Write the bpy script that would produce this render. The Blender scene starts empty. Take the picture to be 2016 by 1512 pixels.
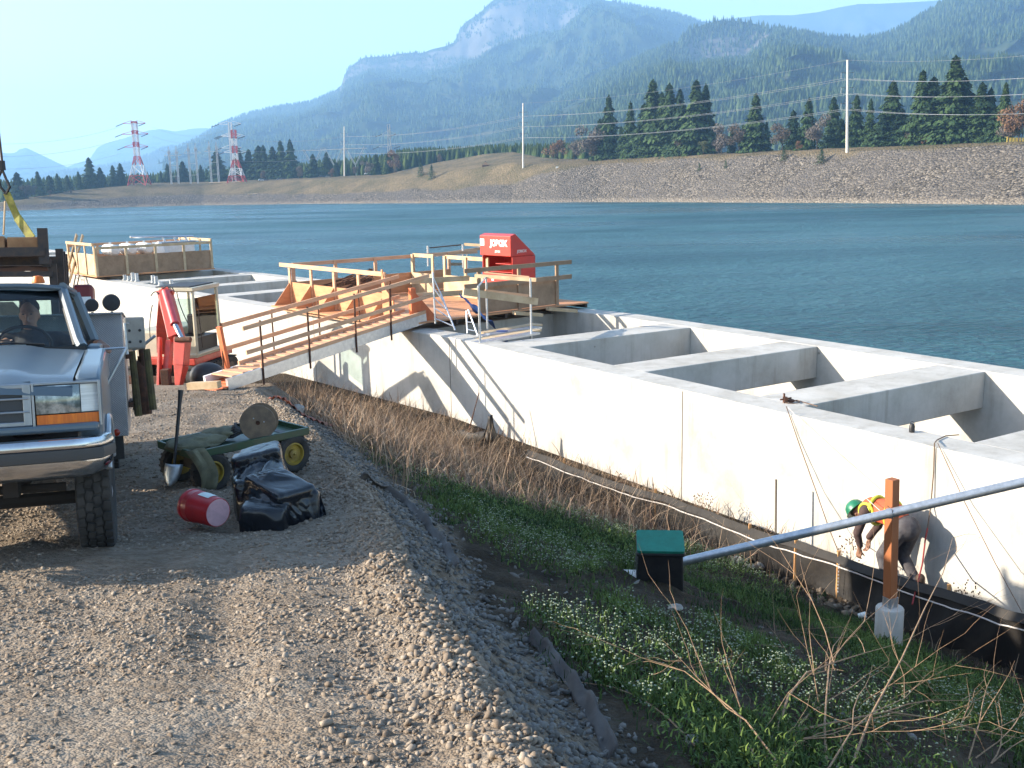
import bpy, bmesh, math, random
import numpy as np
from mathutils import Vector, Matrix
R = math.radians
rnd = random.Random(7)
rng = np.random.default_rng(11)
sc = bpy.context.scene
C = sc.collection

# ------------------------------------------------------------------ camera, sky, sun, exposure
F, HC, RS = 2016.0, 367.0, 0.022
_p, _r = math.atan((756 - HC) / F), math.atan(RS)
_fwd = np.array([0, math.cos(_p), -math.sin(_p)]); _r0 = np.array([1.0, 0, 0]); _u0 = np.cross(_r0, _fwd)
_rt = math.cos(_r) * _r0 - math.sin(_r) * _u0; _up = math.cos(_r) * _u0 + math.sin(_r) * _r0
cam = bpy.data.cameras.new('camera'); cam.sensor_width = 36; cam.lens = 36; cam.clip_end = 40000; cam.clip_start = 0.05
co = bpy.data.objects.new('camera', cam); C.objects.link(co); sc.camera = co
co.matrix_world = Matrix([[_rt[i], _up[i], -_fwd[i], 0] for i in range(3)] + [[0, 0, 0, 1]])

SUN_AZ, SUN_EL = R(5), R(21)          # heading the light travels towards (from +X), elevation
L = Vector((math.cos(SUN_EL) * math.cos(SUN_AZ), math.cos(SUN_EL) * math.sin(SUN_AZ), -math.sin(SUN_EL)))
w = bpy.data.worlds.new('World'); sc.world = w; w.use_nodes = True
nt = w.node_tree; sky = nt.nodes.new('ShaderNodeTexSky'); sky.sky_type = 'NISHITA'; sky.sun_disc = False
sky.sun_elevation = SUN_EL
sky.sun_rotation = math.atan2(-L.x, -L.y)
sky.air_density = 1.0; sky.dust_density = 1.2; sky.ozone_density = 1.0; sky.altitude = 20
bg = nt.nodes['Background']; nt.links.new(sky.outputs[0], bg.inputs[0]); bg.inputs[1].default_value = 0.10
sl = bpy.data.lights.new('sun', 'SUN'); sl.energy = 5.0; sl.angle = R(0.5); sl.color = (1.0, 0.885, 0.73)
so = bpy.data.objects.new('sun', sl); C.objects.link(so); so.rotation_euler = L.to_track_quat('-Z', 'Y').to_euler()
sc.view_settings.view_transform = 'Standard'; sc.view_settings.look = 'None'
sc.view_settings.exposure = 1.87; sc.view_settings.gamma = 1.0; sc.view_settings.use_curve_mapping = False
sc.cycles.max_bounces = 6; sc.cycles.transparent_max_bounces = 16; sc.cycles.use_denoising = True
sc.cycles.volume_bounces = 1

# ------------------------------------------------------------------ measuring: photo point -> place in the world
def ray(x, y): return _fwd + _rt * ((x - 1008) / F) - _up * ((y - 756) / F)
def G(x, y, z): d = ray(x, y); return d * (z / d[2])
def D(x, y, Y): d = ray(x, y); return d * (Y / d[1])
BA, BB = -1.72, -0.1065
def Bn(x, y): d = ray(x, y); return d * (BA / (d[2] - BB * d[1]))
W0 = np.array([6.05, 11.71]); W1 = np.array([-1.43, 23.5]); W2 = np.array([-16.77, 42.11])
T0 = (W1 - W0) / np.linalg.norm(W1 - W0); T1 = (W2 - W1) / np.linalg.norm(W2 - W1)
N0 = np.array([-T0[1], T0[0]]); N1 = np.array([-T1[1], T1[0]])    # towards the land (left)
if N0[0] > 0: N0 = -N0
if N1[0] > 0: N1 = -N1
L01 = float(np.linalg.norm(W1 - W0))
def wall_s(x, y):
    s0 = (x - W0[0]) * N0[0] + (y - W0[1]) * N0[1]; s1 = (x - W1[0]) * N1[0] + (y - W1[1]) * N1[1]
    return np.minimum(s0, s1)
def wall_t(x, y):
    t0 = (x - W0[0]) * T0[0] + (y - W0[1]) * T0[1]; t1 = (x - W1[0]) * T1[0] + (y - W1[1]) * T1[1]
    return np.where(t1 > 0, L01 + t1, np.minimum(t0, L01 + 0 * t0))
def wp(t, s, z=0.0):
    """point at distance t along the wall face, s in front of it (negative = over the channel)"""
    if t <= L01: q = W0 + T0 * t + N0 * s
    else: q = W1 + T1 * (t - L01) + N1 * s
    return np.array([q[0], q[1], z])
TOPZ, BASEZ, WATER = -3.4, -5.3, -9.0

# ------------------------------------------------------------------ mesh builder
LOC = {}
def V3(p): return np.array([float(p[0]), float(p[1]), float(p[2])])
class MB:
    def __init__(s): s.v = []; s.f = []
    def add(s, vs, fs):
        b = len(s.v); s.v.extend([tuple(float(c) for c in q) for q in vs]); s.f.extend([tuple(b + i for i in q) for q in fs]); return s
    def box(s, c, d, ax=None):
        c = V3(c); X, Y, Z = ax if ax is not None else (np.array([1., 0, 0]), np.array([0, 1., 0]), np.array([0, 0, 1.]))
        vs = [c + X * (i * d[0] / 2) + Y * (j * d[1] / 2) + Z * (k * d[2] / 2) for i in (-1, 1) for j in (-1, 1) for k in (-1, 1)]
        return s.add(vs, [(0, 1, 3, 2), (4, 6, 7, 5), (0, 4, 5, 1), (2, 3, 7, 6), (0, 2, 6, 4), (1, 5, 7, 3)])
    def bar(s, p, q, w_, h, up=(0, 0, 1)):
        p, q, up = V3(p), V3(q), V3(up); X = q - p; l = np.linalg.norm(X); X = X / l
        Y = np.cross(up, X)
        if np.linalg.norm(Y) < 1e-4: Y = np.cross(np.array([1., 0, 0]), X)
        Y /= np.linalg.norm(Y); Z = np.cross(X, Y)
        return s.box((p + q) / 2, (l, w_, h), (X, Y, Z))
    def tube(s, pts, r, n=8, cap=True):
        pts = [V3(p) for p in pts]; m = len(pts); rs = r if isinstance(r, (list, tuple, np.ndarray)) else [r] * m
        vs = []; fs = []; ref = np.array([0.13, 0.21, 1.0])
        for i, p in enumerate(pts):
            t = pts[min(i + 1, m - 1)] - pts[max(i - 1, 0)]; t = t / (np.linalg.norm(t) + 1e-9)
            if i == 0:
                u = np.cross(t, ref)
                if np.linalg.norm(u) < 0.05: u = np.cross(t, np.array([1., 0, 0]))
            else: u = u - t * (u @ t)
            u = u / (np.linalg.norm(u) + 1e-9); b = np.cross(t, u)
            for k in range(n):
                a = 2 * math.pi * k / n; vs.append(p + (u * math.cos(a) + b * math.sin(a)) * rs[i])
        for i in range(m - 1):
            for k in range(n): fs.append((i * n + k, i * n + (k + 1) % n, (i + 1) * n + (k + 1) % n, (i + 1) * n + k))
        if cap: fs.append(tuple(range(n))[::-1]); fs.append(tuple((m - 1) * n + k for k in range(n)))
        return s.add(vs, fs)
    def lathe(s, prof, n=24, c=(0, 0, 0), ax=(0, 0, 1), caps=True):
        c = V3(c); Z = V3(ax); Z /= np.linalg.norm(Z); X = np.cross(Z, np.array([0.3, 1., 0.2])); X /= np.linalg.norm(X); Y = np.cross(Z, X)
        vs = []; fs = []
        for r_, z in prof:
            for k in range(n): a = 2 * math.pi * k / n; vs.append(c + Z * z + (X * math.cos(a) + Y * math.sin(a)) * r_)
        for i in range(len(prof) - 1):
            for k in range(n): fs.append((i * n + k, i * n + (k + 1) % n, (i + 1) * n + (k + 1) % n, (i + 1) * n + k))
        if caps and prof[0][0] > 1e-5: fs.append(tuple(range(n))[::-1])
        if caps and prof[-1][0] > 1e-5: fs.append(tuple((len(prof) - 1) * n + k for k in range(n)))
        return s.add(vs, fs)
    def prism(s, poly, o, X, Y, depth):
        o, X, Y = V3(o), V3(X), V3(Y); Z = np.cross(X, Y); Z /= np.linalg.norm(Z); n = len(poly)
        a = [o + X * p[0] + Y * p[1] for p in poly]; b = [q + Z * depth for q in a]
        return s.add(a + b, [tuple(range(n))[::-1], tuple(range(n, 2 * n))] + [(i, (i + 1) % n, n + (i + 1) % n, n + i) for i in range(n)])
    def grid(s, rows):
        m = len(rows); n = len(rows[0])
        return s.add([p for r_ in rows for p in r_], [(i * n + j, i * n + j + 1, (i + 1) * n + j + 1, (i + 1) * n + j) for i in range(m - 1) for j in range(n - 1)])
    def ell(s, c, rad, ax=None, n=16, m=10):
        c = V3(c); X, Y, Z = ax if ax is not None else (np.array([1., 0, 0]), np.array([0, 1., 0]), np.array([0, 0, 1.]))
        vs = [c + Z * rad[2]]; fs = []
        for i in range(1, m):
            t = math.pi * i / m
            for k in range(n):
                a = 2 * math.pi * k / n; vs.append(c + X * (rad[0] * math.sin(t) * math.cos(a)) + Y * (rad[1] * math.sin(t) * math.sin(a)) + Z * (rad[2] * math.cos(t)))
        vs.append(c - Z * rad[2]); e = len(vs) - 1
        for k in range(n): fs.append((0, 1 + k, 1 + (k + 1) % n)); fs.append((e, 1 + (m - 2) * n + (k + 1) % n, 1 + (m - 2) * n + k))
        for i in range(m - 2):
            for k in range(n): a = 1 + i * n; fs.append((a + k, a + n + k, a + n + (k + 1) % n, a + (k + 1) % n))
        return s.add(vs, fs)
    def cap(s, p, q, r1, r2, n=12):
        """limb: tapered capsule"""
        p, q = V3(p), V3(q); d = q - p; l = np.linalg.norm(d); t = d / l; pts = []; rs = []
        for a in (80, 55, 25): pts.append(p - t * r1 * math.sin(R(a))); rs.append(r1 * math.cos(R(a)))
        pts.append(p); rs.append(r1); pts.append(q); rs.append(r2)
        for a in (25, 55, 80): pts.append(q + t * r2 * math.sin(R(a))); rs.append(r2 * math.cos(R(a)))
        return s.tube(pts, rs, n)
    def build(s, name, mat, parent=None, smooth=False, bevel=0.0, ang=35, tint=None, mods=None):
        me = bpy.data.meshes.new(name); off = LOC.get(parent.name, (0, 0, 0)) if parent is not None else (0, 0, 0)
        v = np.array(s.v, dtype=float) - np.array(off)
        me.from_pydata(v.tolist(), [], s.f); me.materials.append(mat)
        if smooth: me.shade_smooth(); me.set_sharp_from_angle(angle=R(ang))
        o = bpy.data.objects.new(name, me); C.objects.link(o); o.parent = parent
        if parent is not None and parent.name in LOC: LOC[o.name] = LOC[parent.name]
        if bevel:
            m = o.modifiers.new('bevel', 'BEVEL'); m.width = bevel; m.segments = 2; m.limit_method = 'ANGLE'; m.angle_limit = R(40)
        return o
def bigmesh(name, verts, faces_flat, nper, mat, tint=None, smooth=False, parent=None):
    """fast mesh from numpy: all faces have nper corners; tint = per-vertex colour value"""
    me = bpy.data.meshes.new(name); nv = len(verts); nf = len(faces_flat) // nper
    me.vertices.add(nv); me.vertices.foreach_set('co', np.asarray(verts, dtype=np.float32).ravel())
    me.loops.add(nf * nper); me.loops.foreach_set('vertex_index', np.asarray(faces_flat, dtype=np.int32).ravel())
    me.polygons.add(nf); me.polygons.foreach_set('loop_start', np.arange(0, nf * nper, nper, dtype=np.int32))
    me.update(calc_edges=True); me.validate()
    if tint is not None:
        a = me.attributes.new('tint', 'FLOAT', 'POINT'); a.data.foreach_set('value', np.asarray(tint, dtype=np.float32).ravel())
    me.materials.append(mat)
    if smooth: me.shade_smooth()
    o = bpy.data.objects.new(name, me); C.objects.link(o); o.parent = parent
    return o
def tag(o, label=None, cat=None, group=None, kind=None):
    if label: o['label'] = label
    if cat: o['category'] = cat
    if group: o['group'] = group
    if kind: o['kind'] = kind
    return o
def thing(name, label, cat, loc=(0, 0, 0), group=None, world=True):
    o = bpy.data.objects.new(name, None); C.objects.link(o); o.location = [float(c) for c in loc]; o.empty_display_size = 0.2
    if world: LOC[o.name] = tuple(float(c) for c in loc)
    return tag(o, label, cat, group)
def copytree(o, loc, rotz=None, scale=None, label=None, parent=None):
    kids = [k for k in o.children]
    c = o.copy(); C.objects.link(c)
    if parent is None:
        c.location = [float(q) for q in loc]
        if rotz is not None: c.rotation_euler = (0, 0, rotz)
        if scale is not None: c.scale = scale if isinstance(scale, tuple) else (scale,) * 3
        if label: c['label'] = label
    else: c.parent = parent
    for k in kids: copytree(k, None, parent=c)
    return c

# ------------------------------------------------------------------ materials
MATS = {}
def mat(name, col, rough=0.7, metal=0.0, col2=None, scale=6.0, bump=0.0, bscale=None, detail=4, spec=None, coord='Object', stretch=None, fac=(0.35, 0.65), attr=None, trans=0.0, coat=0.0, bdist=0.01):
    if name in MATS: return MATS[name]
    m = bpy.data.materials.new(name); m.use_nodes = True; n = m.node_tree; P = n.nodes['Principled BSDF']; MATS[name] = m
    P.inputs['Base Color'].default_value = (*col, 1); P.inputs['Roughness'].default_value = rough; P.inputs['Metallic'].default_value = metal
    if spec is not None: P.inputs['Specular IOR Level'].default_value = spec
    if coat: P.inputs['Coat Weight'].default_value = coat; P.inputs['Coat Roughness'].default_value = 0.05
    if trans: P.inputs['Transmission Weight'].default_value = trans
    if col2 is not None or bump:
        tc = n.nodes.new('ShaderNodeTexCoord')
        if coord == 'World': tc = n.nodes.new('ShaderNodeNewGeometry'); out = tc.outputs['Position']
        else: out = tc.outputs[coord]
        mp = n.nodes.new('ShaderNodeMapping'); n.links.new(out, mp.inputs[0])
        if stretch: mp.inputs['Scale'].default_value = stretch
    if col2 is not None:
        nz = n.nodes.new('ShaderNodeTexNoise'); nz.inputs['Scale'].default_value = scale; nz.inputs['Detail'].default_value = detail; nz.inputs['Roughness'].default_value = 0.65
        n.links.new(mp.outputs[0], nz.inputs['Vector'])
        rp = n.nodes.new('ShaderNodeMapRange'); rp.inputs['From Min'].default_value = fac[0]; rp.inputs['From Max'].default_value = fac[1]
        n.links.new(nz.outputs['Fac'], rp.inputs['Value'])
        mx = n.nodes.new('ShaderNodeMix'); mx.data_type = 'RGBA'; mx.inputs[6].default_value = (*col, 1); mx.inputs[7].default_value = (*col2, 1)
        n.links.new(rp.outputs[0], mx.inputs[0]); last = mx.outputs[2]
        if attr:
            at = n.nodes.new('ShaderNodeAttribute'); at.attribute_name = attr; n.links.new(at.outputs['Fac'], mx.inputs[0])
        n.links.new(last, P.inputs['Base Color'])
    if bump:
        nb = n.nodes.new('ShaderNodeTexNoise'); nb.inputs['Scale'].default_value = bscale or scale * 3; nb.inputs['Detail'].default_value = 5
        n.links.new(mp.outputs[0], nb.inputs['Vector']); bn = n.nodes.new('ShaderNodeBump'); bn.inputs['Strength'].default_value = bump; bn.inputs['Distance'].default_value = bdist
        n.links.new(nb.outputs['Fac'], bn.inputs['Height']); n.links.new(bn.outputs[0], P.inputs['Normal'])
    return m
def nd(m, t): return m.node_tree.nodes.new(t)
# ================================================================== SETTING: near ground
def noise2(x, y, seed=0, octaves=4, f=1.0):
    """cheap value noise on arrays"""
    out = np.zeros_like(x, dtype=float); amp = 1.0; tot = 0
    for o in range(octaves):
        xi = x * f; yi = y * f; x0 = np.floor(xi).astype(np.int64); y0 = np.floor(yi).astype(np.int64); fx = xi - x0; fy = yi - y0
        def h(a, b):
            n = (a * 374761393 + b * 668265263 + (seed + o) * 1442695041) & 0xffffffff
            n = ((n ^ (n >> 13)) * 1274126177) & 0xffffffff
            return ((n ^ (n >> 16)) & 0xffff) / 65535.0
        fx = fx * fx * (3 - 2 * fx); fy = fy * fy * (3 - 2 * fy)
        v = (h(x0, y0) * (1 - fx) + h(x0 + 1, y0) * fx) * (1 - fy) + (h(x0, y0 + 1) * (1 - fx) + h(x0 + 1, y0 + 1) * fx) * fy
        out += amp * (v - 0.5); tot += amp; amp *= 0.5; f *= 2.03
    return out / tot * 2
crest_px = [(1120, 1560), (1080, 1500), (1000, 1400), (910, 1270), (845, 1180), (800, 1120), (790, 1060), (745, 985), (700, 930), (640, 880), (600, 835), (560, 798), (510, 775)]
cr = [Bn(*q) for q in crest_px]
c_t = np.array([wall_t(p[0], p[1]) for p in cr], float).ravel(); c_s = np.array([wall_s(p[0], p[1]) for p in cr], float).ravel()
o_ = np.argsort(c_t); c_t = c_t[o_]; c_s = c_s[o_]
c_t = np.concatenate([[c_t[0] - 30, c_t[0] - 6], c_t, [c_t[-1] + 4, c_t[-1] + 12]]); c_s = np.concatenate([[c_s[0] + 2, c_s[0] + 1.0], c_s, [3.6, 2.6]])
def sc_at(t): return np.interp(t, c_t, c_s)
def bench_z(y): return np.maximum(BA + BB * np.clip(y, -6, 60) - 0.055 * np.clip(y - 20.5, 0, 40), BASEZ + 0.0)
def profile(x, y):
    s = wall_s(x, y); t = wall_t(x, y); sc_ = sc_at(t)
    zb = bench_z(y); u = sc_ - s
    # height of the bench at the crest that belongs to this t
    yc = np.interp(t, c_t, np.interp(c_t, c_t, [0] * len(c_t)))
    H = zb - BASEZ
    ug = 0.40; run = np.maximum(sc_ - 1.5, 0.5)
    st = np.minimum(1.0, H / run * 1.7)
    zg = zb - st * np.clip(u, 0, ug)
    rem = np.maximum(zg - BASEZ, 0)
    k = np.clip((u - ug) / np.maximum(run - ug, 0.3), 0, 1)
    z = zg - rem * (k ** 1.08)
    z = np.where(u < 0, zb, z)
    return z, s, t, u
def ground_z(x, y, detail=True):
    x = np.asarray(x, float); y = np.asarray(y, float)
    z, s, t, u = profile(x, y)
    berm = 0.07 * np.exp(-((u + 0.16) / 0.16) ** 2) * (t < 13)
    rut = sum(np.exp(-((u + c_ + .12 * np.sin(t * .35)) / .17) ** 2) - .55 * np.exp(-((u + c_ + .12 * np.sin(t * .35)) / .34) ** 2) for c_ in (1.25, 2.95, 3.5)) * (t < 9)
    z = z + berm - .045 * rut
    wgt = np.clip((s - 0.2) / 0.8, 0, 1)
    z = z + wgt * (0.05 * noise2(x, y, 3, 3, 0.9) + 0.03 * noise2(x, y, 5, 3, 4.0) * (1 + 1.5 * (u > 0)))
    z = np.where(s < -0.3, -10.5, z)
    return z
def gz(x, y): return float(ground_z(np.array([x]), np.array([y]))[0])
xs = np.concatenate([np.linspace(-260, -14, 22), np.arange(-13.6, -6.0, 0.2), np.arange(-6.0, 8.0, 0.07), np.arange(8.2, 14, 0.4), [20, 40]])
ys = np.concatenate([np.linspace(-120, -4, 14), np.arange(-3, 2, 0.25), np.arange(2.0, 14, 0.07), np.arange(14.1, 30, 0.14), np.arange(30.5, 60, 0.7), np.linspace(64, 240, 12)])
X, Y = np.meshgrid(xs, ys, indexing='ij'); Z = ground_z(X.ravel(), Y.ravel())
nx, ny = len(xs), len(ys); idx = np.arange(nx * ny).reshape(nx, ny)
fc = np.stack([idx[:-1, :-1], idx[1:, :-1], idx[1:, 1:], idx[:-1, 1:]], -1).reshape(-1, 4)
_, S_, T_, U_ = profile(X.ravel(), Y.ravel())
soil = np.clip((U_ - 0.50 + 0.22 * noise2(X.ravel(), Y.ravel(), 21, 3, 1.3)) / 0.2, 0, 1)

def ground_material():
    m = bpy.data.materials.new('gravel_and_soil'); m.use_nodes = True; n = m.node_tree; P = n.nodes['Principled BSDF']; P.inputs['Roughness'].default_value = 0.95
    P.inputs['Specular IOR Level'].default_value = 0.15
    g = nd(m, 'ShaderNodeNewGeometry')
    def noise(s, d=5):
        k = nd(m, 'ShaderNodeTexNoise'); k.inputs['Scale'].default_value = s; k.inputs['Detail'].default_value = d; k.inputs['Roughness'].default_value = .7; n.links.new(g.outputs['Position'], k.inputs['Vector']); return k.outputs['Fac']
    def ramp(f, stops):
        r_ = nd(m, 'ShaderNodeValToRGB'); n.links.new(f, r_.inputs[0]); e = r_.color_ramp.elements
        while len(e) < len(stops): e.new(0.5)
        for i, (p, c) in enumerate(stops): e[i].position = p; e[i].color = (*c, 1)
        return r_.outputs[0]
    def mix(f, a, b, mode='MIX'):
        k = nd(m, 'ShaderNodeMix'); k.data_type = 'RGBA'; k.blend_type = mode
        for s_, v in ((0, f), (6, a), (7, b)):
            if isinstance(v, (int, float)): k.inputs[s_].default_value = v
            elif isinstance(v, tuple): k.inputs[s_].default_value = (*v, 1)
            else: n.links.new(v, k.inputs[s_])
        return k.outputs[2]
    mpg = nd(m, 'ShaderNodeMapping'); mpg.inputs['Scale'].default_value = (.8, 1.15, 1); mpg.inputs['Rotation'].default_value = (0, 0, R(-14)); n.links.new(g.outputs['Position'], mpg.inputs[0])
    vo = nd(m, 'ShaderNodeTexVoronoi'); vo.inputs['Scale'].default_value = 34; n.links.new(mpg.outputs[0], vo.inputs['Vector'])
    vo2 = nd(m, 'ShaderNodeTexVoronoi'); vo2.inputs['Scale'].default_value = 90; n.links.new(mpg.outputs[0], vo2.inputs['Vector'])
    sep = nd(m, 'ShaderNodeSeparateColor'); n.links.new(vo.outputs['Color'], sep.inputs[0])
    base = ramp(noise(0.9, 7), [(0.36, (0.125, 0.090, 0.060)), (0.5, (0.20, 0.152, 0.108)), (0.64, (0.29, 0.238, 0.184))])
    peb = ramp(sep.outputs[0], [(0.0, (0.135, 0.11, 0.085)), (0.5, (0.235, 0.195, 0.153)), (1.0, (0.32, 0.285, 0.235))])
    grav = mix(0.42, base, peb)
    so_ = ramp(noise(2.6), [(0.3, (0.022, 0.017, 0.012)), (0.55, (0.05, 0.038, 0.026)), (0.75, (0.095, 0.072, 0.05))])
    at = nd(m, 'ShaderNodeAttribute'); at.attribute_name = 'tint'
    n.links.new(mix(at.outputs['Fac'], grav, so_), P.inputs['Base Color'])
    ad = nd(m, 'ShaderNodeMath'); ad.operation = 'ADD'; n.links.new(vo.outputs['Distance'], ad.inputs[0])
    ml = nd(m, 'ShaderNodeMath'); ml.operation = 'MULTIPLY'; ml.inputs[1].default_value = 0.55; n.links.new(vo2.outputs['Distance'], ml.inputs[0]); n.links.new(ml.outputs[0], ad.inputs[1])
    sb = nd(m, 'ShaderNodeMath'); sb.operation = 'SUBTRACT'; n.links.new(noise(16, 8), sb.inputs[0]); n.links.new(ad.outputs[0], sb.inputs[1])
    bn = nd(m, 'ShaderNodeBump'); bn.inputs['Strength'].default_value = 0.85; bn.inputs['Distance'].default_value = 0.02; n.links.new(sb.outputs[0], bn.inputs['Height']); n.links.new(bn.outputs[0], P.inputs['Normal'])
    return m
gm = ground_material()
go = bigmesh('gravel_ground', np.stack([X.ravel(), Y.ravel(), Z], -1), fc.ravel(), 4, gm, tint=soil, smooth=True)
tag(go, kind='structure')

# ------------------------------------------------------------------ river
mw = bpy.data.materials.new('river_water'); mw.use_nodes = True; n = mw.node_tree; P = n.nodes['Principled BSDF']
P.inputs['Roughness'].default_value = 0.32; P.inputs['IOR'].default_value = 1.33; P.inputs['Specular IOR Level'].default_value = 0.42
g = nd(mw, 'ShaderNodeNewGeometry'); mp = nd(mw, 'ShaderNodeMapping'); mp.inputs['Scale'].default_value = (0.5, 1.0, 1); mp.inputs['Rotation'].default_value = (0, 0, R(-25)); n.links.new(g.outputs['Position'], mp.inputs[0])
def wn(s, d, dist=0.4):
    k = nd(mw, 'ShaderNodeTexNoise'); k.inputs['Scale'].default_value = s; k.inputs['Detail'].default_value = d; k.inputs['Distortion'].default_value = dist; n.links.new(mp.outputs[0], k.inputs['Vector']); return k.outputs['Fac']
rp = nd(mw, 'ShaderNodeValToRGB'); n.links.new(wn(0.030, 8, 1.2), rp.inputs[0]); e = rp.color_ramp.elements
e[0].position = .40; e[0].color = (0.016, 0.066, 0.080, 1); e[1].position = .60; e[1].color = (0.036, 0.108, 0.124, 1); n.links.new(rp.outputs[0], P.inputs['Base Color'])
ad = nd(mw, 'ShaderNodeMath'); ad.operation = 'MULTIPLY_ADD'; n.links.new(wn(0.5, 6), ad.inputs[0]); ad.inputs[1].default_value = 1.4; n.links.new(wn(2.2, 5), ad.inputs[2])
bn = nd(mw, 'ShaderNodeBump'); rg = nd(mw, 'ShaderNodeMapRange'); n.links.new(wn(0.012, 7, 1.0), rg.inputs['Value']); rg.inputs['From Min'].default_value = .35; rg.inputs['From Max'].default_value = .65; rg.inputs['To Min'].default_value = .22; rg.inputs['To Max'].default_value = .5; n.links.new(rg.outputs[0], P.inputs['Roughness']); bn.inputs['Strength'].default_value = 1.0; bn.inputs['Distance'].default_value = 0.6; n.links.new(ad.outputs[0], bn.inputs['Height']); n.links.new(bn.outputs[0], P.inputs['Normal'])
m_ = MB(); m_.add([(-6000, -300, WATER), (6000, -300, WATER), (9000, 14000, WATER), (-9000, 14000, WATER)], [(0, 1, 2, 3)])
tag(m_.build('river', mw), kind='structure')

# ------------------------------------------------------------------ far bank
bx  = [-500, 0, 150, 270, 400, 600, 760, 860, 950, 1010, 1060, 1100, 1180, 1300, 1668, 2016, 2600]
ysh = [422, 416, 411, 407.5, 404.3, 401.6, 400.5, 400, 399.6, 399.2, 399, 398.8, 398, 398, 400, 403, 408]
yr  = [416, 407, 396, 388, 384, 381, 379, 374, 368, 366, 345, 333, 323, 314.5, 298.5, 285, 264]
yg  = [411, 401, 377, 364.5, 361, 354, 350, 339, 331, 322, 323, 322, 318, 310, 293, 279, 258]
yb  = [408, 398, 372, 360.5, 358, 350, 343, 320, 304, 299, 309, 313, 312, 306, 289.5, 276, 255]
drk = [18, 18, 22, 24, 26, 26, 26, 28, 30, 32, 36, 40, 42, 42, 42, 42, 42]
dgr = [30, 34, 60, 70, 74, 70, 60, 66, 62, 60, 62, 58, 52, 50, 50, 50, 50]
dbk = [60, 60, 110, 130, 140, 150, 110, 150, 150, 150, 110, 100, 78, 76, 78, 78, 78]
pxs = np.concatenate([np.arange(-480, 0, 30), np.arange(0, 2040, 5), np.arange(2060, 2600, 30)])
I = lambda a: np.interp(pxs, bx, a)
rows = []
def shore(px): return G(px, float(np.interp(px, bx, ysh)), WATER)
def bank_pt(px, k):
    """k 0..4: shore, rock top, grass top, back; fractional allowed"""
    Ysh = shore(px)[1]; dd = [0] + [float(np.interp(px, bx, a)) for a in (drk, dgr, dbk)]
    yy = [float(np.interp(px, bx, a)) for a in (ysh, yr, yg, yb)]
    k = max(0, min(3, k)); i = min(int(k), 2); f = k - i
    p = D(px, yy[i], Ysh + dd[i]); q = D(px, yy[i + 1], Ysh + dd[i + 1]); return p * (1 - f) + q * f
ks = np.concatenate([np.linspace(0, 1, 22), np.linspace(1, 2, 12)[1:], np.linspace(2, 3, 10)[1:]])
cols = []
for px in pxs:
    Ysh = shore(px)[1]; P0 = shore(px); col = [P0 * np.array([1, 1, 1]) + np.array([0, -14, -4.0])]
    for k in ks: col.append(bank_pt(px, k))
    b = bank_pt(px, 3)
    for ex, dz in ((60, -2), (200, -6), (600, -8), (2200, -10), (9600, -16)):
        sc_ = (b[1] + ex) / b[1]; col.append(np.array([b[0] * sc_, b[1] + ex, b[2] + dz]))
    cols.append(col)
A = np.array(cols); nc, nr = A.shape[:2]
nz_ = noise2(A[:, :, 0].ravel(), A[:, :, 1].ravel(), 9, 3, 0.16).reshape(nc, nr); kk = np.concatenate([[0], ks, [3.2, 3.5, 4, 5, 6]])
amp = np.where(kk < 1.02, 0.55, np.where(kk < 2.1, 0.35, 0.3)); amp[0] = amp[1] = 0
A[:, :, 2] += nz_ * amp[None, :]
rockz = np.where(kk[None, :] <= 1.0 + 0.0 * pxs[:, None], 1.0, 0.0)
rr = 1.0 - np.clip((kk[None, :] - 0.96 + 0.25 * noise2(A[:, :, 0].ravel(), A[:, :, 1].ravel(), 4, 3, 0.03).reshape(nc, nr)) / 0.12, 0, 1)
idx = np.arange(nc * nr).reshape(nc, nr); fcb = np.stack([idx[:-1, :-1], idx[1:, :-1], idx[1:, 1:], idx[:-1, 1:]], -1).reshape(-1, 4)
mb_ = bpy.data.materials.new('riprap_and_grass'); mb_.use_nodes = True; n = mb_.node_tree; P = n.nodes['Principled BSDF']; P.inputs['Roughness'].default_value = 0.95; P.inputs['Specular IOR Level'].default_value = 0.1
g = nd(mb_, 'ShaderNodeNewGeometry')
def tx(t, s, d=4):
    k = nd(mb_, t); k.inputs['Scale'].default_value = s
    if t == 'ShaderNodeTexNoise': k.inputs['Detail'].default_value = d
    n.links.new(g.outputs['Position'], k.inputs['Vector']); return k
def rampn(f, stops, m=mb_):
    r_ = nd(m, 'ShaderNodeValToRGB'); m.node_tree.links.new(f, r_.inputs[0]); e = r_.color_ramp.elements
    while len(e) < len(stops): e.new(0.5)
    for i, (p, c) in enumerate(stops): e[i].position = p; e[i].color = (*c, 1)
    return r_.outputs[0]
def mixn(f, a, b, m=mb_, mode='MIX'):
    k = nd(m, 'ShaderNodeMix'); k.data_type = 'RGBA'; k.blend_type = mode
    for s_, v in ((0, f), (6, a), (7, b)):
        if isinstance(v, (int, float)): k.inputs[s_].default_value = v
        elif isinstance(v, tuple): k.inputs[s_].default_value = (*v, 1)
        else: m.node_tree.links.new(v, k.inputs[s_])
    return k.outputs[2]
vr = tx('ShaderNodeTexVoronoi', 1.25); sp = nd(mb_, 'ShaderNodeSeparateColor'); n.links.new(vr.outputs['Color'], sp.inputs[0])
rock = rampn(sp.outputs[0], [(0, (0.035, 0.031, 0.026)), (0.4, (0.078, 0.068, 0.056)), (0.75, (0.122, 0.107, 0.088)), (1, (0.21, 0.185, 0.155))])
rock = mixn(rampn(tx('ShaderNodeTexNoise', 0.05).outputs['Fac'], [(0.4, (0, 0, 0)), (0.6, (0.6, 0.6, 0.6))]), rock, (0.10, 0.09, 0.08))
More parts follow.
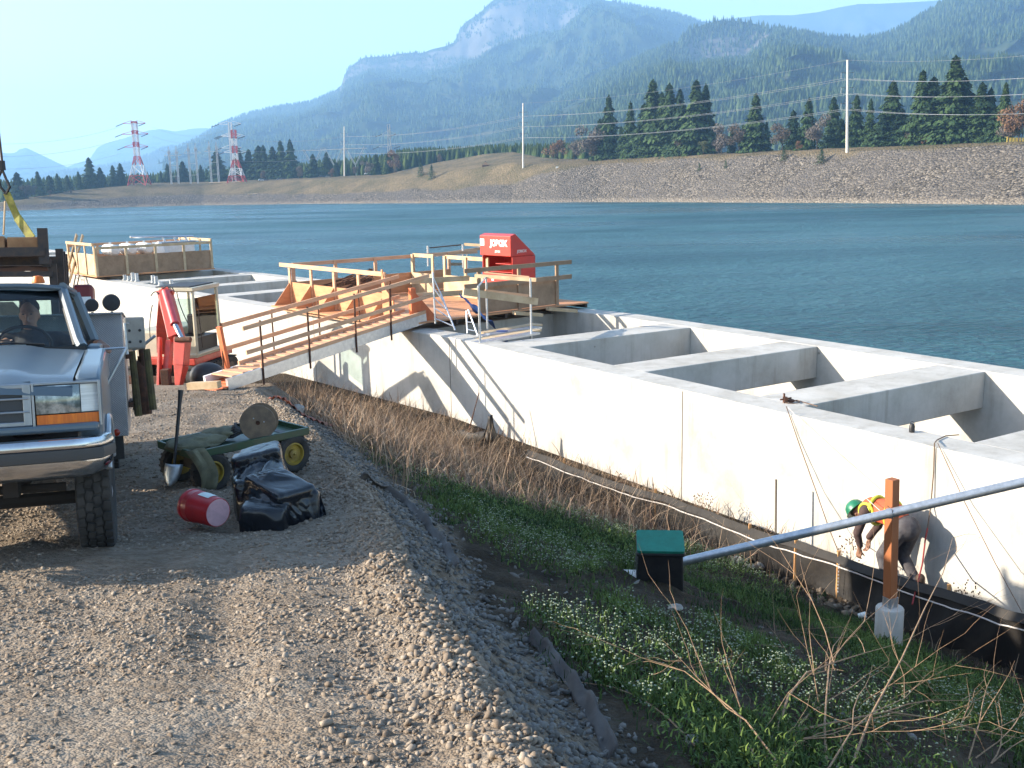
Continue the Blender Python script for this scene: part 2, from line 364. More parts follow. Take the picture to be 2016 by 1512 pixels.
gr = rampn(tx('ShaderNodeTexNoise', 0.06, 6).outputs['Fac'], [(0.32, (0.062, 0.060, 0.032)), (0.48, (0.115, 0.092, 0.055)), (0.62, (0.175, 0.135, 0.08)), (0.75, (0.12, 0.09, 0.06))])
gr = mixn(0.45, gr, rampn(tx('ShaderNodeTexNoise', 0.6, 5).outputs['Fac'], [(0.35, (0.07, 0.06, 0.03)), (0.65, (0.19, 0.15, 0.09))]))
at = nd(mb_, 'ShaderNodeAttribute'); at.attribute_name = 'tint'
colr = mixn(at.outputs['Fac'], gr, rock)
sx = nd(mb_, 'ShaderNodeSeparateXYZ'); n.links.new(g.outputs['Position'], sx.inputs[0])
mr = nd(mb_, 'ShaderNodeMapRange'); mr.inputs['From Min'].default_value = WATER + 2.4; mr.inputs['From Max'].default_value = WATER + 0.6; n.links.new(sx.outputs['Z'], mr.inputs['Value'])
mul = nd(mb_, 'ShaderNodeMath'); mul.operation = 'MULTIPLY'; mul.inputs[1].default_value = 0.35; n.links.new(mr.outputs[0], mul.inputs[0])
colr = mixn(mul.outputs[0], colr, (0.30, 0.255, 0.20)); n.links.new(colr, P.inputs['Base Color'])
bn = nd(mb_, 'ShaderNodeBump'); bn.invert = True; bn.inputs['Strength'].default_value = 1.0; bn.inputs['Distance'].default_value = 0.55; n.links.new(vr.outputs['Distance'], bn.inputs['Height']); n.links.new(bn.outputs[0], P.inputs['Normal'])
fb = bigmesh('far_bank', A.reshape(-1, 3), fcb.ravel(), 4, mb_, tint=rr.ravel(), smooth=True); tag(fb, kind='structure')

# ------------------------------------------------------------------ mountains: ridge outline at its own distance, slopes running down towards the river
def mountain_mat(name, rockiness, green=((0.012, 0.024, 0.014), (0.030, 0.048, 0.022), (0.060, 0.062, 0.032))):
    m = bpy.data.materials.new(name); m.use_nodes = True; n = m.node_tree; P = n.nodes['Principled BSDF']; P.inputs['Roughness'].default_value = 1.0; P.inputs['Specular IOR Level'].default_value = 0.0
    g = nd(m, 'ShaderNodeNewGeometry')
    def t(s, d=6, kind='ShaderNodeTexNoise', st=None):
        k = nd(m, kind); k.inputs['Scale'].default_value = s
        if kind == 'ShaderNodeTexNoise': k.inputs['Detail'].default_value = d; k.inputs['Roughness'].default_value = .65
        if st:
            mp = nd(m, 'ShaderNodeMapping'); mp.inputs['Scale'].default_value = st; n.links.new(g.outputs['Position'], mp.inputs[0]); n.links.new(mp.outputs[0], k.inputs['Vector'])
        else: n.links.new(g.outputs['Position'], k.inputs['Vector'])
        return k.outputs['Fac'] if kind == 'ShaderNodeTexNoise' else k.outputs['Distance']
    fo = rampn(t(0.006), [(0.35, green[0]), (0.55, green[1]), (0.7, green[2])], m)
    fo = mixn(0.5, fo, rampn(t(0.05, 0, 'ShaderNodeTexVoronoi', (1, 1, .35)), [(0, green[2]), (0.8, green[0])], m), m)
    rk = rampn(t(0.010, 8, st=(1, 1, 0.12)), [(0.3, (0.05, 0.045, 0.038)), (0.55, (0.11, 0.098, 0.085)), (0.75, (0.185, 0.165, 0.14))], m)
    at = nd(m, 'ShaderNodeAttribute'); at.attribute_name = 'tint'
    nzv = t(0.004, 7); ad = nd(m, 'ShaderNodeMath'); ad.operation = 'MULTIPLY_ADD'; n.links.new(nzv, ad.inputs[0]); ad.inputs[1].default_value = rockiness; n.links.new(at.outputs['Fac'], ad.inputs[2])
    mr = nd(m, 'ShaderNodeMapRange'); mr.inputs['From Min'].default_value = 0.62; mr.inputs['From Max'].default_value = 0.72; n.links.new(ad.outputs[0], mr.inputs['Value'])
    n.links.new(mixn(mr.outputs[0], fo, rk, m), P.inputs['Base Color'])
    return m
def mountain(name, prof, Dr, Df, material, seed, zfoot=0.0, cliffs=(), steps=46, rough=1.0, dx=6, bow=1.0):
    xs_ = np.array([p[0] for p in prof], float); yy = np.array([p[1] for p in prof], float)
    px = np.arange(xs_[0], xs_[-1] + 1, dx); hy = np.interp(px, xs_, yy)
    R_ = np.array([D(a, b, Dr) for a, b in zip(px, hy)]); nP = len(px)
    rows = []; tint = []
    foot = np.stack([R_[:, 0] * Df / Dr, np.full(nP, Df), np.full(nP, zfoot)], -1)
    back = R_ + np.array([0, Dr * 0.25, 0]); back[:, 2] = -20
    us = np.linspace(0, 1, steps)
    cw = np.zeros(nP); depth = np.zeros(nP)
    for (x0, x1, frac) in cliffs:
        c = np.clip((px - x0) / 60, 0, 1) * np.clip((x1 - px) / 60, 0, 1); cw = np.maximum(cw, c); depth = np.maximum(depth, c * frac)
    for u in us:
        # vertical drop happens early where there is a cliff band
        k = u ** bow; kz = k.copy() if hasattr(k, 'copy') else k
        kzv = np.full(nP, k); kzv = np.where(u > 0.0, kzv + depth * np.clip(u / 0.05, 0, 1) * (1 - k), 0)
        p = R_ * (1 - k) + foot * k; p[:, 2] = R_[:, 2] * (1 - kzv) + zfoot * kzv
        w_ = math.sin(math.pi * min(u * 1.02, 1)) ** 0.7 if u > 0 else 0
        h_ = np.maximum(R_[:, 2] - zfoot, 30)
        nn = noise2(p[:, 0], p[:, 1] * 0.55, seed, 5, 1.5 / 1000); n2 = noise2(p[:, 0], p[:, 1], seed + 3, 3, 9 / 1000)
        p[:, 2] += w_ * h_ * 0.26 * rough * nn + w_ * n2 * 17 * rough
        p[:, 1] += w_ * 240 * rough * n2
        rows.append(p); tint.append(np.where(u < 0.14, cw * np.clip(1.4 - u / 0.1, 0, 1) * 0.9, 0.0) * (u > 0.0))
    rows.insert(0, back); tint.insert(0, np.zeros(nP))
    A = np.array(rows); m_, n_ = A.shape[:2]; idx = np.arange(m_ * n_).reshape(m_, n_)
    fc = np.stack([idx[:-1, :-1], idx[1:, :-1], idx[1:, 1:], idx[:-1, 1:]], -1).reshape(-1, 4)
    o = bigmesh(name, A.reshape(-1, 3), fc.ravel(), 4, material, tint=np.array(tint).ravel(), smooth=True); tag(o, kind='structure')
    return A
mm = mountain_mat('forested_slope', 0.82); mm2 = mountain_mat('forested_slope_far', 0.9); mm3 = mountain_mat('green_slope', 0.88)
M1 = mountain('mountain', [(-400, 330), (-200, 290), (0, 299), (12, 302), (30, 301), (38, 294), (50, 291), (60, 294), (70, 310), (80, 326), (90, 336), (104, 352), (130, 372), (170, 392)], 9000, 6500, mm2, 5, cliffs=((60, 90, .3),))
M2 = mountain('mountain', [(100, 350), (118, 334), (150, 322), (176, 314), (183, 303), (192, 290), (212, 281), (240, 274), (262, 266), (290, 257), (318, 254), (345, 259), (380, 253), (410, 252), (430, 258), (470, 262), (560, 300), (620, 360)], 11000, 8500, mm2, 8, cliffs=((180, 230, .25),))
M3 = mountain('mountain', [(60, 356), (95, 342), (130, 337), (175, 333), (220, 326), (260, 318), (300, 303), (318, 294), (342, 290), (372, 296), (400, 288), (430, 276), (480, 280), (560, 310), (640, 360)], 7000, 4200, mm, 14)
M6 = mountain('mountain', [(1240, 120), (1320, 60), (1390, 42), (1440, 36), (1500, 30), (1560, 30), (1610, 24), (1655, 14), (1690, 8), (1740, 7), (1800, 4), (1860, 0), (1960, -12), (2100, -10), (2400, 20)], 9000, 6500, mm, 31)
M4 = mountain('mountain', [(330, 300), (400, 266), (418, 252), (440, 243), (470, 231), (500, 222), (540, 212), (575, 207), (610, 203), (640, 190), (660, 178), (672, 168), (676, 150), (686, 136), (700, 124), (715, 114), (745, 111), (765, 112), (780, 107), (805, 104), (830, 105), (850, 97), (880, 90), (897, 82), (902, 62), (915, 45), (930, 35), (948, 22), (962, 8), (975, -3), (1000, -12), (1040, -18), (1080, -20), (1120, -12), (1160, -4), (1200, 2), (1240, 10), (1290, 18), (1330, 27), (1360, 36), (1400, 52), (1500, 90), (1700, 160), (1900, 220)], 6000, 2600, mm, 17, cliffs=((640, 940, .12), (860, 1160, .20)))
M5 = mountain('mountain', [(820, 330), (900, 300), (960, 280), (1020, 250), (1080, 214), (1130, 180), (1180, 154), (1220, 136), (1260, 118), (1300, 102), (1330, 88), (1345, 72), (1362, 58), (1385, 48), (1420, 40), (1460, 42), (1492, 48), (1520, 58), (1560, 64), (1600, 72), (1640, 78), (1690, 80), (1730, 76), (1760, 66), (1790, 50), (1820, 32), (1850, 12), (1880, -4), (1930, -26), (2016, -60), (2200, -120), (2500, -180)], 3600, 1350, mm3, 23, cliffs=((1310, 1530, .22),), steps=60, dx=5)

# firs standing on the two nearer slopes: a forest nobody could count
def forest(name, A, count, hmin, hmax, seed, material, top_extra=0, tintmax=0.3):
    r_ = np.random.default_rng(seed); m_, n_ = A.shape[:2]
    i = r_.random(count) ** 1.0 * (m_ - 2.01) + 1; j = r_.random(count) * (n_ - 1.01)
    if top_extra:
        i2 = 1 + r_.random(top_extra) * 1.2; j2 = r_.random(top_extra) * (n_ - 1.01); i = np.concatenate([i, i2]); j = np.concatenate([j, j2])
    i0 = i.astype(int); j0 = j.astype(int); fi = (i - i0)[:, None]; fj = (j - j0)[:, None]
    p = (A[i0, j0] * (1 - fj) + A[i0, j0 + 1] * fj) * (1 - fi) + (A[i0 + 1, j0] * (1 - fj) + A[i0 + 1, j0 + 1] * fj) * fi
    k = noise2(p[:, 0], p[:, 1] + p[:, 2] * 2, seed, 4, 1 / 190) > -0.28; p = p[k]
    N = len(p); h = r_.uniform(hmin, hmax, N); rad = h * r_.uniform(0.17, 0.26, N); a0 = r_.random(N) * 6.28
    vs = np.zeros((N, 9, 3)); ti = np.zeros((N, 9))
    for q in range(4):
        a = a0 + q * math.pi / 2
        vs[:, q, 0] = p[:, 0] + np.cos(a) * rad; vs[:, q, 1] = p[:, 1] + np.sin(a) * rad; vs[:, q, 2] = p[:, 2] + h * 0.02
        vs[:, 4 + q, 0] = p[:, 0] + np.cos(a + .7) * rad * .62; vs[:, 4 + q, 1] = p[:, 1] + np.sin(a + .7) * rad * .62; vs[:, 4 + q, 2] = p[:, 2] + h * .45
    vs[:, 8] = p; vs[:, 8, 2] += h
    ti[:] = r_.random(N)[:, None]
    f1 = np.array([[0, 1, 5], [0, 5, 4], [1, 2, 6], [1, 6, 5], [2, 3, 7], [2, 7, 6], [3, 0, 4], [3, 4, 7], [4, 5, 8], [5, 6, 8], [6, 7, 8], [7, 4, 8]])
    f = (np.arange(N)[:, None, None] * 9 + f1[None]).reshape(-1)
    o = bigmesh(name, vs.reshape(-1, 3), f, 3, material, tint=ti.ravel()); tag(o, 'far-off fir forest covering the mountain slopes', 'forest', kind='stuff')
fm = mat('fir_needles_far', (0.012, 0.028, 0.012), 1.0, col2=(0.06, 0.085, 0.03), attr='tint', spec=0.0)
forest('fir_forest', M5, 42000, 13, 27, 3, fm, 1400)
forest('fir_forest', M4, 30000, 12, 24, 4, fm, 2200)
forest('fir_forest', M3, 3000, 16, 26, 6, fm, 700)

# ------------------------------------------------------------------ haze: one box of air
hz = MB(); hx0, hx1, hy0, hy1, hz0, hz1 = -6200, 6200, -400, 13600, -24, 1330
hz.box(((hx0 + hx1) / 2, (hy0 + hy1) / 2, (hz0 + hz1) / 2), (hx1 - hx0, hy1 - hy0, hz1 - hz0))
mh = bpy.data.materials.new('air'); mh.use_nodes = True; n = mh.node_tree; n.nodes.remove(n.nodes['Principled BSDF'])
pv = n.nodes.new('ShaderNodeVolumePrincipled'); pv.inputs['Color'].default_value = (0.34, 0.62, 1.0, 1); pv.inputs['Density'].default_value = 0.000145; pv.inputs['Anisotropy'].default_value = 0.2
n.links.new(pv.outputs[0], n.nodes['Material Output'].inputs['Volume'])
tag(hz.build('haze', mh), 'pale blue haze filling the river gorge', 'haze', kind='stuff')
# ================================================================== materials for built things
conc = mat('poured_concrete', (0.40, 0.385, 0.35), 0.9, col2=(0.27, 0.255, 0.23), scale=1.1, bump=0.25, bscale=9, detail=8, coord='Object', fac=(0.42, 0.72), spec=0.2)
def concrete_mat():
    m = bpy.data.materials.new('weathered_concrete'); m.use_nodes = True; n = m.node_tree; P = n.nodes['Principled BSDF']; P.inputs['Roughness'].default_value = .92; P.inputs['Specular IOR Level'].default_value = .15
    g = nd(m, 'ShaderNodeNewGeometry')
    def t(s, d, st=(1, 1, 1)):
        mp = nd(m, 'ShaderNodeMapping'); mp.inputs['Scale'].default_value = st; n.links.new(g.outputs['Position'], mp.inputs[0]); k = nd(m, 'ShaderNodeTexNoise'); k.inputs['Scale'].default_value = s; k.inputs['Detail'].default_value = d; k.inputs['Roughness'].default_value = .7; n.links.new(mp.outputs[0], k.inputs['Vector']); return k.outputs['Fac']
    c = rampn(t(0.9, 9), [(0.3, (0.34, 0.325, 0.29)), (0.5, (0.45, 0.435, 0.40)), (0.7, (0.53, 0.515, 0.48))], m)
    st = rampn(t(3.2, 4, (1, 1, 0.10)), [(0.52, (0, 0, 0)), (0.78, (0.6, 0.6, 0.6))], m)           # run-down streaks
    c = mixn(st, c, (0.23, 0.205, 0.165), m)
    pt = rampn(t(0.5, 5), [(0.56, (0, 0, 0)), (0.75, (0.35, 0.35, 0.35))], m); c = mixn(pt, c, (0.32, 0.27, 0.20), m)
    vt = nd(m, 'ShaderNodeTexVoronoi'); vt.inputs['Scale'].default_value = 1.1; vt.inputs['Randomness'].default_value = .15; n.links.new(g.outputs['Position'], vt.inputs['Vector']); c = mixn(rampn(vt.outputs['Distance'], [(0.02, (.7, .7, .7)), (0.035, (0, 0, 0))], m), c, (0.14, 0.12, 0.10), m)
    n.links.new(c, P.inputs['Base Color'])
    bn = nd(m, 'ShaderNodeBump'); bn.inputs['Strength'].default_value = .35; bn.inputs['Distance'].default_value = .01; n.links.new(t(22, 6), bn.inputs['Height']); n.links.new(bn.outputs[0], P.inputs['Normal'])
    return m
conc = concrete_mat()
darkjoint = mat('joint_filler', (0.09, 0.08, 0.07), 0.9)
wood = mat('fir_lumber', (0.66, 0.41, 0.26), 0.75, col2=(0.52, 0.30, 0.18), scale=2.0, stretch=(1, 1, 8), bump=0.1, spec=0.2)
woodp = mat('pale_lumber', (0.56, 0.43, 0.28), 0.8, col2=(0.42, 0.30, 0.18), scale=3.0, bump=0.1, spec=0.2)
ply = mat('plywood', (0.58, 0.30, 0.155), 0.7, col2=(0.44, 0.215, 0.11), scale=1.6, stretch=(1, 1, 5), bump=0.1, spec=0.2)
ply2 = mat('brown_plywood', (0.36, 0.24, 0.155), 0.8, col2=(0.25, 0.165, 0.105), scale=2.5, bump=0.1, spec=0.2)  # browner and darker than the other plywood
orangewood = mat('painted_orange_wood', (0.62, 0.17, 0.06), 0.7, col2=(0.50, 0.13, 0.05), scale=5)
alu = mat('aluminium_tube', (0.62, 0.64, 0.66), 0.35, 0.85, col2=(0.5, 0.52, 0.55), scale=12)
galv = mat('galvanised_steel', (0.50, 0.53, 0.56), 0.38, 0.7, col2=(0.36, 0.39, 0.42), scale=18, detail=6)
steel = mat('dark_steel', (0.045, 0.04, 0.04), 0.55, 0.5, col2=(0.09, 0.06, 0.045), scale=20)
rust = mat('rusty_steel', (0.13, 0.055, 0.03), 0.85, 0.2, col2=(0.065, 0.035, 0.025), scale=14, bump=0.3)
red = mat('red_paint', (0.50, 0.035, 0.02), 0.42, col2=(0.40, 0.03, 0.02), scale=4, coat=0.2)
white = mat('white_paint', (0.78, 0.78, 0.76), 0.5, col2=(0.66, 0.66, 0.64), scale=5)
black = mat('black_plastic', (0.012, 0.012, 0.014), 0.5, col2=(0.025, 0.024, 0.025), scale=9)
cream = mat('cream_paint', (0.50, 0.46, 0.34), 0.5, col2=(0.40, 0.36, 0.27), scale=3)
bluem = mat('blue_plastic', (0.02, 0.07, 0.26), 0.5, col2=(0.015, 0.05, 0.18), scale=7)
ropem = mat('rope_fibre', (0.16, 0.11, 0.075), 0.9, col2=(0.10, 0.06, 0.04), scale=60)
redrope = mat('red_rope', (0.30, 0.03, 0.03), 0.85, col2=(0.16, 0.02, 0.02), scale=60)

# ================================================================== concrete channel
def mitre(s): k = (N0 + N1); k = k / np.linalg.norm(k); return W1 + k * (s / (k @ N0))
def pl(t, s):
    return W0 + T0 * t + N0 * s if t <= L01 else W1 + T1 * (t - L01) + N1 * s
def wall_strip(name, s_a, s_b, t0, t1, z0, z1, mat_, parent, bevel=0.0):
    m = MB(); A_ = [pl(t0, s_a)]; B_ = [pl(t0, s_b)]
    if t0 < L01 < t1: A_.append(mitre(s_a)); B_.append(mitre(s_b))
    A_.append(pl(t1, s_a)); B_.append(pl(t1, s_b)); k = len(A_); vs = []
    for a, b in zip(A_, B_): vs += [(a[0], a[1], z0), (a[0], a[1], z1), (b[0], b[1], z1), (b[0], b[1], z0)]
    fs = [(0, 1, 2, 3), tuple((k - 1) * 4 + i for i in (3, 2, 1, 0))]
    for i in range(k - 1):
        for j in range(4): fs.append((i * 4 + j, i * 4 + (j + 1) % 4, (i + 1) * 4 + (j + 1) % 4, (i + 1) * 4 + j)[::-1])
    m.add(vs, fs); return m.build(name, mat_, parent, bevel=bevel)
S_IN, S_FAR, S_OUT = -0.62, -5.27, -5.95
ch = thing('concrete_channel', 'long grey concrete channel with open cross beams running along the river edge', 'channel', wp(6, 0, BASEZ))
wall_strip('side_wall', 0, S_IN, -16, 75, -10.4, TOPZ, conc, ch, 0.02)
wall_strip('side_wall', S_FAR, S_OUT, -16, 75, -10.4, TOPZ, conc, ch, 0.02)
wall_strip('channel_floor', S_IN + .01, S_FAR + .01, -15.9, 74.9, -8.3, -8.0, conc, ch)
def cross_beam(t, width=0.95, depth=0.66, zt=TOPZ - 0.006, name='cross_beam'):
    X = T0 if t <= L01 else T1; N = N0 if t <= L01 else N1
    m = MB(); c = pl(t, (S_IN + S_FAR) / 2) + X * width / 2; m.box((c[0], c[1], zt - depth / 2), (width, S_IN - S_FAR + 0.0, depth), (np.array([*X, 0]), np.array([*N, 0]), np.array([0, 0, 1.])))
    m.build(name, conc, ch, bevel=0.015)
for t in (11.57, 7.7, 3.92, 0.12, -3.7, -7.5): cross_beam(t)
tl = float(wall_t(-11.42, 37.67))
for k in range(-4, 9):
    if tl + 3.9 * k > L01 + 2.2: cross_beam(tl + 3.9 * k)
cross_beam(16.2, 0.5, 1.25, TOPZ - 0.12, 'bulkhead')
for px, py in ((1368, 764), (884, 664), (596, 622)):
    q = G(px, py, TOPZ); t = float(wall_t(q[0], q[1])); X = T0 if t <= L01 else T1; N = N0 if t <= L01 else N1; c = pl(t, 0.0015)
    MB().box((c[0], c[1], (TOPZ + BASEZ) / 2 - .2), (0.018, 0.004, TOPZ - BASEZ + .36), (np.array([*X, 0]), np.array([*N, 0]), np.array([0, 0, 1.]))).build('joint_seam', darkjoint, ch)

# pipe stubs standing in pairs on the near wall top
stub_l = ['grey pipe stub on the wall top, nearest the plywood box platform', 'grey pipe stub on the wall top beside the first stub from the plywood box',
          'tall grey pipe stub standing left in the tallest pair on the wall top', 'tall grey pipe stub standing right in the tallest pair on the wall top',
          'grey pipe stub above the excavator arm, left of two touching stubs', 'grey pipe stub above the excavator arm, right of two touching stubs',
          'low grey pipe stub on the wall top just right of the touching pair', 'grey pipe stub on the wall top, left of the last pair above the excavator', 'grey pipe stub on the wall top, rightmost of the row above the excavator']
for (px, py, hpx, l) in zip((246, 254, 262, 270, 302, 308, 316, 338, 344), (551, 552, 553, 554, 557, 558, 562, 565, 566), (10, 9, 16, 16, 15, 14, 8, 14, 9), stub_l):
    q = G(px, py, TOPZ); h = hpx * q[1] / F
    st = thing('pipe_stub', l, 'pipe stub', q, 'grey pipe stubs standing on the wall top')
    MB().lathe([(0.075, 0), (0.075, h), (0.05, h), (0.05, h - 0.04), (0.001, h - .04)], 12, q).build('tube', galv, st, True)
    MB().lathe([(0.11, 0), (0.11, 0.03), (0.076, 0.03)], 12, q).build('flange', galv, st, True)

# ================================================================== timber guardrails
def guard(parent, p0, p1, zt, nposts, hrail=1.07, panel=0.6, outw=None, gusset=True, ext=(0, 0), mid=None, wm=None, pm=None, gm_=None):
    wm = wm or wood; pm = pm or ply; p0 = np.array([p0[0], p0[1], zt]); p1 = np.array([p1[0], p1[1], zt]); d = p1 - p0; l = np.linalg.norm(d); d /= l; up = np.array([0, 0, 1.]); o = np.array([outw[0], outw[1], 0.])
    for k in range(nposts):
        b = p0 + d * l * k / max(nposts - 1, 1); MB().box(b + up * hrail / 2 - o * 0.0, (0.10, 0.045, hrail), (d, o, up)).build('post', wm, parent)
    a = p0 - d * ext[0]; b = p1 + d * ext[1]
    MB().bar(a + up * (hrail - 0.03) + o * 0.045, b + up * (hrail - 0.03) + o * 0.045, 0.04, 0.11).build('top_rail', wm, parent)
    if mid: MB().bar(a + up * mid + o * 0.045, b + up * mid + o * 0.045, 0.04, 0.12).build('mid_rail', wm, parent)
    if panel: MB().box((p0 + p1) / 2 + up * (panel / 2 + .01) - o * 0.034, (l, 0.02, panel), (d, o, up)).build('panel', pm, parent)
    if gusset:
        for k in range(nposts):
            b = p0 + d * (l * k / max(nposts - 1, 1) - .01); MB().prism([(0.026, 0.0), (0.55, 0.0), (0.026, panel or .6)], b, o, up, 0.02).build('gusset', gm_ or ply, parent)

# ---- timber work platform in the middle of the channel
ZD = -3.22
tf, tb = 15.55, 22.05
pA = thing('timber_platform', 'timber work platform with plywood sided guardrails spanning the channel at the top of the gangway', 'platform', wp(20, -3, ZD))
def rect_deck(name, t0, t1, s0, s1, z, th, mt, parent, nb=0):
    for k in range(1):
        m = MB(); c = pl((t0 + t1) / 2, (s0 + s1) / 2); m.box((c[0], c[1], z - th / 2), (t1 - t0, abs(s1 - s0), th), (np.array([*T1, 0]), np.array([*N1, 0]), np.array([0, 0, 1.]))); return m.build(name, mt, parent)
rect_deck('deck', tf, tb, 0.42, -6.0, ZD, 0.04, ply, pA)
for s_ in (0.2, -1.4, -3.0, -4.6, -5.9): 
    a = pl(tf - .02, s_); b = pl(tb, s_); MB().bar((a[0], a[1], ZD - .04 - .055), (b[0], b[1], ZD - .04 - .055), 0.07, 0.11).build('joist', steel if s_ < 0 else wood, pA)
w1 = lambda t, s: pl(t, s)
guard(pA, w1(16.9, -.18), w1(21.95, -.18), ZD, 5, 1.15, 0.62, N1, True, (0.1, 0.5))
guard(pA, w1(21.95, -.3), w1(21.95, -5.9), ZD, 5, 1.15, 0.62, T1, False, (0.0, 1.2))
guard(pA, w1(21.85, -4.4), w1(20.75, -4.4), ZD, 2, 1.2, 0.62, -N1, False, (0, 0), wm=woodp, pm=woodp)
guard(pA, w1(20.2, -4.45), w1(18.1, -4.45), ZD, 3, 1.2, 0.62, -N1, False, (0, 0), wm=woodp, pm=woodp)
guard(pA, w1(15.75, -5.0), w1(15.75, -2.3), ZD, 3, 1.17, 0.66, -T1, False, (0.5, 0.5), mid=0.74, pm=ply2, wm=ply2)
# tall panels at the head of the gangway
g0 = w1(16.8, -.05); MB().prism([(0, 0), (.55, 0), (.5, .5), (.16, .78), (.05, 1.25), (0, 1.25)], (g0[0], g0[1], ZD), (-T1[0], -T1[1], 0), (0, 0, 1), .03).build('entry_panel', ply, pA)
g0 = w1(15.72, -.2); MB().box((g0[0], g0[1], ZD + .42), (.12, .14, .84), (np.array([*T1, 0]), np.array([*N1, 0]), np.array([0, 0, 1.]))).build('entry_post', orangewood, pA)
MB().prism([(0, 0), (.75, 0), (.08, .72), (0, .72)], (g0[0], g0[1], ZD), (-N1[0], -N1[1], 0), (0, 0, 1), .03).build('entry_gusset', orangewood, pA)
g1 = w1(15.9, -.3); g2 = w1(15.9, -2.1)
for zz in (.98, .62): MB().bar((g1[0], g1[1], ZD + zz), (g2[0], g2[1], ZD + zz - .05), .04, .13).build('entry_rail', woodp, pA)
# steel tube staging poking up beyond the platform
sg = thing('tube_staging', 'thin grey steel tube staging standing at the river side behind the timber platform', 'staging', w1(21, -6.6).tolist() + [ZD])
for (px, py0, py1) in ((842, 484, 524), (911, 481, 528), (919, 500, 528)):
    Yd = 34.5; MB().tube([D(px, py0, Yd), D(px + 1, py1, Yd)], 0.035, 8).build('upright', alu, sg, True)
MB().tube([D(846, 488, 34.5), D(908, 482, 34.5)], .022, 6).build('cross_tube', steel, sg); MB().bar(D(914, 481, 34.5), D(966, 484, 34.2), .04, .09).build('cross_board', woodp, sg)
MB().bar(D(860, 502, 34.6), D(968, 486, 37), .04, .10).build('cross_board', wood, sg)
MB().bar(D(884, 520, 34.4), D(916, 520, 36), .04, .10).build('cross_board', ply2, sg)
# wire coil on the left part of the deck
wc = MB(); q = pl(20.3, -1.0)
r_ = random.Random(4)
for k in range(16):
    a0 = r_.random() * 6; pts = [(q[0] + .75 * math.cos(a) * (1 + .1 * r_.random()) + r_.uniform(-.05, .05), q[1] + .45 * math.sin(a), ZD + .62 + .30 * math.sin(a * 1 + a0) * .5 + .25 * math.cos(a)) for a in np.linspace(a0, a0 + 5.6, 16)]
    wc.tube(pts, 0.011, 4)
tag(wc.build('wire_coil', rust), 'tangled rusty wire coil behind the left guardrail of the timber platform', 'wire coil')
cr_ = MB(); q = pl(15.9, -3.9); cr_.tube([(q[0] + .3 * math.cos(a) * .2, q[1] + .1, ZD + 1.2 + .35 * math.sin(a)) for a in np.linspace(0, 3.3, 12)], .01, 4)

# ---- red job box
jb = G(1003, 592, ZD); jl = thing('job_box', 'red steel job box with its wedge shaped lid raised, on the timber platform', 'job box', jb)
Tj = np.array([*T1, 0]); Nj = np.array([*N1, 0]); Uj = np.array([0, 0, 1.])
LW, LD_, LH = 1.35, .85, 1.30
o = jb
sheet = .03
body = MB()
body.box(o + Uj * .05, (LW, LD_, .1), (Tj, Nj, Uj)).box(o + Uj * LH / 2 - Nj * (LD_ / 2 - sheet / 2), (LW, sheet, LH), (Tj, Nj, Uj))
for sg_ in (-1, 1): body.box(o + Uj * LH / 2 + Tj * sg_ * (LW / 2 - sheet / 2), (sheet, LD_ - .01, LH - .004), (Tj, Nj, Uj))
body.box(o + Uj * .40 + Nj * (LD_ / 2 - sheet / 2), (LW - .01, sheet, .80), (Tj, Nj, Uj))
body.box(o + Uj * .85, (LW - .08, LD_ - .08, .02), (Tj, Nj, Uj)); body.box(o + Uj * 1.08 - Tj * .2, (LW * .5, LD_ - .1, .02), (Tj, Nj, Uj))
body.build('body', red, jl, bevel=.008)
lid = MB(); lo = o + Uj * (LH + .01) - Tj * (LW / 2 + .01)
lid.prism([(-LD_ / 2 + .0, 0), (LD_ / 2 + .06, 0), (LD_ / 2 + .06, .56), (LD_ / 2 - .12, .62)], lo, Nj, Uj, -1 * (LW + .02) if np.cross(Nj, Uj) @ Tj < 0 else (LW + .02))
lid.build('lid', red, jl, bevel=.012)
for dz in (.3, .62): MB().box(o + Nj * (LD_ / 2 + .008) + Uj * dz + Tj * .2, (.1, .012, .05), (Tj, Nj, Uj)).build('latch', white, jl)
MB().box(o + Nj * (LD_ / 2 + .063) + Uj * (LH + .38) + Tj * (LW / 2 - .1), (.19, .004, .19), (Tj, Nj, Uj)).build('sticker', white, jl)
def lettering(txt, size, org, X, Y_, mt, parent, depth=0.004, name='lettering', sx=1.0, bold=0.0):
    cu = bpy.data.curves.new(name, 'FONT'); cu.body = txt; cu.size = size; cu.extrude = depth; cu.offset = bold; cu.align_x = 'CENTER'; cu.align_y = 'CENTER'
    ob = bpy.data.objects.new(name, cu); C.objects.link(ob); dg = bpy.context.evaluated_depsgraph_get(); me = bpy.data.meshes.new_from_object(ob.evaluated_get(dg)); bpy.data.objects.remove(ob)
    X = Vector(X).normalized(); Y_ = Vector(Y_).normalized(); Z_ = X.cross(Y_)
    Mx = Matrix([[X[i] * sx, Y_[i], Z_[i], float(org[i])] for i in range(3)] + [[0, 0, 0, 1]]); me.transform(Mx)
    if parent is not None and parent.name in LOC: me.transform(Matrix.Translation(-Vector(LOC[parent.name])))
    me.materials.clear(); me.materials.append(mt); q = bpy.data.objects.new(name, me); C.objects.link(q); q.parent = parent; return q
lettering('JOBOX', .23, o + Nj * (LD_ / 2 + .066) + Uj * (LH + .36) - Tj * .17, -Tj, Uj, white, jl, bold=.016)
lettering('JOBOX', .07, o + Nj * (LD_ / 2 + .066) + Uj * (LH + .13) - Tj * .12, -Tj, Uj, white, jl, bold=.004)
lettering('JOBOX', .11, o - Tj * (LW / 2 + .016) + Uj * (LH + .14) + Nj * .08, -Nj, Uj, white, jl)

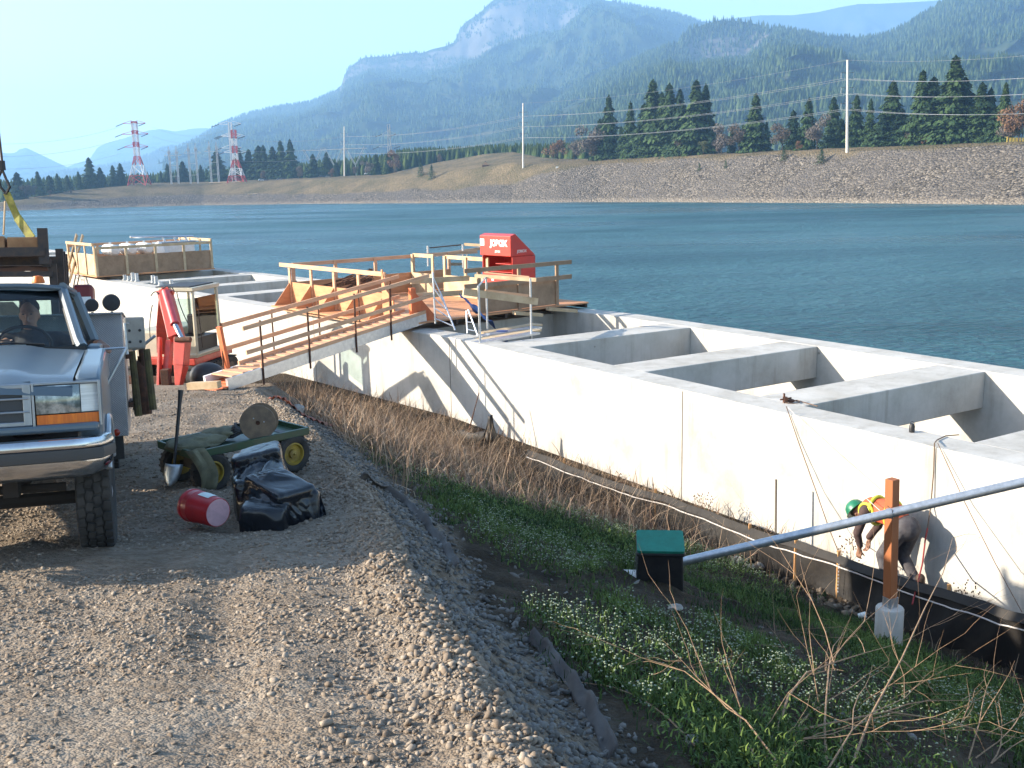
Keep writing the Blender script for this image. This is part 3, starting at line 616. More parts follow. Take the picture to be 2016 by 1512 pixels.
# ---- tube scaffold standing in the channel in front of the platform
sf = thing('scaffold', 'aluminium tube scaffold with planked top standing in the channel in front of the timber platform', 'scaffold', G(990, 640, -3.6))
up_ = [(942, 562, 22.6), (957, 546, 24.6), (1044, 548, 24.0), (1036, 520, 25.9)]
for (px, py, Yd) in up_[:3]:
    a = D(px, py, Yd); MB().tube([(a[0], a[1], -6.4), a], 0.026, 10).build('upright', alu, sf, True)
A1, A2, A3 = [D(*q) for q in up_[:3]]; A4 = A3 + (A2 - A1)
for z_, r_t in ((-3.95, .02), (-4.25, .018)):
    MB().tube([(A1[0], A1[1], z_), (A3[0], A3[1], z_)], r_t, 8).build('ledger', alu, sf, True)
MB().tube([(A1[0] - .03, A1[1], A1[2] - .05), (A2[0], A2[1], A2[2] + .0)], .02, 8).build('ledger', alu, sf, True)
for k, (f0, f1) in enumerate(((.1, .38), (.62, .9))):
    p = A1 * (1 - f0) + A3 * f0; q = A1 * (1 - f1) + A3 * f1; MB().tube([(q[0], q[1], -4.0), (p[0], p[1], -5.3)], .016, 6).build('brace', alu, sf, True)
for k in range(4):
    f = k / 4 + .02; a = A1 * (1 - f) + A2 * f; b = A3 * (1 - f) + A4 * f; MB().bar((a[0] - .1, a[1], -3.42), (b[0] + .1, b[1], -3.42), .34 if k else .3, .045, up=(0, 0, 1)).build('plank', woodp if k % 2 else alu, sf)
MB().bar(D(912, 574, 22.5), D(1058, 594, 23.9), .045, .16).build('guard_board', woodp, sf)
MB().bar(D(955, 572, 24.5), D(1040, 582, 24.9), .04, .06).build('guard_board', wood, sf)
MB().bar(D(935, 543, 24.7), D(1056, 551, 24.1), .045, .09).build('guard_board', woodp, sf)
MB().bar(D(953, 536, 24.9), D(1042, 545, 24.6), .03, .03).build('guard_board', wood, sf)
tr = MB()
tr.grid([[D(904 + 62 * u + 10 * v, 578 + 55 * u + 14 * v + 4 * math.sin(9 * u + 5 * v), 24.9 + .5 * v - .3 * u) + np.array([0, 0, .03 * math.sin(14 * u)]) for v in np.linspace(0, 1, 5)] for u in np.linspace(0, 1, 12)])
o_t = tr.build('tarpaulin', bluem, None, True); md = o_t.modifiers.new('s', 'SOLIDIFY'); md.thickness = .01; tag(o_t, 'crumpled blue tarpaulin trailing off the timber platform onto the scaffold', 'tarpaulin')
# stepladder on the wall top and short tube ladders
def ladder(name, label, pts_l, pts_r, nr, mt, r=0.02):
    a0, a1 = [V3(p) for p in pts_l]; b0, b1 = [V3(p) for p in pts_r]
    t_ = thing(name, label, 'ladder', (a0 + b0) / 2)
    MB().tube([a0, a1], r, 8).build('side_rail', mt, t_, True); MB().tube([b0, b1], r, 8).build('side_rail', mt, t_, True)
    for k in range(nr):
        f = (k + .5) / nr; MB().tube([a0 * (1 - f) + a1 * f, b0 * (1 - f) + b1 * f], r * .7, 6).build('rung', mt, t_, True)
    return t_
ladder('tube_ladder', 'steep aluminium tube ladder at the head of the gangway leaning on the timber platform', (D(857, 637, 24.3), D(852, 536, 24.4)), (D(896, 650, 23.9), D(866, 574, 24.4)), 5, alu, .022)
ladder('tube_ladder', 'short aluminium trestle ladder on the wall between gangway head and scaffold', (D(920, 656, 22.7), D(918, 612, 22.9)), (D(941, 661, 22.4), D(922, 610, 22.9)), 3, alu, .018)
MB_b = MB().lathe([(.001, 0), (.14, 0), (.14, .75), (.001, .75)], 16, D(990, 712, 24.3)); tag(MB_b.build('blue_pipe', bluem, None, True), 'upright blue plastic pipe inside the channel beneath the scaffold planks', 'pipe')
# loose lumber on the wall top under the front of the platform
for i, (a, b, lab) in enumerate([((1012, 616), (1066, 620), 'pale board lying under the front edge of the timber platform, left of two'), ((1078, 608), (1134, 612), 'pale board lying under the front edge of the timber platform, right of two')]):
    Y0 = 26.4; p = D(*a, Y0 + i * .9); q = D(*b, Y0 + .5 + i * .9); tag(MB().bar(p, q, .16, .09).build('board', woodp), lab, 'board')

# ================================================================== gangway
NB = Bn(440, 768) + np.array([0, 0, .06]); NT = G(838, 628, ZD + .05); gd = NT - NB; gd_ = gd / np.linalg.norm(gd); hd = np.array([gd[0], gd[1], 0]); hl = np.linalg.norm(hd); hd /= hl
lf = np.array([-hd[1], hd[0], 0]); GW = 0.68
gw = thing('gangway', 'long timber and aluminium gangway with steel post handrails rising from the gravel to the platform', 'gangway', NB)
up = np.array([0, 0, 1.])
for k, s_ in enumerate((0, GW)):
    a = NB + lf * s_ + gd_ * .1; b = NT + lf * s_; MB().bar(a + up * .02, b + up * .02, .06, .24).build('stringer', alu if k == 0 else white, gw)
    MB().bar(a + up * .17 + gd_ * .9, b + up * .17, .045, .10).build('kick_board', wood, gw)
nb_ = 22
for k in range(nb_):
    a = NB + lf * .03 + gd_ * (.25 + (np.linalg.norm(gd) - .3) * (k + .5) / nb_) + up * .13; MB().bar(a, a + lf * (GW - .06), (np.linalg.norm(gd) - .3) / nb_ - .02, .03, up=(0, 0, 1)).build('deck_board', wood, gw)
st = MB(); q = NB - gd_ * .12 + up * .0
stp = MB()
for k in range(5): stp.bar(q - gd_ * (.0 - .16 * k) - up * .02 - lf * .02, q - gd_ * (-.16 * k) - up * .02 + lf * (GW + .06), .15, .03)
stp.box(q - up * .1 + lf * .04, (.09, .09, .14), (hd, lf, up)).box(q - up * .1 + lf * (GW - .02), (.09, .09, .14), (hd, lf, up)); stp.build('bottom_step', orangewood, gw)
Lg = np.linalg.norm(gd)
fr = [.16, .37, .60, .79]
for k, f in enumerate(fr):
    a = NB + gd_ * Lg * f - lf * .04; MB().tube([a - up * .22, a + up * 1.12], .022, 8).build('handrail_post', rust, gw, True)
for f in (.10, .32, .54, .75, .93):
    a = NB + gd_ * Lg * f + lf * (GW + .04); MB().tube([a + up * .0, a + up * 1.10], .018, 8).build('handrail_post', rust, gw, True)
a = NB + lf * (GW + .03) + gd_ * .75; MB().bar(a - up * .10, a + up * 1.02 - hd * .16, .12, .07, up=hd).build('newel_post', orangewood, gw)
for h in (1.05, .55):
    a = NB + lf * (GW + .03) + up * h; MB().bar(a + gd_ * .66, a + gd_ * Lg * .98, .04, .088, up=np.cross(gd_, lf)).build('handrail', wood, gw)
    a = NB - lf * .05 + up * h; MB().bar(a + gd_ * (.55 if h > 1 else .6), a + gd_ * Lg * 1.02, .04, .088, up=np.cross(gd_, lf)).build('handrail', wood, gw)

# ================================================================== plywood box platform at the far left
ZB = -3.22; tB = float(wall_t(-16.76, 41.68)); pB = thing('timber_platform', 'plywood sided timber platform holding white tanks, far down the channel behind the truck', 'platform', wp(tB + 1.5, -3, ZB))
rect_deck('deck', tB, tB + 3.6, .25, -4.8, ZB, .05, ply, pB)
guard(pB, w1(tB + .02, .2), w1(tB + .02, -4.7), ZB, 5, 1.15, .78, -T1, False, (0, 0), pm=ply2, wm=woodp)
guard(pB, w1(tB + .1, .24), w1(tB + 3.5, .24), ZB, 4, 1.30, .85, N1, False, (0, 0), wm=woodp, pm=woodp)
guard(pB, w1(tB + 3.55, .2), w1(tB + 3.55, -4.7), ZB, 5, 1.15, .7, T1, False, (0, 0))
guard(pB, w1(tB + .1, -4.72), w1(tB + 3.5, -4.72), ZB, 4, 1.25, .6, -N1, False, (0, 0), wm=woodp, pm=woodp)
tank_l = ['white steel tank in the plywood box, left of the three', 'white steel tank in the plywood box, middle of the three', 'white steel tank in the plywood box, right of the three, beside the pump unit']
for i, lb in enumerate(tank_l):
    q = pl(tB + 1.5, -.9 - .72 * i); c = np.array([q[0], q[1], ZB + .95]); tk = thing('gas_tank', lb, 'tank', c, 'white tanks on the plywood box platform')
    MB().lathe([(.001, -.62), (.16, -.58), (.24, -.48), (.24, .48), (.16, .58), (.001, .62)], 20, c, (*T1, 0)).build('shell', white, tk, True)
    MB().lathe([(.05, 0), (.05, .1), (.001, .12)], 10, c + np.array([0, 0, .22])).build('valve', alu, tk, True)
    MB().box(c - up * .55, (.5, .3, .62), (np.array([*T1, 0]), np.array([*N1, 0]), up)).build('saddle', ply2, tk)
q = pl(tB + 1.6, -3.7); c = np.array([q[0], q[1], ZB]); pu = thing('pump_unit', 'white boxed pump unit with grey lid in the plywood sided platform', 'pump unit', c)
ax = (np.array([*N1, 0]), np.array([*T1, 0]), up)
MB().box(c + up * .62, (1.5, .9, .9), ax).build('housing', white, pu, bevel=.05); MB().box(c + up * 1.13, (1.6, .95, .07), ax).build('lid', mat('grey_blue_lid', (.16, .2, .24), .4), pu)
MB().box(c + up * .42 - np.array([*T1, 0]) * .452, (.5, .01, .3), ax).build('opening', black, pu); MB().box(c + up * .09, (1.4, .8, .17), ax).build('skid', ply2, pu)
for k in range(3): MB().tube([c + up * 1.17 + ax[0] * (-.6 + .5 * k), c + up * 1.38 + ax[0] * (-.5 + .5 * k)], .05, 8).build('pipe_fitting', alu, pu, True)
MB().tube([c + up * 1.45 + ax[0] * 1.9, c + up * 1.35 - ax[0] * .9], .05, 8).build('manifold', alu, pu, True)
q = pl(tB + .9, -2.75); c = np.array([q[0], q[1], ZB + .62]); sk = MB(); sk.ell(c, (.26, .24, .62)); sk.ell(c + np.array([.3, .1, -.2]), (.2, .2, .36)); tag(sk.build('sack', white, None, True), 'white sack standing between the tanks and the pump unit', 'sack')
for i, (a, b, lb) in enumerate([((128, 552), (151, 462), 'plank leaning at the plywood box platform, left of two'), ((136, 556), (163, 463), 'plank leaning at the plywood box platform, right of two')]):
    tag(MB().bar(D(*a, 43.2), D(*b, 44.6), .05, .16, up=(0, 1, 0)).build('leaning_plank', woodp), lb, 'plank', 'planks leaning on the plywood box')
q0 = wallp = G(141, 545, TOPZ); 
ta = float(wall_t(q0[0], q0[1])); 
f0 = pl(ta - .1, .15); f1 = pl(ta - .1, .75); e0 = pl(ta - .55, .15); e1 = pl(ta - .55, .75)
ladder('straight_ladder', 'aluminium straight ladder leaning on the outer wall below the plywood box platform', ((f1[0], f1[1], -5.3), (f0[0], f0[1], -3.3)), ((e1[0], e1[1], -5.3), (e0[0], e0[1], -3.3)), 7, steel, .028)
# ================================================================== pickup truck (x forward, y to the driver's side, z up)
paint = mat('blue_grey_paint', (0.075, 0.112, 0.145), 0.38, 0.1, col2=(0.095, 0.125, 0.15), scale=2, coat=0.35)
paint2 = mat('silver_lower_paint', (0.36, 0.39, 0.42), 0.3, 0.3, col2=(0.32, 0.34, 0.36), scale=3, coat=0.5)
chrome = mat('chrome', (0.52, 0.53, 0.55), 0.16, 1.0, col2=(0.36, 0.37, 0.38), scale=9, fac=(.5, .9))
rubber = mat('tyre_rubber', (0.018, 0.017, 0.016), 0.85, col2=(0.05, 0.045, 0.04), scale=8, bump=0.2)
dark = mat('dark_trim', (0.012, 0.012, 0.013), 0.6, col2=(0.02, 0.02, 0.02), scale=10)
amber = mat('amber_lens', (0.80, 0.19, 0.004), 0.5, col2=(0.60, 0.11, 0.003), scale=40, stretch=(1, 1, .1), coat=.1)
redlens = mat('red_lens', (0.35, 0.03, 0.01), 0.2, col2=(.25, .02, .01), scale=20)
lens = mat('headlamp_lens', (0.16, 0.19, 0.19), 0.15, 0.5, col2=(0.50, 0.54, 0.53), scale=9, fac=(.42, .6), coat=.8)
cloth = mat('seat_cloth', (0.10, 0.09, 0.085), 0.9, col2=(.07, .065, .06), scale=20)
paper = mat('paper', (0.65, 0.70, 0.68), 0.8, col2=(.6, .65, .63), scale=6)
def glass_mat(name, tint=(0.75, 0.85, 0.85), refl=1.0):
    m = bpy.data.materials.new(name); m.use_nodes = True; n = m.node_tree; n.nodes.remove(n.nodes['Principled BSDF'])
    t = n.nodes.new('ShaderNodeBsdfTransparent'); t.inputs[0].default_value = (*tint, 1); g = n.nodes.new('ShaderNodeBsdfGlossy'); g.inputs['Roughness'].default_value = 0.02
    f = n.nodes.new('ShaderNodeFresnel'); f.inputs[0].default_value = 1.5; mx = n.nodes.new('ShaderNodeMixShader')
    k = n.nodes.new('ShaderNodeMath'); k.operation = 'MULTIPLY'; k.inputs[1].default_value = refl; n.links.new(f.outputs[0], k.inputs[0])
    n.links.new(k.outputs[0], mx.inputs[0]); n.links.new(t.outputs[0], mx.inputs[1]); n.links.new(g.outputs[0], mx.inputs[2]); n.links.new(mx.outputs[0], n.nodes['Material Output'].inputs[0]); return m
glass = glass_mat('window_glass')
def diamond_plate():
    m = bpy.data.materials.new('diamond_plate'); m.use_nodes = True; n = m.node_tree; P = n.nodes['Principled BSDF']; P.inputs['Metallic'].default_value = .75; P.inputs['Roughness'].default_value = .38; P.inputs['Base Color'].default_value = (.30, .32, .34, 1)
    tc = nd(m, 'ShaderNodeTexCoord'); out = []
    for a in (45, -45):
        mp = nd(m, 'ShaderNodeMapping'); mp.inputs['Rotation'].default_value = (R(a), 0, 0); mp.inputs['Scale'].default_value = (1, 1, 1); n.links.new(tc.outputs['Object'], mp.inputs[0])
        wv = nd(m, 'ShaderNodeTexWave'); wv.inputs['Scale'].default_value = 20; wv.bands_direction = 'Y'; n.links.new(mp.outputs[0], wv.inputs[0]); out.append(wv.outputs['Fac'])
    k = nd(m, 'ShaderNodeMath'); k.operation = 'MULTIPLY'; n.links.new(out[0], k.inputs[0]); n.links.new(out[1], k.inputs[1])
    nz = nd(m, 'ShaderNodeTexNoise'); nz.inputs['Scale'].default_value = 3; n.links.new(tc.outputs['Object'], nz.inputs[0])
    r1 = rampn(nz.outputs['Fac'], [(.3, (.22, .235, .25)), (.7, (.36, .38, .40))], m); c = mixn(k.outputs[0], r1, (.36, .38, .40), m); n.links.new(c, P.inputs['Base Color'])
    bn = nd(m, 'ShaderNodeBump'); bn.inputs['Strength'].default_value = .8; bn.inputs['Distance'].default_value = .006; n.links.new(k.outputs[0], bn.inputs['Height']); n.links.new(bn.outputs[0], P.inputs['Normal']); return m
dplate = diamond_plate()
th_, pi_, ro_ = R(19.8), 0.14, -0.03
ta_ = np.array([math.cos(th_), math.sin(th_), 0]); tb_ = np.array([math.sin(th_), -math.cos(th_), 0]); tk_ = np.array([0, 0, 1.])
b2 = tb_ * math.cos(pi_) + tk_ * math.sin(pi_); k2 = tk_ * math.cos(pi_) - tb_ * math.sin(pi_); a2 = ta_ * math.cos(ro_) + k2 * math.sin(ro_); k3 = k2 * math.cos(ro_) - ta_ * math.sin(ro_)
TO = np.array([-3.807, 6.713, -2.476])
TM = Matrix([[b2[i], a2[i], k3[i], TO[i]] for i in range(3)] + [[0, 0, 0, 1]])
tk = thing('pickup_truck', 'blue grey flatbed pickup truck with chrome bumper, driver at the wheel and lumber rack behind', 'pickup truck', world=False); tk.matrix_world = TM
def quad(m, a, b, c, d): m.add([a, b, c, d], [(0, 1, 2, 3)])
# fenders with wheel arches
arch = [(.47 * math.cos(a), .43 + .47 * math.sin(a)) for a in np.linspace(R(155), R(25), 12)]
fend = [(-.76, .62)] + [(-.5, .62)] + arch + [(.50, .62), (.54, .72), (.555, .84), (.56, .88), (.56, 1.17), (.50, 1.215), (0, 1.285), (-.76, 1.41)]
for s_ in (1, -1):
    MB().prism(fend, (0, .97 * s_ if s_ > 0 else -.97 + .16, 0), (1, 0, 0), (0, 0, 1), .16).build('fender', paint, tk, True, bevel=.025)
    lip = MB(); lip.tube([(.485 * math.cos(a), .985 * s_, .43 + .485 * math.sin(a)) for a in np.linspace(R(160), R(20), 16)], .022, 8); lip.build('wheel_arch', paint2, tk, True)
# hood: crowned sheet with a raised centre
rows = []
for u in np.linspace(0, 1, 14):
    x = .665 - 1.40 * u; row = []
    for v in np.linspace(-1, 1, 31):
        y = v * (.80 + .02 * u); z = 1.185 + .245 * u ** .85 - .03 * abs(v) ** 3; z += .028 * (1 / (1 + math.exp((abs(v) - .60) * 30))) * min(1, u * 6 + .2)
        if u == 0: z -= .025
        row.append((x + .03 * (1 - v * v), y, z))
    rows.append(row)
h = MB(); h.grid(rows); fr_ = [[(p[0] + .0, p[1], p[2]) for p in rows[0]], [(p[0] + .012, p[1], p[2] - .05) for p in rows[0]]]; h.grid(fr_); h.build('hood', paint, tk, True, ang=60)
MB().box((.2, 0, 1.0), (.75, 1.30, .25)).build('engine_bay', dark, tk)
# front face
nose = MB(); nose.box((.655, 0, .895), (.08, 1.90, .055)); nose.build('lower_nose', paint, tk, bevel=.02)
MB().box((.60, 0, 1.05), (.06, 1.10, .26)).build('nose_backing', dark, tk)
gl = thing('grille', None, None, world=False); gl.parent = tk
gfr = MB(); gy0, gy1 = -.545, .545
for z_ in (.935, 1.155): gfr.bar((.675, gy0, z_), (.675, gy1, z_), .03, .028)
for z_ in (1.005, 1.083): gfr.bar((.68, gy0, z_), (.68, gy1, z_), .03, .014)
for y_, w9 in ((gy0 + .015, .05), (0, .03), (gy1 - .015, .05)): gfr.bar((.676, y_, .922), (.676, y_, 1.168), w9, .03, up=(1, 0, 0))

bpy.data.objects.remove(gl); gl = gfr.build('grille', mat('silver_grille', (.28, .30, .325), .32, .6, col2=(.22, .24, .26), scale=6, coat=.3), tk, bevel=.006)
for z_ in (.965, 1.045, 1.12): MB().box((.648, 0, z_), (.02, 1.0, .066)).build('grille_slot', mat('grille_black', (.03, .035, .045), .35), gl)
for s_ in (1, -1):
    bz = MB()
    for z_ in (.905, 1.162): bz.bar((.655, .565 * s_, z_), (.592, .955 * s_, z_), .05, .016)
    for y_, x_ in ((.565, .665), (.957, .598)): bz.bar((x_, y_ * s_, .896), (x_, y_ * s_, 1.17), .016, .045, up=(1, 0, 0))
    hb = bz.build('headlight_bezel', MATS['silver_grille'], tk, bevel=.005)
    hl_ = MB(); n_ = 8; hl_.grid([[(.672 - .05 * (v ** 2) + .012 * math.sin(math.pi * u), (.58 + .26 * v) * s_, .985 + .165 * u) for v in np.linspace(0, 1, n_)] for u in np.linspace(0, 1, 5)]); hl_.build('headlight', lens, tk, True)
    MB().lathe([(.001, 0), (.045, .01), (.065, .05)], 14, (.60, .71 * s_, 1.07), (1, 0, 0)).build('reflector', chrome, hb, True)
    sm = MB(); sm.grid([[(.622 - .045 * v, (.845 + .105 * v) * s_, .985 + .165 * u) for v in np.linspace(0, 1, 4)] for u in (0, .5, 1)]); sm.build('side_marker', mat('clear_ribbed_lens', (.55, .58, .58), .25, col2=(.75, .77, .77), scale=60, stretch=(.05, .05, 1), coat=.5), tk, True)
    am = MB(); am.grid([[(.668 - .068 * v ** 1.6, (.58 + .37 * v) * s_, .918 + .060 * u) for v in np.linspace(0, 1, 8)] for u in (0, .5, 1)]); am.build('turn_signal', amber, tk, True)
# bumper
def bump_path(off=0.0, n=26):
    out = []
    for v in np.linspace(-1, 1, n):
        a = abs(v); y = v * 1.0; x = .80 + .05 * (1 - a * a)
        if a > .88: k = (a - .88) / .12; x -= .30 * k ** 1.6; y = math.copysign(.88 + .12 * math.sin(k * math.pi / 2) * 1.0, v) * 1.0
        out.append((x, y))
    return out
def sweep(prof, path):
    m = MB(); rows = []
    for i, (x, y) in enumerate(path):
        a = path[max(i - 1, 0)]; b = path[min(i + 1, len(path) - 1)]; t = np.array([b[0] - a[0], b[1] - a[1]]); t /= np.linalg.norm(t); nrm = np.array([t[1], -t[0]])
        if nrm[0] < 0 and abs(y) < .9: nrm = -nrm
        rows.append([(x + nrm[0] * p[0], y + nrm[1] * p[0], p[1]) for p in prof])
    m.grid(rows); return m
bp_ = bump_path()
bu = sweep([(-.09, .835), (-.02, .842), (.015, .832), (.028, .80), (.022, .775), (.0, .765), (.0, .70), (.02, .695), (.018, .66), (-.02, .605), (-.08, .585)], bp_).build('bumper', chrome, tk, True, ang=50)
sweep([(.0, .772), (.036, .768), (.040, .735), (.036, .70), (.0, .696)], bp_).build('rub_strip', mat('rub_strip_rubber', (.05, .048, .046), .6), bu, True)
MB().box((.862, 0, .70), (.03, .64, .14)).build('plate_pocket', dark, bu, bevel=.01)
# cab
cabp = [(-.76, .62), (-.76, 1.43), (-1.0, 1.45), (-2.45, 1.45), (-2.45, .62)]
MB().prism(cabp, (0, .93, 0), (1, 0, 0), (0, 0, 1), .10).build('door', paint, tk, bevel=.02)
MB().prism(cabp, (0, -.83, 0), (1, 0, 0), (0, 0, 1), .10).build('door', paint, tk, bevel=.02)
MB().box((-1.6, 0, .70), (1.6, 1.6, .06)).build('cab_floor', dark, tk)
MB().box((-2.43, 0, 1.08), (.05, 1.66, .75)).build('cab_back', paint, tk)
cw = MB(); cw.box((-.80, 0, 1.40), (.18, 1.66, .06)); cw.build('cowl', dark, tk)
MB().box((-.98, 0, 1.36), (.30, 1.62, .16)).build('dashboard', mat('dash_vinyl', (.05, .06, .065), .6), tk, bevel=.03)
ws0 = [(-.80, -.74, 1.445), (-.80, .74, 1.445), (-1.28, .615, 1.90), (-1.28, -.615, 1.90)]
ro = MB(); 
rr_ = []
for u in np.linspace(0, 1, 9):
    x = -1.24 - 1.18 * u; rr_.append([(x, v * (.66 + .01 * u), 1.925 + .045 * math.sin(math.pi * (u * .8 + .2)) - .035 * abs(v) ** 4) for v in np.linspace(-1, 1, 17)])
ro.grid(rr_); ro.grid([[(-1.24, p[1], p[2]) for p in rr_[0]], [(-1.235, p[1] * .985, p[2] - .035) for p in rr_[0]]])
rf = ro.build('roof', paint, tk, True); md = rf.modifiers.new('s', 'SOLIDIFY'); md.thickness = .03
for s_ in (1, -1):
    MB().tube([(-.74, .80 * s_, 1.42), (-.80, .775 * s_, 1.47), (-1.27, .645 * s_, 1.915)], [.042, .04, .038], 8).build('pillar', paint, tk, True)
    MB().tube([(-1.22, .655 * s_, 1.92), (-2.4, .665 * s_, 1.93)], .035, 8).build('roof_rail', paint, tk, True)
    MB().tube([(-2.40, .82 * s_, 1.44), (-2.40, .665 * s_, 1.92)], .055, 8).build('pillar', paint, tk, True)
    MB().tube([(-1.30, .80 * s_, 1.44), (-1.40, .665 * s_, 1.90)], .012, 6).build('vent_pillar', dark, tk, True)
MB().bar((-1.262, -.66, 1.912), (-1.262, .66, 1.912), .04, .045).build('windshield_header', paint, tk)
wg = MB(); rows = [[(-.80 - .48 * u + .05 * (1 - v * v), v * (.745 - .125 * u), 1.44 + .465 * u) for v in np.linspace(-1, 1, 13)] for u in np.linspace(0, 1, 7)]; wg.grid(rows); wsh = wg.build('windshield', glass, tk, True)
sb_ = MB(); sb_.grid([[(-.80 - .48 * u + .047 * (1 - v * v) - .004, v * (.74 - .125 * u), 1.435 + .465 * u) for v in np.linspace(-1, 1, 13)] for u in (.84, 1.0)]); sb_.build('sun_band', dark, wsh, True)
for s_ in (1, -1):
    e_ = MB(); e_.tube([(-.80 - .48 * u + .05 * 0, s_ * (.742 - .125 * u), 1.44 + .465 * u) for u in (0, .5, 1)], .014, 6); e_.build('window_seal', dark, wsh, True)
for y0 in (.05, -.45): MB().tube([(-.77, y0 + .48, 1.455), (-.80, y0 + .25, 1.475), (-.80, y0 - .12, 1.48)], .008, 6).build('wiper', dark, tk, True)
rw = MB(); rw.box((-2.42, 0, 1.90), (.03, 1.3, .06)).box((-2.42, 0, 1.48), (.03, 1.5, .07)); 
for y_ in (-.66, -.22, .22, .66): rw.box((-2.42, y_, 1.68), (.02, .035, .42))
rw.build('rear_window_frame', dark, tk); MB().box((-2.415, 0, 1.69), (.004, 1.3, .38)).build('rear_window', glass, tk)
MB().tube([(-1.42, .33 + .19 * math.cos(a), 1.46 + .16 * math.sin(a)) if False else (-1.38 + .08 * math.sin(a), .33 + .20 * math.cos(a), 1.47 + .14 * math.sin(a)) for a in np.linspace(0, 2 * math.pi, 25)], .014, 6, False).build('steering_wheel', dark, tk, True)
for y_ in (.40, -.40):
    MB().box((-2.0, y_, 1.02), (.5, .62, .18)).build('seat', cloth, tk, bevel=.05); MB().box((-2.24, y_, 1.33), (.16, .60, .50)).build('backrest', cloth, tk, bevel=.05)
MB().box((-.99, .20, 1.458), (.20, .34, .006)).build('paper_sheet', paper, tk); 
for y_ in (.46, .12, -.22, -.5): MB().lathe([(.05, 0), (.05, .015), (.036, .055), (.001, .062)], 12, (-1.40, y_, 1.963)).build('roof_marker_lamp', amber, tk, True)
# door mirror on its tripod of tubes
mr_ = MB(); mr_.box((-.92, 1.185, 1.515), (.035, .155, .265)); mrr = mr_.build('door_mirror', mat('mirror_back', (.26, .25, .22), .5, col2=(.2, .19, .17), scale=6), tk, bevel=.017)
for dy, dz in ((-.05, .02), (.05, .02), (-.05, -.07), (.05, -.07)): MB().lathe([(.012, 0), (.001, .006)], 8, (-.901, 1.185 + dy * .8, 1.52 + dz), (1, 0, 0)).build('bolt', dark, mrr)
br = MB(); br.tube([(-.92, .93, 1.395), (-.90, 1.12, 1.40)], .010, 8).tube([(-.90, 1.12, 1.40), (-.86, .93, 1.06)], .012, 8).tube([(-.91, 1.12, 1.34), (-.91, 1.115, 1.60), (-.91, 1.15, 1.60)], .012, 8); br.build('mirror_bracket', galv, tk, True)
# wheels
def wheel(y, x=0.0, r_=.42, w_=.225, steer=0.0):
    s_ = 1 if y > 0 else -1; ax_ = np.array([math.sin(steer) * -1, math.cos(steer), 0]); c = np.array([x, y, r_])
    m = MB(); prof = [(r_ * .56, -w_ * .42), (r_ * .70, -w_ * .50), (r_ * .88, -w_ * .52), (r_ * .955, -w_ * .47), (r_ * .965, -w_ * .3), (r_ * .965, w_ * .3), (r_ * .955, w_ * .47), (r_ * .88, w_ * .52), (r_ * .70, w_ * .50), (r_ * .56, w_ * .42)]
    m.lathe(prof + [prof[0]], 40, c, ax_, caps=False)
    fx = np.cross(ax_, np.array([0, 0, 1.])); 
    for k in range(34):
        a = 2 * math.pi * k / 34
        for j, (off, sk) in enumerate(((-.36, .5), (-.13, -.5), (.11, .5), (.36, -.5))):
            aa = a + (.09 if j % 2 else 0); rad = fx * math.cos(aa) + np.array([0, 0, 1.]) * math.sin(aa); tan = np.cross(ax_, rad)
            d1 = tan * math.cos(.45 * sk) + ax_ * math.sin(.45 * sk); d2 = np.cross(rad, d1); m.box(c + rad * (r_ * .975) + ax_ * off * w_, (.056, w_ * .20, r_ * .045), (d1, d2, rad))
    ty = m.build('tyre', rubber, None, True); wh = bpy.data.objects.new('wheel', None); C.objects.link(wh); wh.parent = tk; wh.empty_display_size = .1; ty.parent = wh
    MB().lathe([(r_ * .57, -.08), (r_ * .57, .07), (r_ * .50, .08), (r_ * .46, .02), (r_ * .2, .03), (r_ * .16, .10), (.001, .11)], 28, c, ax_ * s_).build('rim', galv, wh, True)
for y_ in (.875, -.875): wheel(y_)
for y_ in (.82, -.82): wheel(y_, -3.95)
und = MB(); und.box((-1.8, .38, .56), (4.6, .09, .16)).box((-1.8, -.38, .56), (4.6, .09, .16)).tube([(0, -.75, .40), (0, .75, .40)], .045, 8); und.ell((0, -.25, .40), (.16, .2, .15)); und.tube([(.32, -.7, .52), (.30, .7, .50)], .025, 8); und.build('chassis', mat('chassis_grime', (.03, .024, .02), .9), tk, True)
MB().box((-3.60, 0, 1.15), (1.80, 2.12, 1.17)).build('tool_body', dplate, tk, bevel=.008)
MB().box((-3.58, 0, 1.742), (1.86, 2.15, .014)).build('tool_body_lid', dplate, tk)
MB().lathe([(.03, 0), (.03, .02), (.001, .03)], 14, (-2.70, .955, .60), (1, 0, 0)).build('side_lamp', redlens, tk, True)
for y_, r_ in ((.80, .062), (.975, .082)):
    q = MB(); q.lathe([(.001, -.02), (r_ * .6, -.018), (r_, .01), (r_, .03), (r_ * .9, .045), (.001, .05)], 24, (-2.72, y_, 1.75 + r_ + .012), (1, 0, 0)); q.tube([(-2.72, y_, 1.73), (-2.72, y_, 1.76)], .012, 6); q.build('work_lamp', black, tk, True)
MB().box((-4.4, 0, .93), (3.3, 1.98, .07)).build('flatbed', steel, tk); MB().box((-2.78, .9, .52), (.012, .22, .30)).build('mud_flap', black, tk)
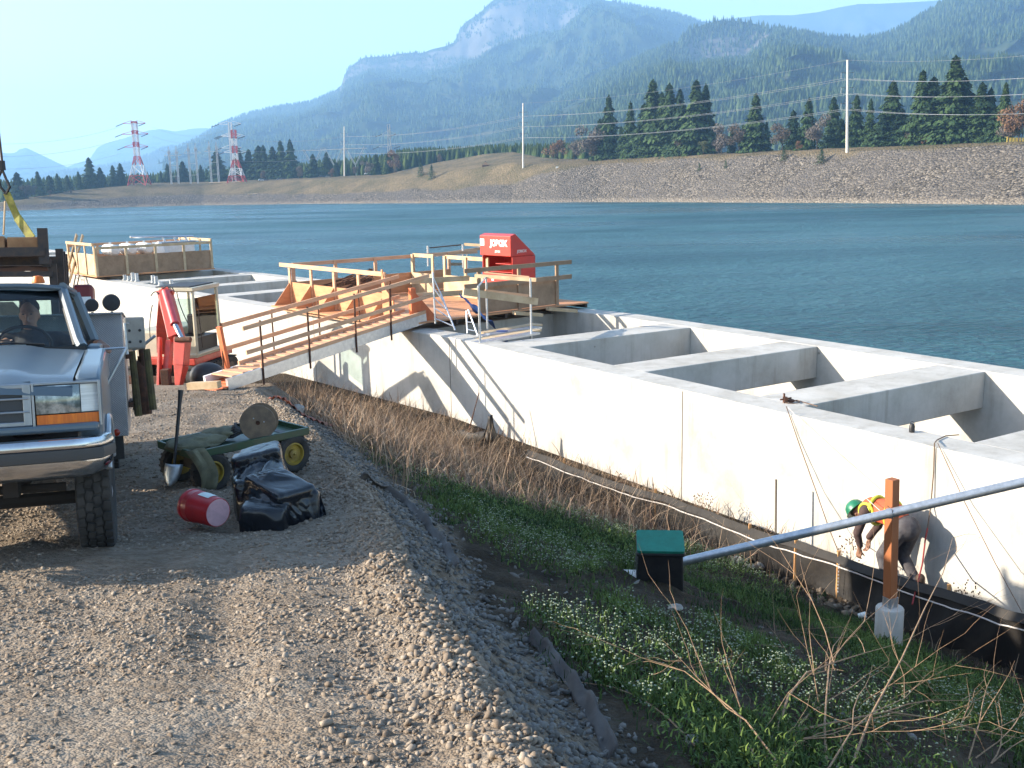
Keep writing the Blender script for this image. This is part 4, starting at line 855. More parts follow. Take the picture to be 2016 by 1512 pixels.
# overhead rack with dark steel headpiece
rk_ = MB(); rk_.bar((-3.0, -1.0, 2.36), (-3.0, .40, 2.36), .10, .085).bar((-3.0, .385, 2.24), (-3.0, .385, 2.585), .09, .075, up=(1, 0, 0)).bar((-3.0, -.96, 2.24), (-3.0, -.96, 2.585), .09, .075, up=(1, 0, 0))
for x_ in (-3.35, -3.65, -3.95): rk_.bar((x_, -1.0, 2.30), (x_, .52, 2.30), .08, .08).bar((x_, .50, 2.0 - .1 * 0), (x_, .50, 2.42), .07, .06, up=(1, 0, 0))
for y_ in (-.9, .40): rk_.bar((-3.0, y_, 2.26), (-4.0, y_, 2.26), .07, .08)
for x_ in (-3.1, -3.9):
    for y_ in (-.9, .45): rk_.bar((x_, y_, .96), (x_, y_, 2.25), .07, .07, up=(1, 0, 0))
rk_.bar((-3.05, -1.0, 2.17), (-3.05, .45, 2.15), .06, .05); rk_.build('overhead_rack', steel, tk)
wv = MB(); wv.grid([[(-3.02 - .3 * v, -1.0 + 1.40 * u, 2.235 - .02 * abs(math.sin(u * 11)) - .03 * v) for v in (0, .5, 1)] for u in np.linspace(0, 1, 40)]); wv.build('corrugated_sheet', rust, tk, True)
# stakes and rusty cylinders hung on the bed side
sr = MB(); sr.bar((-3.3, 1.09, 1.30), (-4.3, 1.09, 1.30), .05, .05).bar((-3.3, 1.09, .82), (-4.3, 1.09, .82), .05, .05); sr.build('side_rack', rust, tk)
moss = mat('mossy_timber', (.13, .11, .045), .95, col2=(.07, .05, .03), scale=9, bump=.3)
for i, (y_, x_, h0, h1, mt_) in enumerate(((1.155, -3.35, .70, 1.36, moss), (1.25, -3.45, .72, 1.42, rust), (1.30, -3.25, .76, 1.38, moss))):
    MB().tube([(x_, y_, h0), (x_ - .02, y_ - .03, h1)], [.038, .034], 8).build('stake', mt_, tk, True)
MB().lathe([(.001, 0), (.09, .01), (.09, .46), (.05, .53), (.025, .55), (.025, .60)], 16, (-3.5, 1.20, .70)).build('cylinder', rust, tk, True)
MB().lathe([(.001, 0), (.07, .01), (.07, .40), (.04, .47), (.02, .5)], 14, (-3.6, 1.17, .74)).build('cylinder', steel, tk, True)
MB().tube([(-3.3, 1.14, 1.38), (-3.25, 1.21, 1.40), (-3.22, 1.36, 1.52)], .016, 8).build('crank_handle', galv, tk, True)
# lumber blocks riding on the rack (each a thing)
def TP(x, y, z): return TO + b2 * x + a2 * y + k3 * (z + .05)
blk = [(-3.15, .20, 2.45, .28, .22, .11), (-3.15, -.08, 2.455, .26, .22, .12), (-3.15, -.36, 2.45, .26, .22, .11), (-3.18, -.20, 2.565, .24, .22, .10), (-3.18, -.48, 2.565, .26, .22, .10), (-3.45, .12, 2.46, .5, .2, .12)]
bl_l = ['brown timber block at the right end of the bottom row on the truck rack', 'brown timber block second from the right end of the bottom row on the truck rack', 'brown timber block third from the right end of the bottom row on the truck rack',
        'brown timber block topmost right on the stack over the cab', 'brown timber block topmost left on the stack over the cab', 'longer brown timber block behind the bottom row on the truck rack']
for (x_, y_, z_, wy, wx, hh), lb in zip(blk, bl_l):
    c = TP(x_, y_, z_); m = MB(); m.box(c, (wx, wy - .015, hh), (b2, a2, k3)); tag(m.build('timber_block', mat('old_timber', (.42, .22, .10), .85, col2=(.27, .13, .06), scale=7, bump=.2), bevel=.006), lb, 'timber block', 'timber blocks on the truck rack')
# sling hanging from a crane hook
sl_ = thing('lifting_sling', 'black wire and yellow webbing sling hanging above the timber on the truck rack', 'lifting sling', TP(-3.2, .2, 2.55))
e0 = D(-6, 230, 10.4); kx = D(4, 318, 10.4); MB().tube([e0, kx], .012, 6).build('wire', steel, sl_, True)
MB().tube([D(3, 316, 10.4), D(4, 335, 10.4)], [.03, .036], 8).build('swivel', black, sl_, True)
for sx_ in (-1, 1): MB().tube([D(4, 333, 10.4), D(4 + 7 * sx_, 350, 10.4), D(10 + 9 * sx_, 368, 10.4), D(12, 382, 10.4)], .014, 6).build('loop', black, sl_, True)
MB().bar(D(13, 380, 10.4), D(35, 430, 10.4), .07, .012, up=(0, 1, 0)).build('webbing', mat('yellow_webbing', (.30, .29, .06), .8, col2=(.16, .15, .04), scale=12), sl_)
MB().bar(D(34, 428, 10.4), D(63, 470, 10.3), .085, .012, up=(0, 1, 0)).build('webbing', MATS['yellow_webbing'], sl_)
MB().tube([D(10, 396, 10.4), D(7, 462, 10.3)], .010, 6).build('tag_line', woodp, sl_, True)
MB().box((-3.55, .70, 1.93), (.5, .18, .26)).build('hose_box', mat('dark_red_paint', (.20, .012, .015), .4, col2=(.12, .01, .01), scale=4), tk, bevel=.03)
MB().box((-3.30, .72, 1.90), (.02, .1, .07)).build('lamp', white, tk)

# ================================================================== people
skinm = mat('skin', (0.20, 0.105, 0.07), 0.6, col2=(.30, .16, .10), scale=8)
hairm = mat('dark_hair', (.012, .010, .009), .8, col2=(.03, .02, .016), scale=40)
def fuse(o, vox, sm=6):
    r_ = o.modifiers.new('remesh', 'REMESH'); r_.mode = 'VOXEL'; r_.voxel_size = vox; r_.use_smooth_shade = True
    s_ = o.modifiers.new('smooth', 'SMOOTH'); s_.iterations = sm; s_.factor = .5
def head(m, c, f, u, s=1.0, face=True):
    """head of height .23: c centre, f facing, u up"""
    f = V3(f) / np.linalg.norm(f); u = V3(u) - f * (V3(u) @ f); u /= np.linalg.norm(u); l = np.cross(u, f); A_ = (f, l, u); c = V3(c)
    m.ell(c + u * .02 * s, (.095 * s, .075 * s, .115 * s), A_); m.ell(c + f * .02 * s - u * .055 * s, (.07 * s, .055 * s, .06 * s), A_); m.ell(c + f * .06 * s - u * .095 * s, (.025 * s, .028 * s, .02 * s), A_)
    m.cap(c + f * .088 * s + u * .005 * s, c + f * .112 * s - u * .03 * s, .010 * s, .015 * s, 8)
    for q in (-1, 1):
        m.ell(c + l * .076 * s * q - u * .005 * s, (.018 * s, .010 * s, .032 * s), A_); m.ell(c + f * .082 * s + l * q * .032 * s + u * .028 * s, (.016 * s, .026 * s, .009 * s), A_)
    m.cap(c + f * .092 * s - l * .022 * s - u * .058 * s, c + f * .092 * s + l * .022 * s - u * .058 * s, .008 * s, .008 * s, 8)
    return A_
def hand(m, wrist, d, palm_n, curl=.5, thumb=1):
    d = V3(d) / np.linalg.norm(d); n_ = V3(palm_n); n_ = n_ - d * (n_ @ d); n_ /= np.linalg.norm(n_); s_ = np.cross(n_, d); w_ = V3(wrist)
    m.box(w_ + d * .05, (.09, .075, .026), (d, s_, n_)); m.cap(w_ - d * .01, w_ + d * .03, .026, .026, 10)
    for i, (o_, ln) in enumerate(((-.028, .062), (-.010, .074), (.009, .068), (.027, .054))):
        p = w_ + d * .092 + s_ * o_; a = 0; r_ = .0095
        for seg in (.45, .32, .23):
            a += curl * .9; q = p + (d * math.cos(a) + n_ * math.sin(a)) * ln * seg * 1.15; m.cap(p, q, r_, r_ * .92, 8); p = q; r_ *= .92
    p = w_ + d * .03 - s_ * .034 * thumb; q = p + (d * .6 - s_ * thumb * .6 + n_ * .4) * .042; m.cap(p, q, .012, .0105, 8); m.cap(q, q + (d * .8 - s_ * thumb * .1 + n_ * .5) * .03, .0105, .009, 8)
# ---- driver, seated
dr = thing('person', 'person with short dark hair at the wheel of the pickup truck', 'person', world=False); dr.matrix_world = TM
hd_c = (-1.80, .34, 1.715); m = MB(); hx = V3(hd_c)
A_ = head(m, hx, (1, -.12, -.05), (0, 0, 1), 1.0)
m.cap(hx - np.array([.01, 0, .09]), hx - np.array([.02, 0, .18]), .055, .06); m.ell((-1.84, .34, 1.42), (.115, .20, .17)); m.cap((-1.84, .34, 1.42), (-1.90, .34, 1.08), .155, .16)
m.cap((-1.84, .14, 1.50), (-1.84, .54, 1.50), .065, .065)
m.cap((-1.84, .55, 1.50), (-1.66, .78, 1.42), .055, .045); m.cap((-1.66, .78, 1.42), (-1.42, .90, 1.455), .045, .032); hand(m, (-1.41, .905, 1.455), (.75, .45, -.35), (0, -.2, -1), .35, -1)
m.cap((-1.84, .13, 1.50), (-1.68, .06, 1.30), .055, .045); m.cap((-1.68, .06, 1.30), (-1.45, .16, 1.46), .042, .03); hand(m, (-1.45, .16, 1.46), (.6, .1, .35), (.3, .5, -.6), .9, 1)
for y_ in (.25, .43): m.cap((-1.90, y_, 1.06), (-1.45, y_, 1.10), .085, .065); m.cap((-1.45, y_, 1.10), (-1.15, y_, .78), .062, .045); m.cap((-1.15, y_, .77), (-1.0, y_, .78), .045, .035)
bo = m.build('body', skinm, dr); fuse(bo, .008, 5)
m = MB(); m.ell((-1.84, .34, 1.42), (.128, .215, .18)); m.cap((-1.84, .34, 1.42), (-1.90, .34, 1.08), .168, .175); m.cap((-1.84, .13, 1.50), (-1.84, .55, 1.50), .078, .078)
m.cap((-1.84, .55, 1.50), (-1.66, .78, 1.42), .070, .058); m.cap((-1.66, .78, 1.42), (-1.50, .86, 1.445), .056, .048); m.cap((-1.84, .13, 1.50), (-1.68, .06, 1.30), .070, .058); m.cap((-1.68, .06, 1.30), (-1.52, .13, 1.41), .055, .045)
m.cap((-1.82, .34, 1.56), (-1.83, .34, 1.53), .075, .09)
jk = m.build('jacket', mat('dark_jacket', (.022, .022, .028), .9, col2=(.04, .035, .035), scale=20), dr); fuse(jk, .012, 5)
m = MB()
for y_ in (.25, .43): m.cap((-1.90, y_, 1.06), (-1.45, y_, 1.10), .098, .078); m.cap((-1.45, y_, 1.10), (-1.17, y_, .80), .074, .058)
fuse(m.build('trousers', mat('denim', (.03, .045, .09), .9, col2=(.02, .03, .06), scale=30), dr), .012, 4)
m = MB(); m.ell(hx + np.array([-.022, 0, .068]), (.096, .082, .080)); m.ell(hx + np.array([-.045, 0, .01]), (.068, .079, .085)); o_ = m.build('hair', hairm, dr, True)
for q in (-1, 1): MB().ell(hx + V3(A_[0]) * .083 + V3(A_[1]) * .030 * q + V3(A_[2]) * .012, (.009, .014, .006), A_).build('eye', black, dr, True)
sv = MB(); sv.grid([[(-1.70 + .03 * math.cos(3 * v) , .34 + .19 * v, 1.18 + .34 * u) for v in np.linspace(-1, 1, 7)] for u in np.linspace(0, 1, 5)]); 
m = MB(); m.ell((-1.84, .34, 1.38), (.14, .19, .16)); m.cap((-1.84, .34, 1.40), (-1.88, .34, 1.15), .165, .18); vs_ = m.build('vest', mat('orange_vest', (.55, .10, .04), .8, col2=(.42, .08, .03), scale=12), dr); fuse(vs_, .012, 4)

def zmap(z): return np.interp(z, [0, .42, .6, .84, .9, 1.19, 1.44, 2.0, 3.5], [0, .42, .64, .885, .945, 1.262, 1.482, 2.045, 3.55])
def lift(o):
    if o.name.startswith('wheel') and o.type == 'EMPTY': return
    if o.type == 'MESH' and not o.data.get('lifted'):
        for v_ in o.data.vertices: v_.co.z = float(zmap(v_.co.z))
        o.data['lifted'] = 1
    for c_ in o.children: lift(c_)
bpy.context.view_layer.update(); lift(tk); lift(dr)
# ---- worker bending over between the fence and the wall
wx, wy = 4.93, 12.62
wp_ = np.array([wx, wy, -5.28]); fdir = np.array([-.55, .835, 0]); fdir /= np.linalg.norm(fdir); ldir = np.cross(np.array([0, 0, 1.]), fdir)   # l = person's left = towards the camera
wk = thing('person', 'person in orange vest and green hard hat bending down behind the silt fence', 'person', wp_)
def WP(x, y, z): return wp_ + fdir * x + ldir * y + np.array([0, 0, z])
hipc = WP(-.12, 0, .88); shc = WP(.36, 0, 1.0)
m = MB()
hc = WP(.60, .0, .90); A_ = head(m, hc, fdir * .55 + np.array([0, 0, -.85]), fdir * .8 + np.array([0, 0, .45]), 1.0)
m.cap(WP(.42, 0, .98), WP(.54, 0, .93), .062, .055)
m.cap(hipc, WP(.12, 0, 1.0), .15, .14); m.cap(WP(.12, 0, 1.0), shc, .145, .13); m.cap(shc + ldir * .16, shc - ldir * .16, .075, .075)
leg = [((-.12, .10, .84), (.10, .13, .47), (-.02, .14, .08), (.18, .15, .045)), ((-.15, -.10, .84), (-.02, -.12, .45), (-.30, -.12, .08), (-.12, -.12, .045))]
for a, b, c_, d_ in leg: m.cap(WP(*a), WP(*b), .095, .065); m.cap(WP(*b), WP(*c_), .062, .042); m.cap(WP(*c_), WP(*d_), .045, .036)
arms = [((.36, .19, .98), (.42, .24, .70), (.40, .20, .47)), ((.36, -.19, .98), (.44, -.22, .70), (.52, -.14, .48))]
for i, (a, b, c_) in enumerate(arms): m.cap(WP(*a), WP(*b), .055, .043); m.cap(WP(*b), WP(*c_), .041, .028); hand(m, WP(*c_), np.array([0, 0, -1.]) + fdir * .15, fdir * .2 + ldir * (-.9 if i == 0 else .9), .6, 1 if i == 0 else -1)
fuse(m.build('body', skinm, wk), .008, 5)
m = MB(); m.cap(hipc + fdir * .02, WP(.12, 0, 1.0), .165, .155); m.cap(WP(.12, 0, 1.0), shc, .158, .142); m.cap(shc + ldir * .17, shc - ldir * .17, .088, .088)
for a, b, c_ in arms: m.cap(WP(*a), WP(*b), .068, .056); m.cap(WP(*b), WP(c_[0], c_[1], c_[2] + .06), .053, .042)
fuse(m.build('jacket', mat('brown_jacket', (.075, .045, .04), .9, col2=(.05, .03, .028), scale=18), wk), .011, 4)
m = MB(); m.ell(WP(-.13, 0, .87), (.19, .18, .17))
for a, b, c_, d_ in leg: m.cap(WP(*a), WP(*b), .115, .085); m.cap(WP(*b), WP(*c_), .082, .066)
fuse(m.build('trousers', mat('grey_trousers', (.085, .08, .085), .9, col2=(.05, .045, .05), scale=14), wk), .011, 4)
for a, b, c_, d_ in leg:
    q = MB(); q.cap(WP(c_[0] - .05, c_[1], c_[2] - .03), WP(d_[0] + .05, d_[1], d_[2] - .0), .055, .05); q.cap(WP(*c_), WP(c_[0], c_[1], .22), .06, .062); fuse(q.build('boot', mat('boot_leather', (.05, .03, .02), .7), wk), .01, 3)
m = MB(); m.cap(WP(.03, 0, .99), WP(.12, 0, 1.01), .172, .172); m.cap(WP(.12, 0, 1.01), WP(.38, 0, 1.005), .172, .156); m.cap(shc + ldir * .13, shc - ldir * .13, .096, .096)
ve = m.build('vest', MATS['orange_vest'], wk); fuse(ve, .011, 4)
for x_ in (.06, .30):
    q = MB(); q.tube([WP(x_ + .015 * math.cos(a), .183 * math.sin(a), 1.0 + .183 * math.cos(a)) for a in np.linspace(0, 2 * math.pi, 28)], .022, 8, False); q.build('reflective_band', mat('lime_band', (.62, .68, .05), .6, col2=(.5, .55, .05), scale=9), ve, True)
q = MB(); q.tube([shc + ldir * .16 + (fdir * math.cos(a) + np.array([0, 0, 1.]) * math.sin(a)) * .105 for a in np.linspace(0, 2 * math.pi, 24)], .018, 8, False); q.build('reflective_band', MATS['lime_band'], ve, True)
hu = V3(A_[2]); hf = V3(A_[0]); hh_ = MB(); hcap = hc + hu * .05
prof = [(.135, -.01), (.132, .03), (.115, .075), (.075, .112), (.001, .125)]; hh_.lathe(prof, 24, hcap, hu); hh_.lathe([(.135, -.012), (.150, -.014), (.150, -.006), (.135, -.002)], 24, hcap + hf * .012, hu)
hh_.build('hard_hat', mat('green_hard_hat', (.012, .13, .07), .4, col2=(.015, .17, .09), scale=6), wk, True)
# bucket by the hands
# ================================================================== excavator
ex = thing('excavator', 'small red and cream excavator parked behind the gangway foot with its arm bent down', 'excavator', D(372, 745, 26))
EY = 26.0; KE = 1.28
orr = mat('excavator_red', (0.55, 0.055, 0.03), 0.45, col2=(0.38, 0.04, 0.025), scale=7, coat=.2)
def ez(p): return np.array(p)
gzE = BA + BB * EY
cc = D(382, 655, EY + .6); cx, cy = cc[0], cc[1]; eh = R(-12)
EX = np.array([math.cos(eh), math.sin(eh), 0]); EYa = np.array([-math.sin(eh), math.cos(eh), 0]); EA = (EX, EYa, up)
gz_e = gz(cx, cy)
hs = np.array([cx - .02, cy, gz_e])
class XB(MB):
    def build(s, *a, **k): s.v = [tuple(hs + (np.array(q) - hs) * KE) for q in s.v]; return MB.build(s, *a, **k)
CW, CH = .66, 1.34; cb = hs + up * .62; cab = XB()
for sx_ in (-1, 1):
    for sy_ in (-1, 1): cab.tube([cb + EX * sx_ * CW / 2 + EYa * sy_ * .5, cb + EX * sx_ * (CW / 2 - .01) + EYa * sy_ * .48 + up * CH], .035, 8)
for zz in (.03, CH - .02):
    for sx_ in (-1, 1): cab.tube([cb + EX * sx_ * CW / 2 + EYa * .5 + up * zz, cb + EX * sx_ * CW / 2 - EYa * .5 + up * zz], .035, 8)
    for sy_ in (-1, 1): cab.tube([cb - EX * CW / 2 + EYa * sy_ * .5 + up * zz, cb + EX * CW / 2 + EYa * sy_ * .5 + up * zz], .035, 8)
cab.box(cb + up * (CH + .0), (CW + .08, 1.1, .07), EA).box(cb + up * .02, (CW, 1.0, .10), EA).box(cb + up * .22 - EYa * .5, (CW - .05, .03, .36), EA)
cab.build('cab', cream, ex, True, bevel=.01)
XB().box(cb + up * .80 - EYa * .505, (CW - .07, .008, CH - .62), EA).build('front_window', glass, ex); XB().box(cb + up * .8 + EX * CW / 2, (.008, .94, CH - .62), EA).build('side_window', glass, ex)
XB().box(cb + up * .45 + EYa * .2 - EX * .04, (.34, .1, .62), EA).box(cb + up * .2 + EYa * .05, (.34, .34, .3), EA).build('seat', black, ex, bevel=.03)
XB().box(cb + up * .2, (CW - .1, .9, .3), EA).build('cab_interior', dark, ex)
XB().tube([cb + EX * .24 - EYa * .3 + up * .25, cb + EX * .24 - EYa * .32 + up * .72], .014, 6).build('lever', dark, ex)
XB().box(cb + up * (CH + .045) - EX * .1, (CW * 1.1, 1.0, .02), EA).build('sun_shade', dark, ex)

XB().box(hs + up * .80 - EX * .72 + EYa * .35, (.8, 1.5, .62), EA).build('engine_cover', cream, ex, bevel=.06)
XB().box(hs + up * .52 - EX * .3 + EYa * .2, (1.25, 1.6, .14), EA).build('turntable', orr, ex, bevel=.02)
for sx_ in (-1, 1):
    q = hs + EX * (.62 * sx_ - .30) + up * .22; tr_ = XB(); n_ = 28; prof = []
    for k in range(n_):
        a = 2 * math.pi * k / n_; prof.append((math.cos(a) * .2 + (.75 if math.cos(a) > 0 else -.75), math.sin(a) * .2))
    tr_.prism(prof, q - EX * .15, EYa, up, .30 if np.cross(EYa, up) @ EX > 0 else -.30)
    for k in range(16): tr_.box(q + EYa * (-.85 + 1.7 * k / 15) + up * .205, (.31, .05, .03), EA).box(q + EYa * (-.85 + 1.7 * k / 15) - up * .205, (.31, .05, .03), EA)
    tk_o = tr_.build('track', rubber, ex, True)
    for k in range(4): XB().lathe([(.001, -.17), (.12, -.17), (.12, .17), (.001, .17)], 14, q + EYa * (-.6 + .4 * k), EX).build('roller', steel, tk_o, True)
XB().box(hs - EYa * 1.25 + up * .18 - EX * .3, (1.5, .06, .34), EA).build('dozer_blade', rust, ex)
# arm: boom towards us, stick hanging down
ap = D(326, 576, EY - 2.0); el_ = D(352, 668, EY - 2.9); foot_ = D(352, 762, EY - 3.2); bp0 = hs + (up * .75 - EX * .40 - EYa * .55) * KE
def taper(m, p, q, w0, h0, w1_, h1, side):
    w0, h0, w1_, h1 = w0 * KE, h0 * KE, w1_ * KE, h1 * KE
    p, q, s_ = V3(p), V3(q), V3(side); s_ = s_ - (q - p) * ((q - p) @ s_) / ((q - p) @ (q - p)); s_ /= np.linalg.norm(s_); d = (q - p) / np.linalg.norm(q - p); n_ = np.cross(d, s_)
    vs = []
    for c, w_, h_ in ((p, w0, h0), (q, w1_, h1)):
        for i, j in ((-1, -1), (1, -1), (1, 1), (-1, 1)): vs.append(c + s_ * w_ / 2 * i + n_ * h_ / 2 * j)
    m.add(vs, [(0, 3, 2, 1), (4, 5, 6, 7), (0, 1, 5, 4), (1, 2, 6, 5), (2, 3, 7, 6), (3, 0, 4, 7)])
SX = np.array([1., -.2, 0]); KE = 1.1
m = MB(); taper(m, bp0, (bp0 + ap) / 2 + up * .02, .20, .22, .24, .34, SX); taper(m, (bp0 + ap) / 2 + up * .02, ap, .24, .34, .22, .24, SX); m.build('boom', orr, ex, bevel=.012)
m = MB(); taper(m, ap + up * .02, el_ - SX * .04, .24, .26, .26, .34, SX); m.tube([ap - SX * .16, ap + SX * .2], .06, 12); b_o = m.build('stick', orr, ex, bevel=.012)
m = MB()
for s_ in (-1, 1): taper(m, ap + SX * (.15 * s_) - np.array([0, .05, 0]), el_ + SX * (.13 * s_) - SX * .04, .025, .2, .025, .30, SX)
m.build('stick_plate', orr, ex, bevel=.005)
m = MB(); taper(m, el_ + up * .05 + SX * .10, el_ * .45 + foot_ * .55 + SX * .06, .27, .26, .22, .24, SX); taper(m, el_ * .45 + foot_ * .55 + SX * .06, foot_, .22, .24, .10, .14, SX); m.ell(foot_, (.07, .07, .07)); m.build('lower_arm', orr, ex, bevel=.012)
cyl0 = ap + SX * .08 - np.array([0, .24, -.05]); cyl1 = ap * .35 + el_ * .65 + SX * .10 - np.array([0, .24, 0]); cyl2 = el_ + SX * .14 - np.array([0, .16, -.02])
MB().tube([cyl0, cyl1], .087, 16).tube([cyl1 * .97 + cyl0 * .03, cyl1 * 1.0], .102, 16).build('cylinder', mat('cylinder_pink_red', (.55, .09, .10), .5, col2=(.48, .06, .07), scale=5), ex, True); MB().tube([cyl1, cyl2], .054, 14).build('cylinder_rod', chrome, ex, True)
MB().tube([cyl2 - SX * .16, cyl2 + SX * .2], .065, 12).build('pivot_pin', rust, ex, True)
m = MB(); a = D(315, 664, EY - 2.8); b = D(314, 762, EY - 3.1); taper(m, a, b, .05, .10, .06, .14, SX); taper(m, D(335, 670, EY - 2.7), D(325, 764, EY - 3.0), .12, .16, .14, .12, SX); m.build('bucket_link', orr, ex, bevel=.008)
m = MB(); m.box(D(327, 742, EY - 3.1), (.18, .22, .36)); m.tube([D(316, 755, EY - 3.0), D(350, 757, EY - 3.1)], .04, 10); m.build('coupler', rust, ex, bevel=.01)
for k, (x0, y0, x1, y1, hh) in enumerate(((297, 583, 313, 580, 14), (318, 572, 336, 568, 12), (330, 568, 343, 574, 13), (300, 600, 296, 668, -12), (348, 575, 372, 640, -6))):
    p = D(x0, y0, EY - 2.1); q = D(x1, y1, EY - 2.2); c = (p + q) / 2; o_ = D((x0 + x1) / 2 - (6 if hh < 0 else 0), (y0 + y1) / 2 - max(hh, 0), EY - 2.15)
    MB().tube([p * (1 - u) ** 2 + o_ * 2 * u * (1 - u) + q * u * u + up * 0 for u in np.linspace(0, 1, 9)], .012, 6).build('hydraulic_hose', black, ex, True)
XB().tube([cb + EX * (CW / 2 + .02) - EYa * .5 + up * .9, cb + EX * (CW / 2 + .08) - EYa * .55 + up * (CH + .02), cb + EX * (CW / 2 + .15) - EYa * .55 + up * (CH - .1), cb + EX * (CW / 2 + .16) - EYa * .5 + up * .3], .011, 6).build('grab_rail', steel, ex, True)

# dark mound and beams on the ground behind the gangway
def drop(px, py): return Bn(px, py)
q = drop(412, 745); MBx = MB()
tag(MB().bar(D(372, 760, 18.9), D(432, 757, 18.7), .14, .13).build('timber_beam', woodp), 'long pale timber beam lying on the gravel left of the gangway foot', 'timber beam')
c = D(408, 738, 23.5); c[2] = gz(c[0], c[1]); m = MB(); m.ell(c + up * .2, (.42, .36, .32)); o_ = m.build('rubber_mat_bundle', black, None, True); tag(o_, 'black bundle lying beside the excavator, just left of the gangway post', 'bundle')

# ================================================================== garden cart and what lies on it
cq = Bn(470, 945); cyaw = R(9); CX = np.array([math.cos(cyaw), math.sin(cyaw), 0]); CYa = np.array([-math.sin(cyaw), math.cos(cyaw), 0]); CA = (CX, CYa, up)
cl_ = Bn(418, 958); crr = Bn(578, 932)
CX = (crr - cl_) / np.linalg.norm(crr - cl_); CX[2] = 0; CX /= np.linalg.norm(CX); CYa = np.array([-CX[1], CX[0], 0]); CA = (CX, CYa, up)
ctr = (cl_ + crr) / 2 + CYa * .30; ctr[2] = BA + BB * ctr[1]
green = mat('green_cart_paint', (.008, .055, .022), .5, col2=(.02, .045, .025), scale=8, coat=.2); yel = mat('yellow_wheel_paint', (.36, .25, .02), .6, col2=(.18, .12, .03), scale=9)
ct = thing('garden_cart', 'flat green garden cart with yellow wheels, loaded with bags and a reel', 'cart', ctr)
wb = float(np.linalg.norm((crr - cl_)[:2])) / 2
dk = MB(); dk.box(ctr + up * .37, (wb * 2 + .36, .66, .03), CA); dk.build('bed', green, ct, bevel=.005)
rl = MB(); 
for s_ in (-1, 1): rl.box(ctr + up * .40 + CYa * .33 * s_, (wb * 2 + .38, .03, .07), CA).box(ctr + up * .40 + CX * (wb + .18) * s_, (.03, .66, .07), CA)
rl.build('side_rail', green, ct, bevel=.005)
ax_b = MB()
for s_ in (-1, 1): ax_b.box(ctr + up * .2 + CX * wb * s_, (.05, .52, .05), CA).box(ctr + up * .3 + CX * wb * s_, (.06, .3, .18), CA)
ax_b.build('axle', black, ct)
for sx_ in (-1, 1):
    for sy_ in (-1, 1):
        c = ctr + CX * wb * sx_ + CYa * .29 * sy_ + up * .195
        whp = MB(); pr = [(.115, -.05), (.135, -.06), (.17, -.058), (.192, -.035), (.197, 0), (.192, .035), (.17, .058), (.135, .06), (.115, .05)]; whp.lathe(pr + [pr[0]], 32, c, -CYa, caps=False)
        for k in range(22): a = 2 * math.pi * k / 22; r3 = CX * math.cos(a) + up * math.sin(a); whp.box(c + r3 * .196, (.012, .08, .02), (r3, CYa, np.cross(r3, CYa)))
        wo = whp.build('wheel', rubber, ct, True); MB().lathe([(.118, -.045), (.118, .045), (.10, .05), (.088, .02), (.05, .02), (.045, .045), (.015, .05), (.001, .07)], 28, c, CYa * sy_).build('rim', yel, wo, True)
MB().tube([ctr + up * .30 + CX * (wb + .25), ctr + up * .16 + CX * (wb + .33), ctr + up * .02 + CX * (wb + .36)], .014, 8).build('tow_bar', black, ct, True)
# reel on the cart
rc = D(511, 836, ctr[1] + .02); rA = np.array([.12, -1, .10]); rA /= np.linalg.norm(rA); rx = ctr + CX * .18; rc = np.array([rc[0], rc[1], ctr[2] + .385 + .165]); rl_ = thing('cable_reel', 'round plywood cable reel standing on edge on the green cart', 'reel', rc)
for s_, nm in ((1, 'flange'), (-1, 'flange')): MB().lathe([(.022, -.008), (.172, -.008), (.172, .008), (.022, .008), (.022, -.008)], 40, rc + rA * .12 * s_, rA).build(nm, mat('reel_plywood', (.24, .17, .11), .85, col2=(.15, .11, .08), scale=12, bump=.1), rl_, True)
MB().lathe([(.022, -.115), (.09, -.115), (.09, .115), (.022, .115)], 24, rc, rA).build('hub', rust, rl_, True)
for a in (.9, 3.0, 5.1): MB().lathe([(.007, 0), (.001, .004)], 8, rc + rA * .128 + (np.cross(rA, up) * math.cos(a) + up * math.sin(a)) * .06, rA).build('bolt', galv, rl_, True)
canvas = mat('olive_canvas', (.17, .16, .10), .9, col2=(.10, .095, .06), scale=9, bump=.3)
def lumpy(name, c, rad, mt, label, cat, seed, ax=None, n=26, amp=.25, fold=7.0, flat=.0, parent=None):
    m = MB(); m.ell((0, 0, 0), (1, 1, 1), None, n, n // 2 + 4); v = np.array(m.v); 
    nz = noise2(v[:, 0] * 1.7 + v[:, 2] * 1.3, v[:, 1] * 1.7 - v[:, 2] * .7, seed, 4, 1.6); rg = 1 - np.abs(noise2(v[:, 0] * 1.1 + v[:, 2], v[:, 1] * 1.3, seed + 9, 3, 2.2)) * 2
    v = v * (1 + amp * nz + amp * .5 * rg)[:, None]; v[:, 2] = np.maximum(v[:, 2], -.75); A_ = np.array(ax if ax is not None else np.eye(3)); v = (v * np.array(rad)) @ A_ + V3(c); m.v = [tuple(q) for q in v]
    o_ = m.build(name, mt, parent, True, ang=50); return tag(o_, label, cat) if label else o_
bag_t = ctr[2] + .42
lumpy('canvas_bag', ctr - CX * .42 + up * (.40 + .03), (.27, .20, .06), canvas, 'slumped olive canvas bag at the left end of the green cart', 'bag', 3, (CX, CYa, up))
lumpy('canvas_bag', ctr - CX * .12 + up * (.42 + .04) + CYa * .05, (.17, .15, .05), canvas, 'crumpled olive canvas bag in the middle of the green cart, left of the reel', 'bag', 8, (CX, CYa, up))
m = MB()
for k in range(7): c = ctr + CX * (.0 + .02 * k) + up * (.45 + .012 * k) - CYa * .05; m.tube([c + CX * .13 * math.cos(a) + CYa * .10 * math.sin(a) + up * .02 * math.sin(3 * a + k) for a in np.linspace(0, 6.0, 18)], .010, 6)
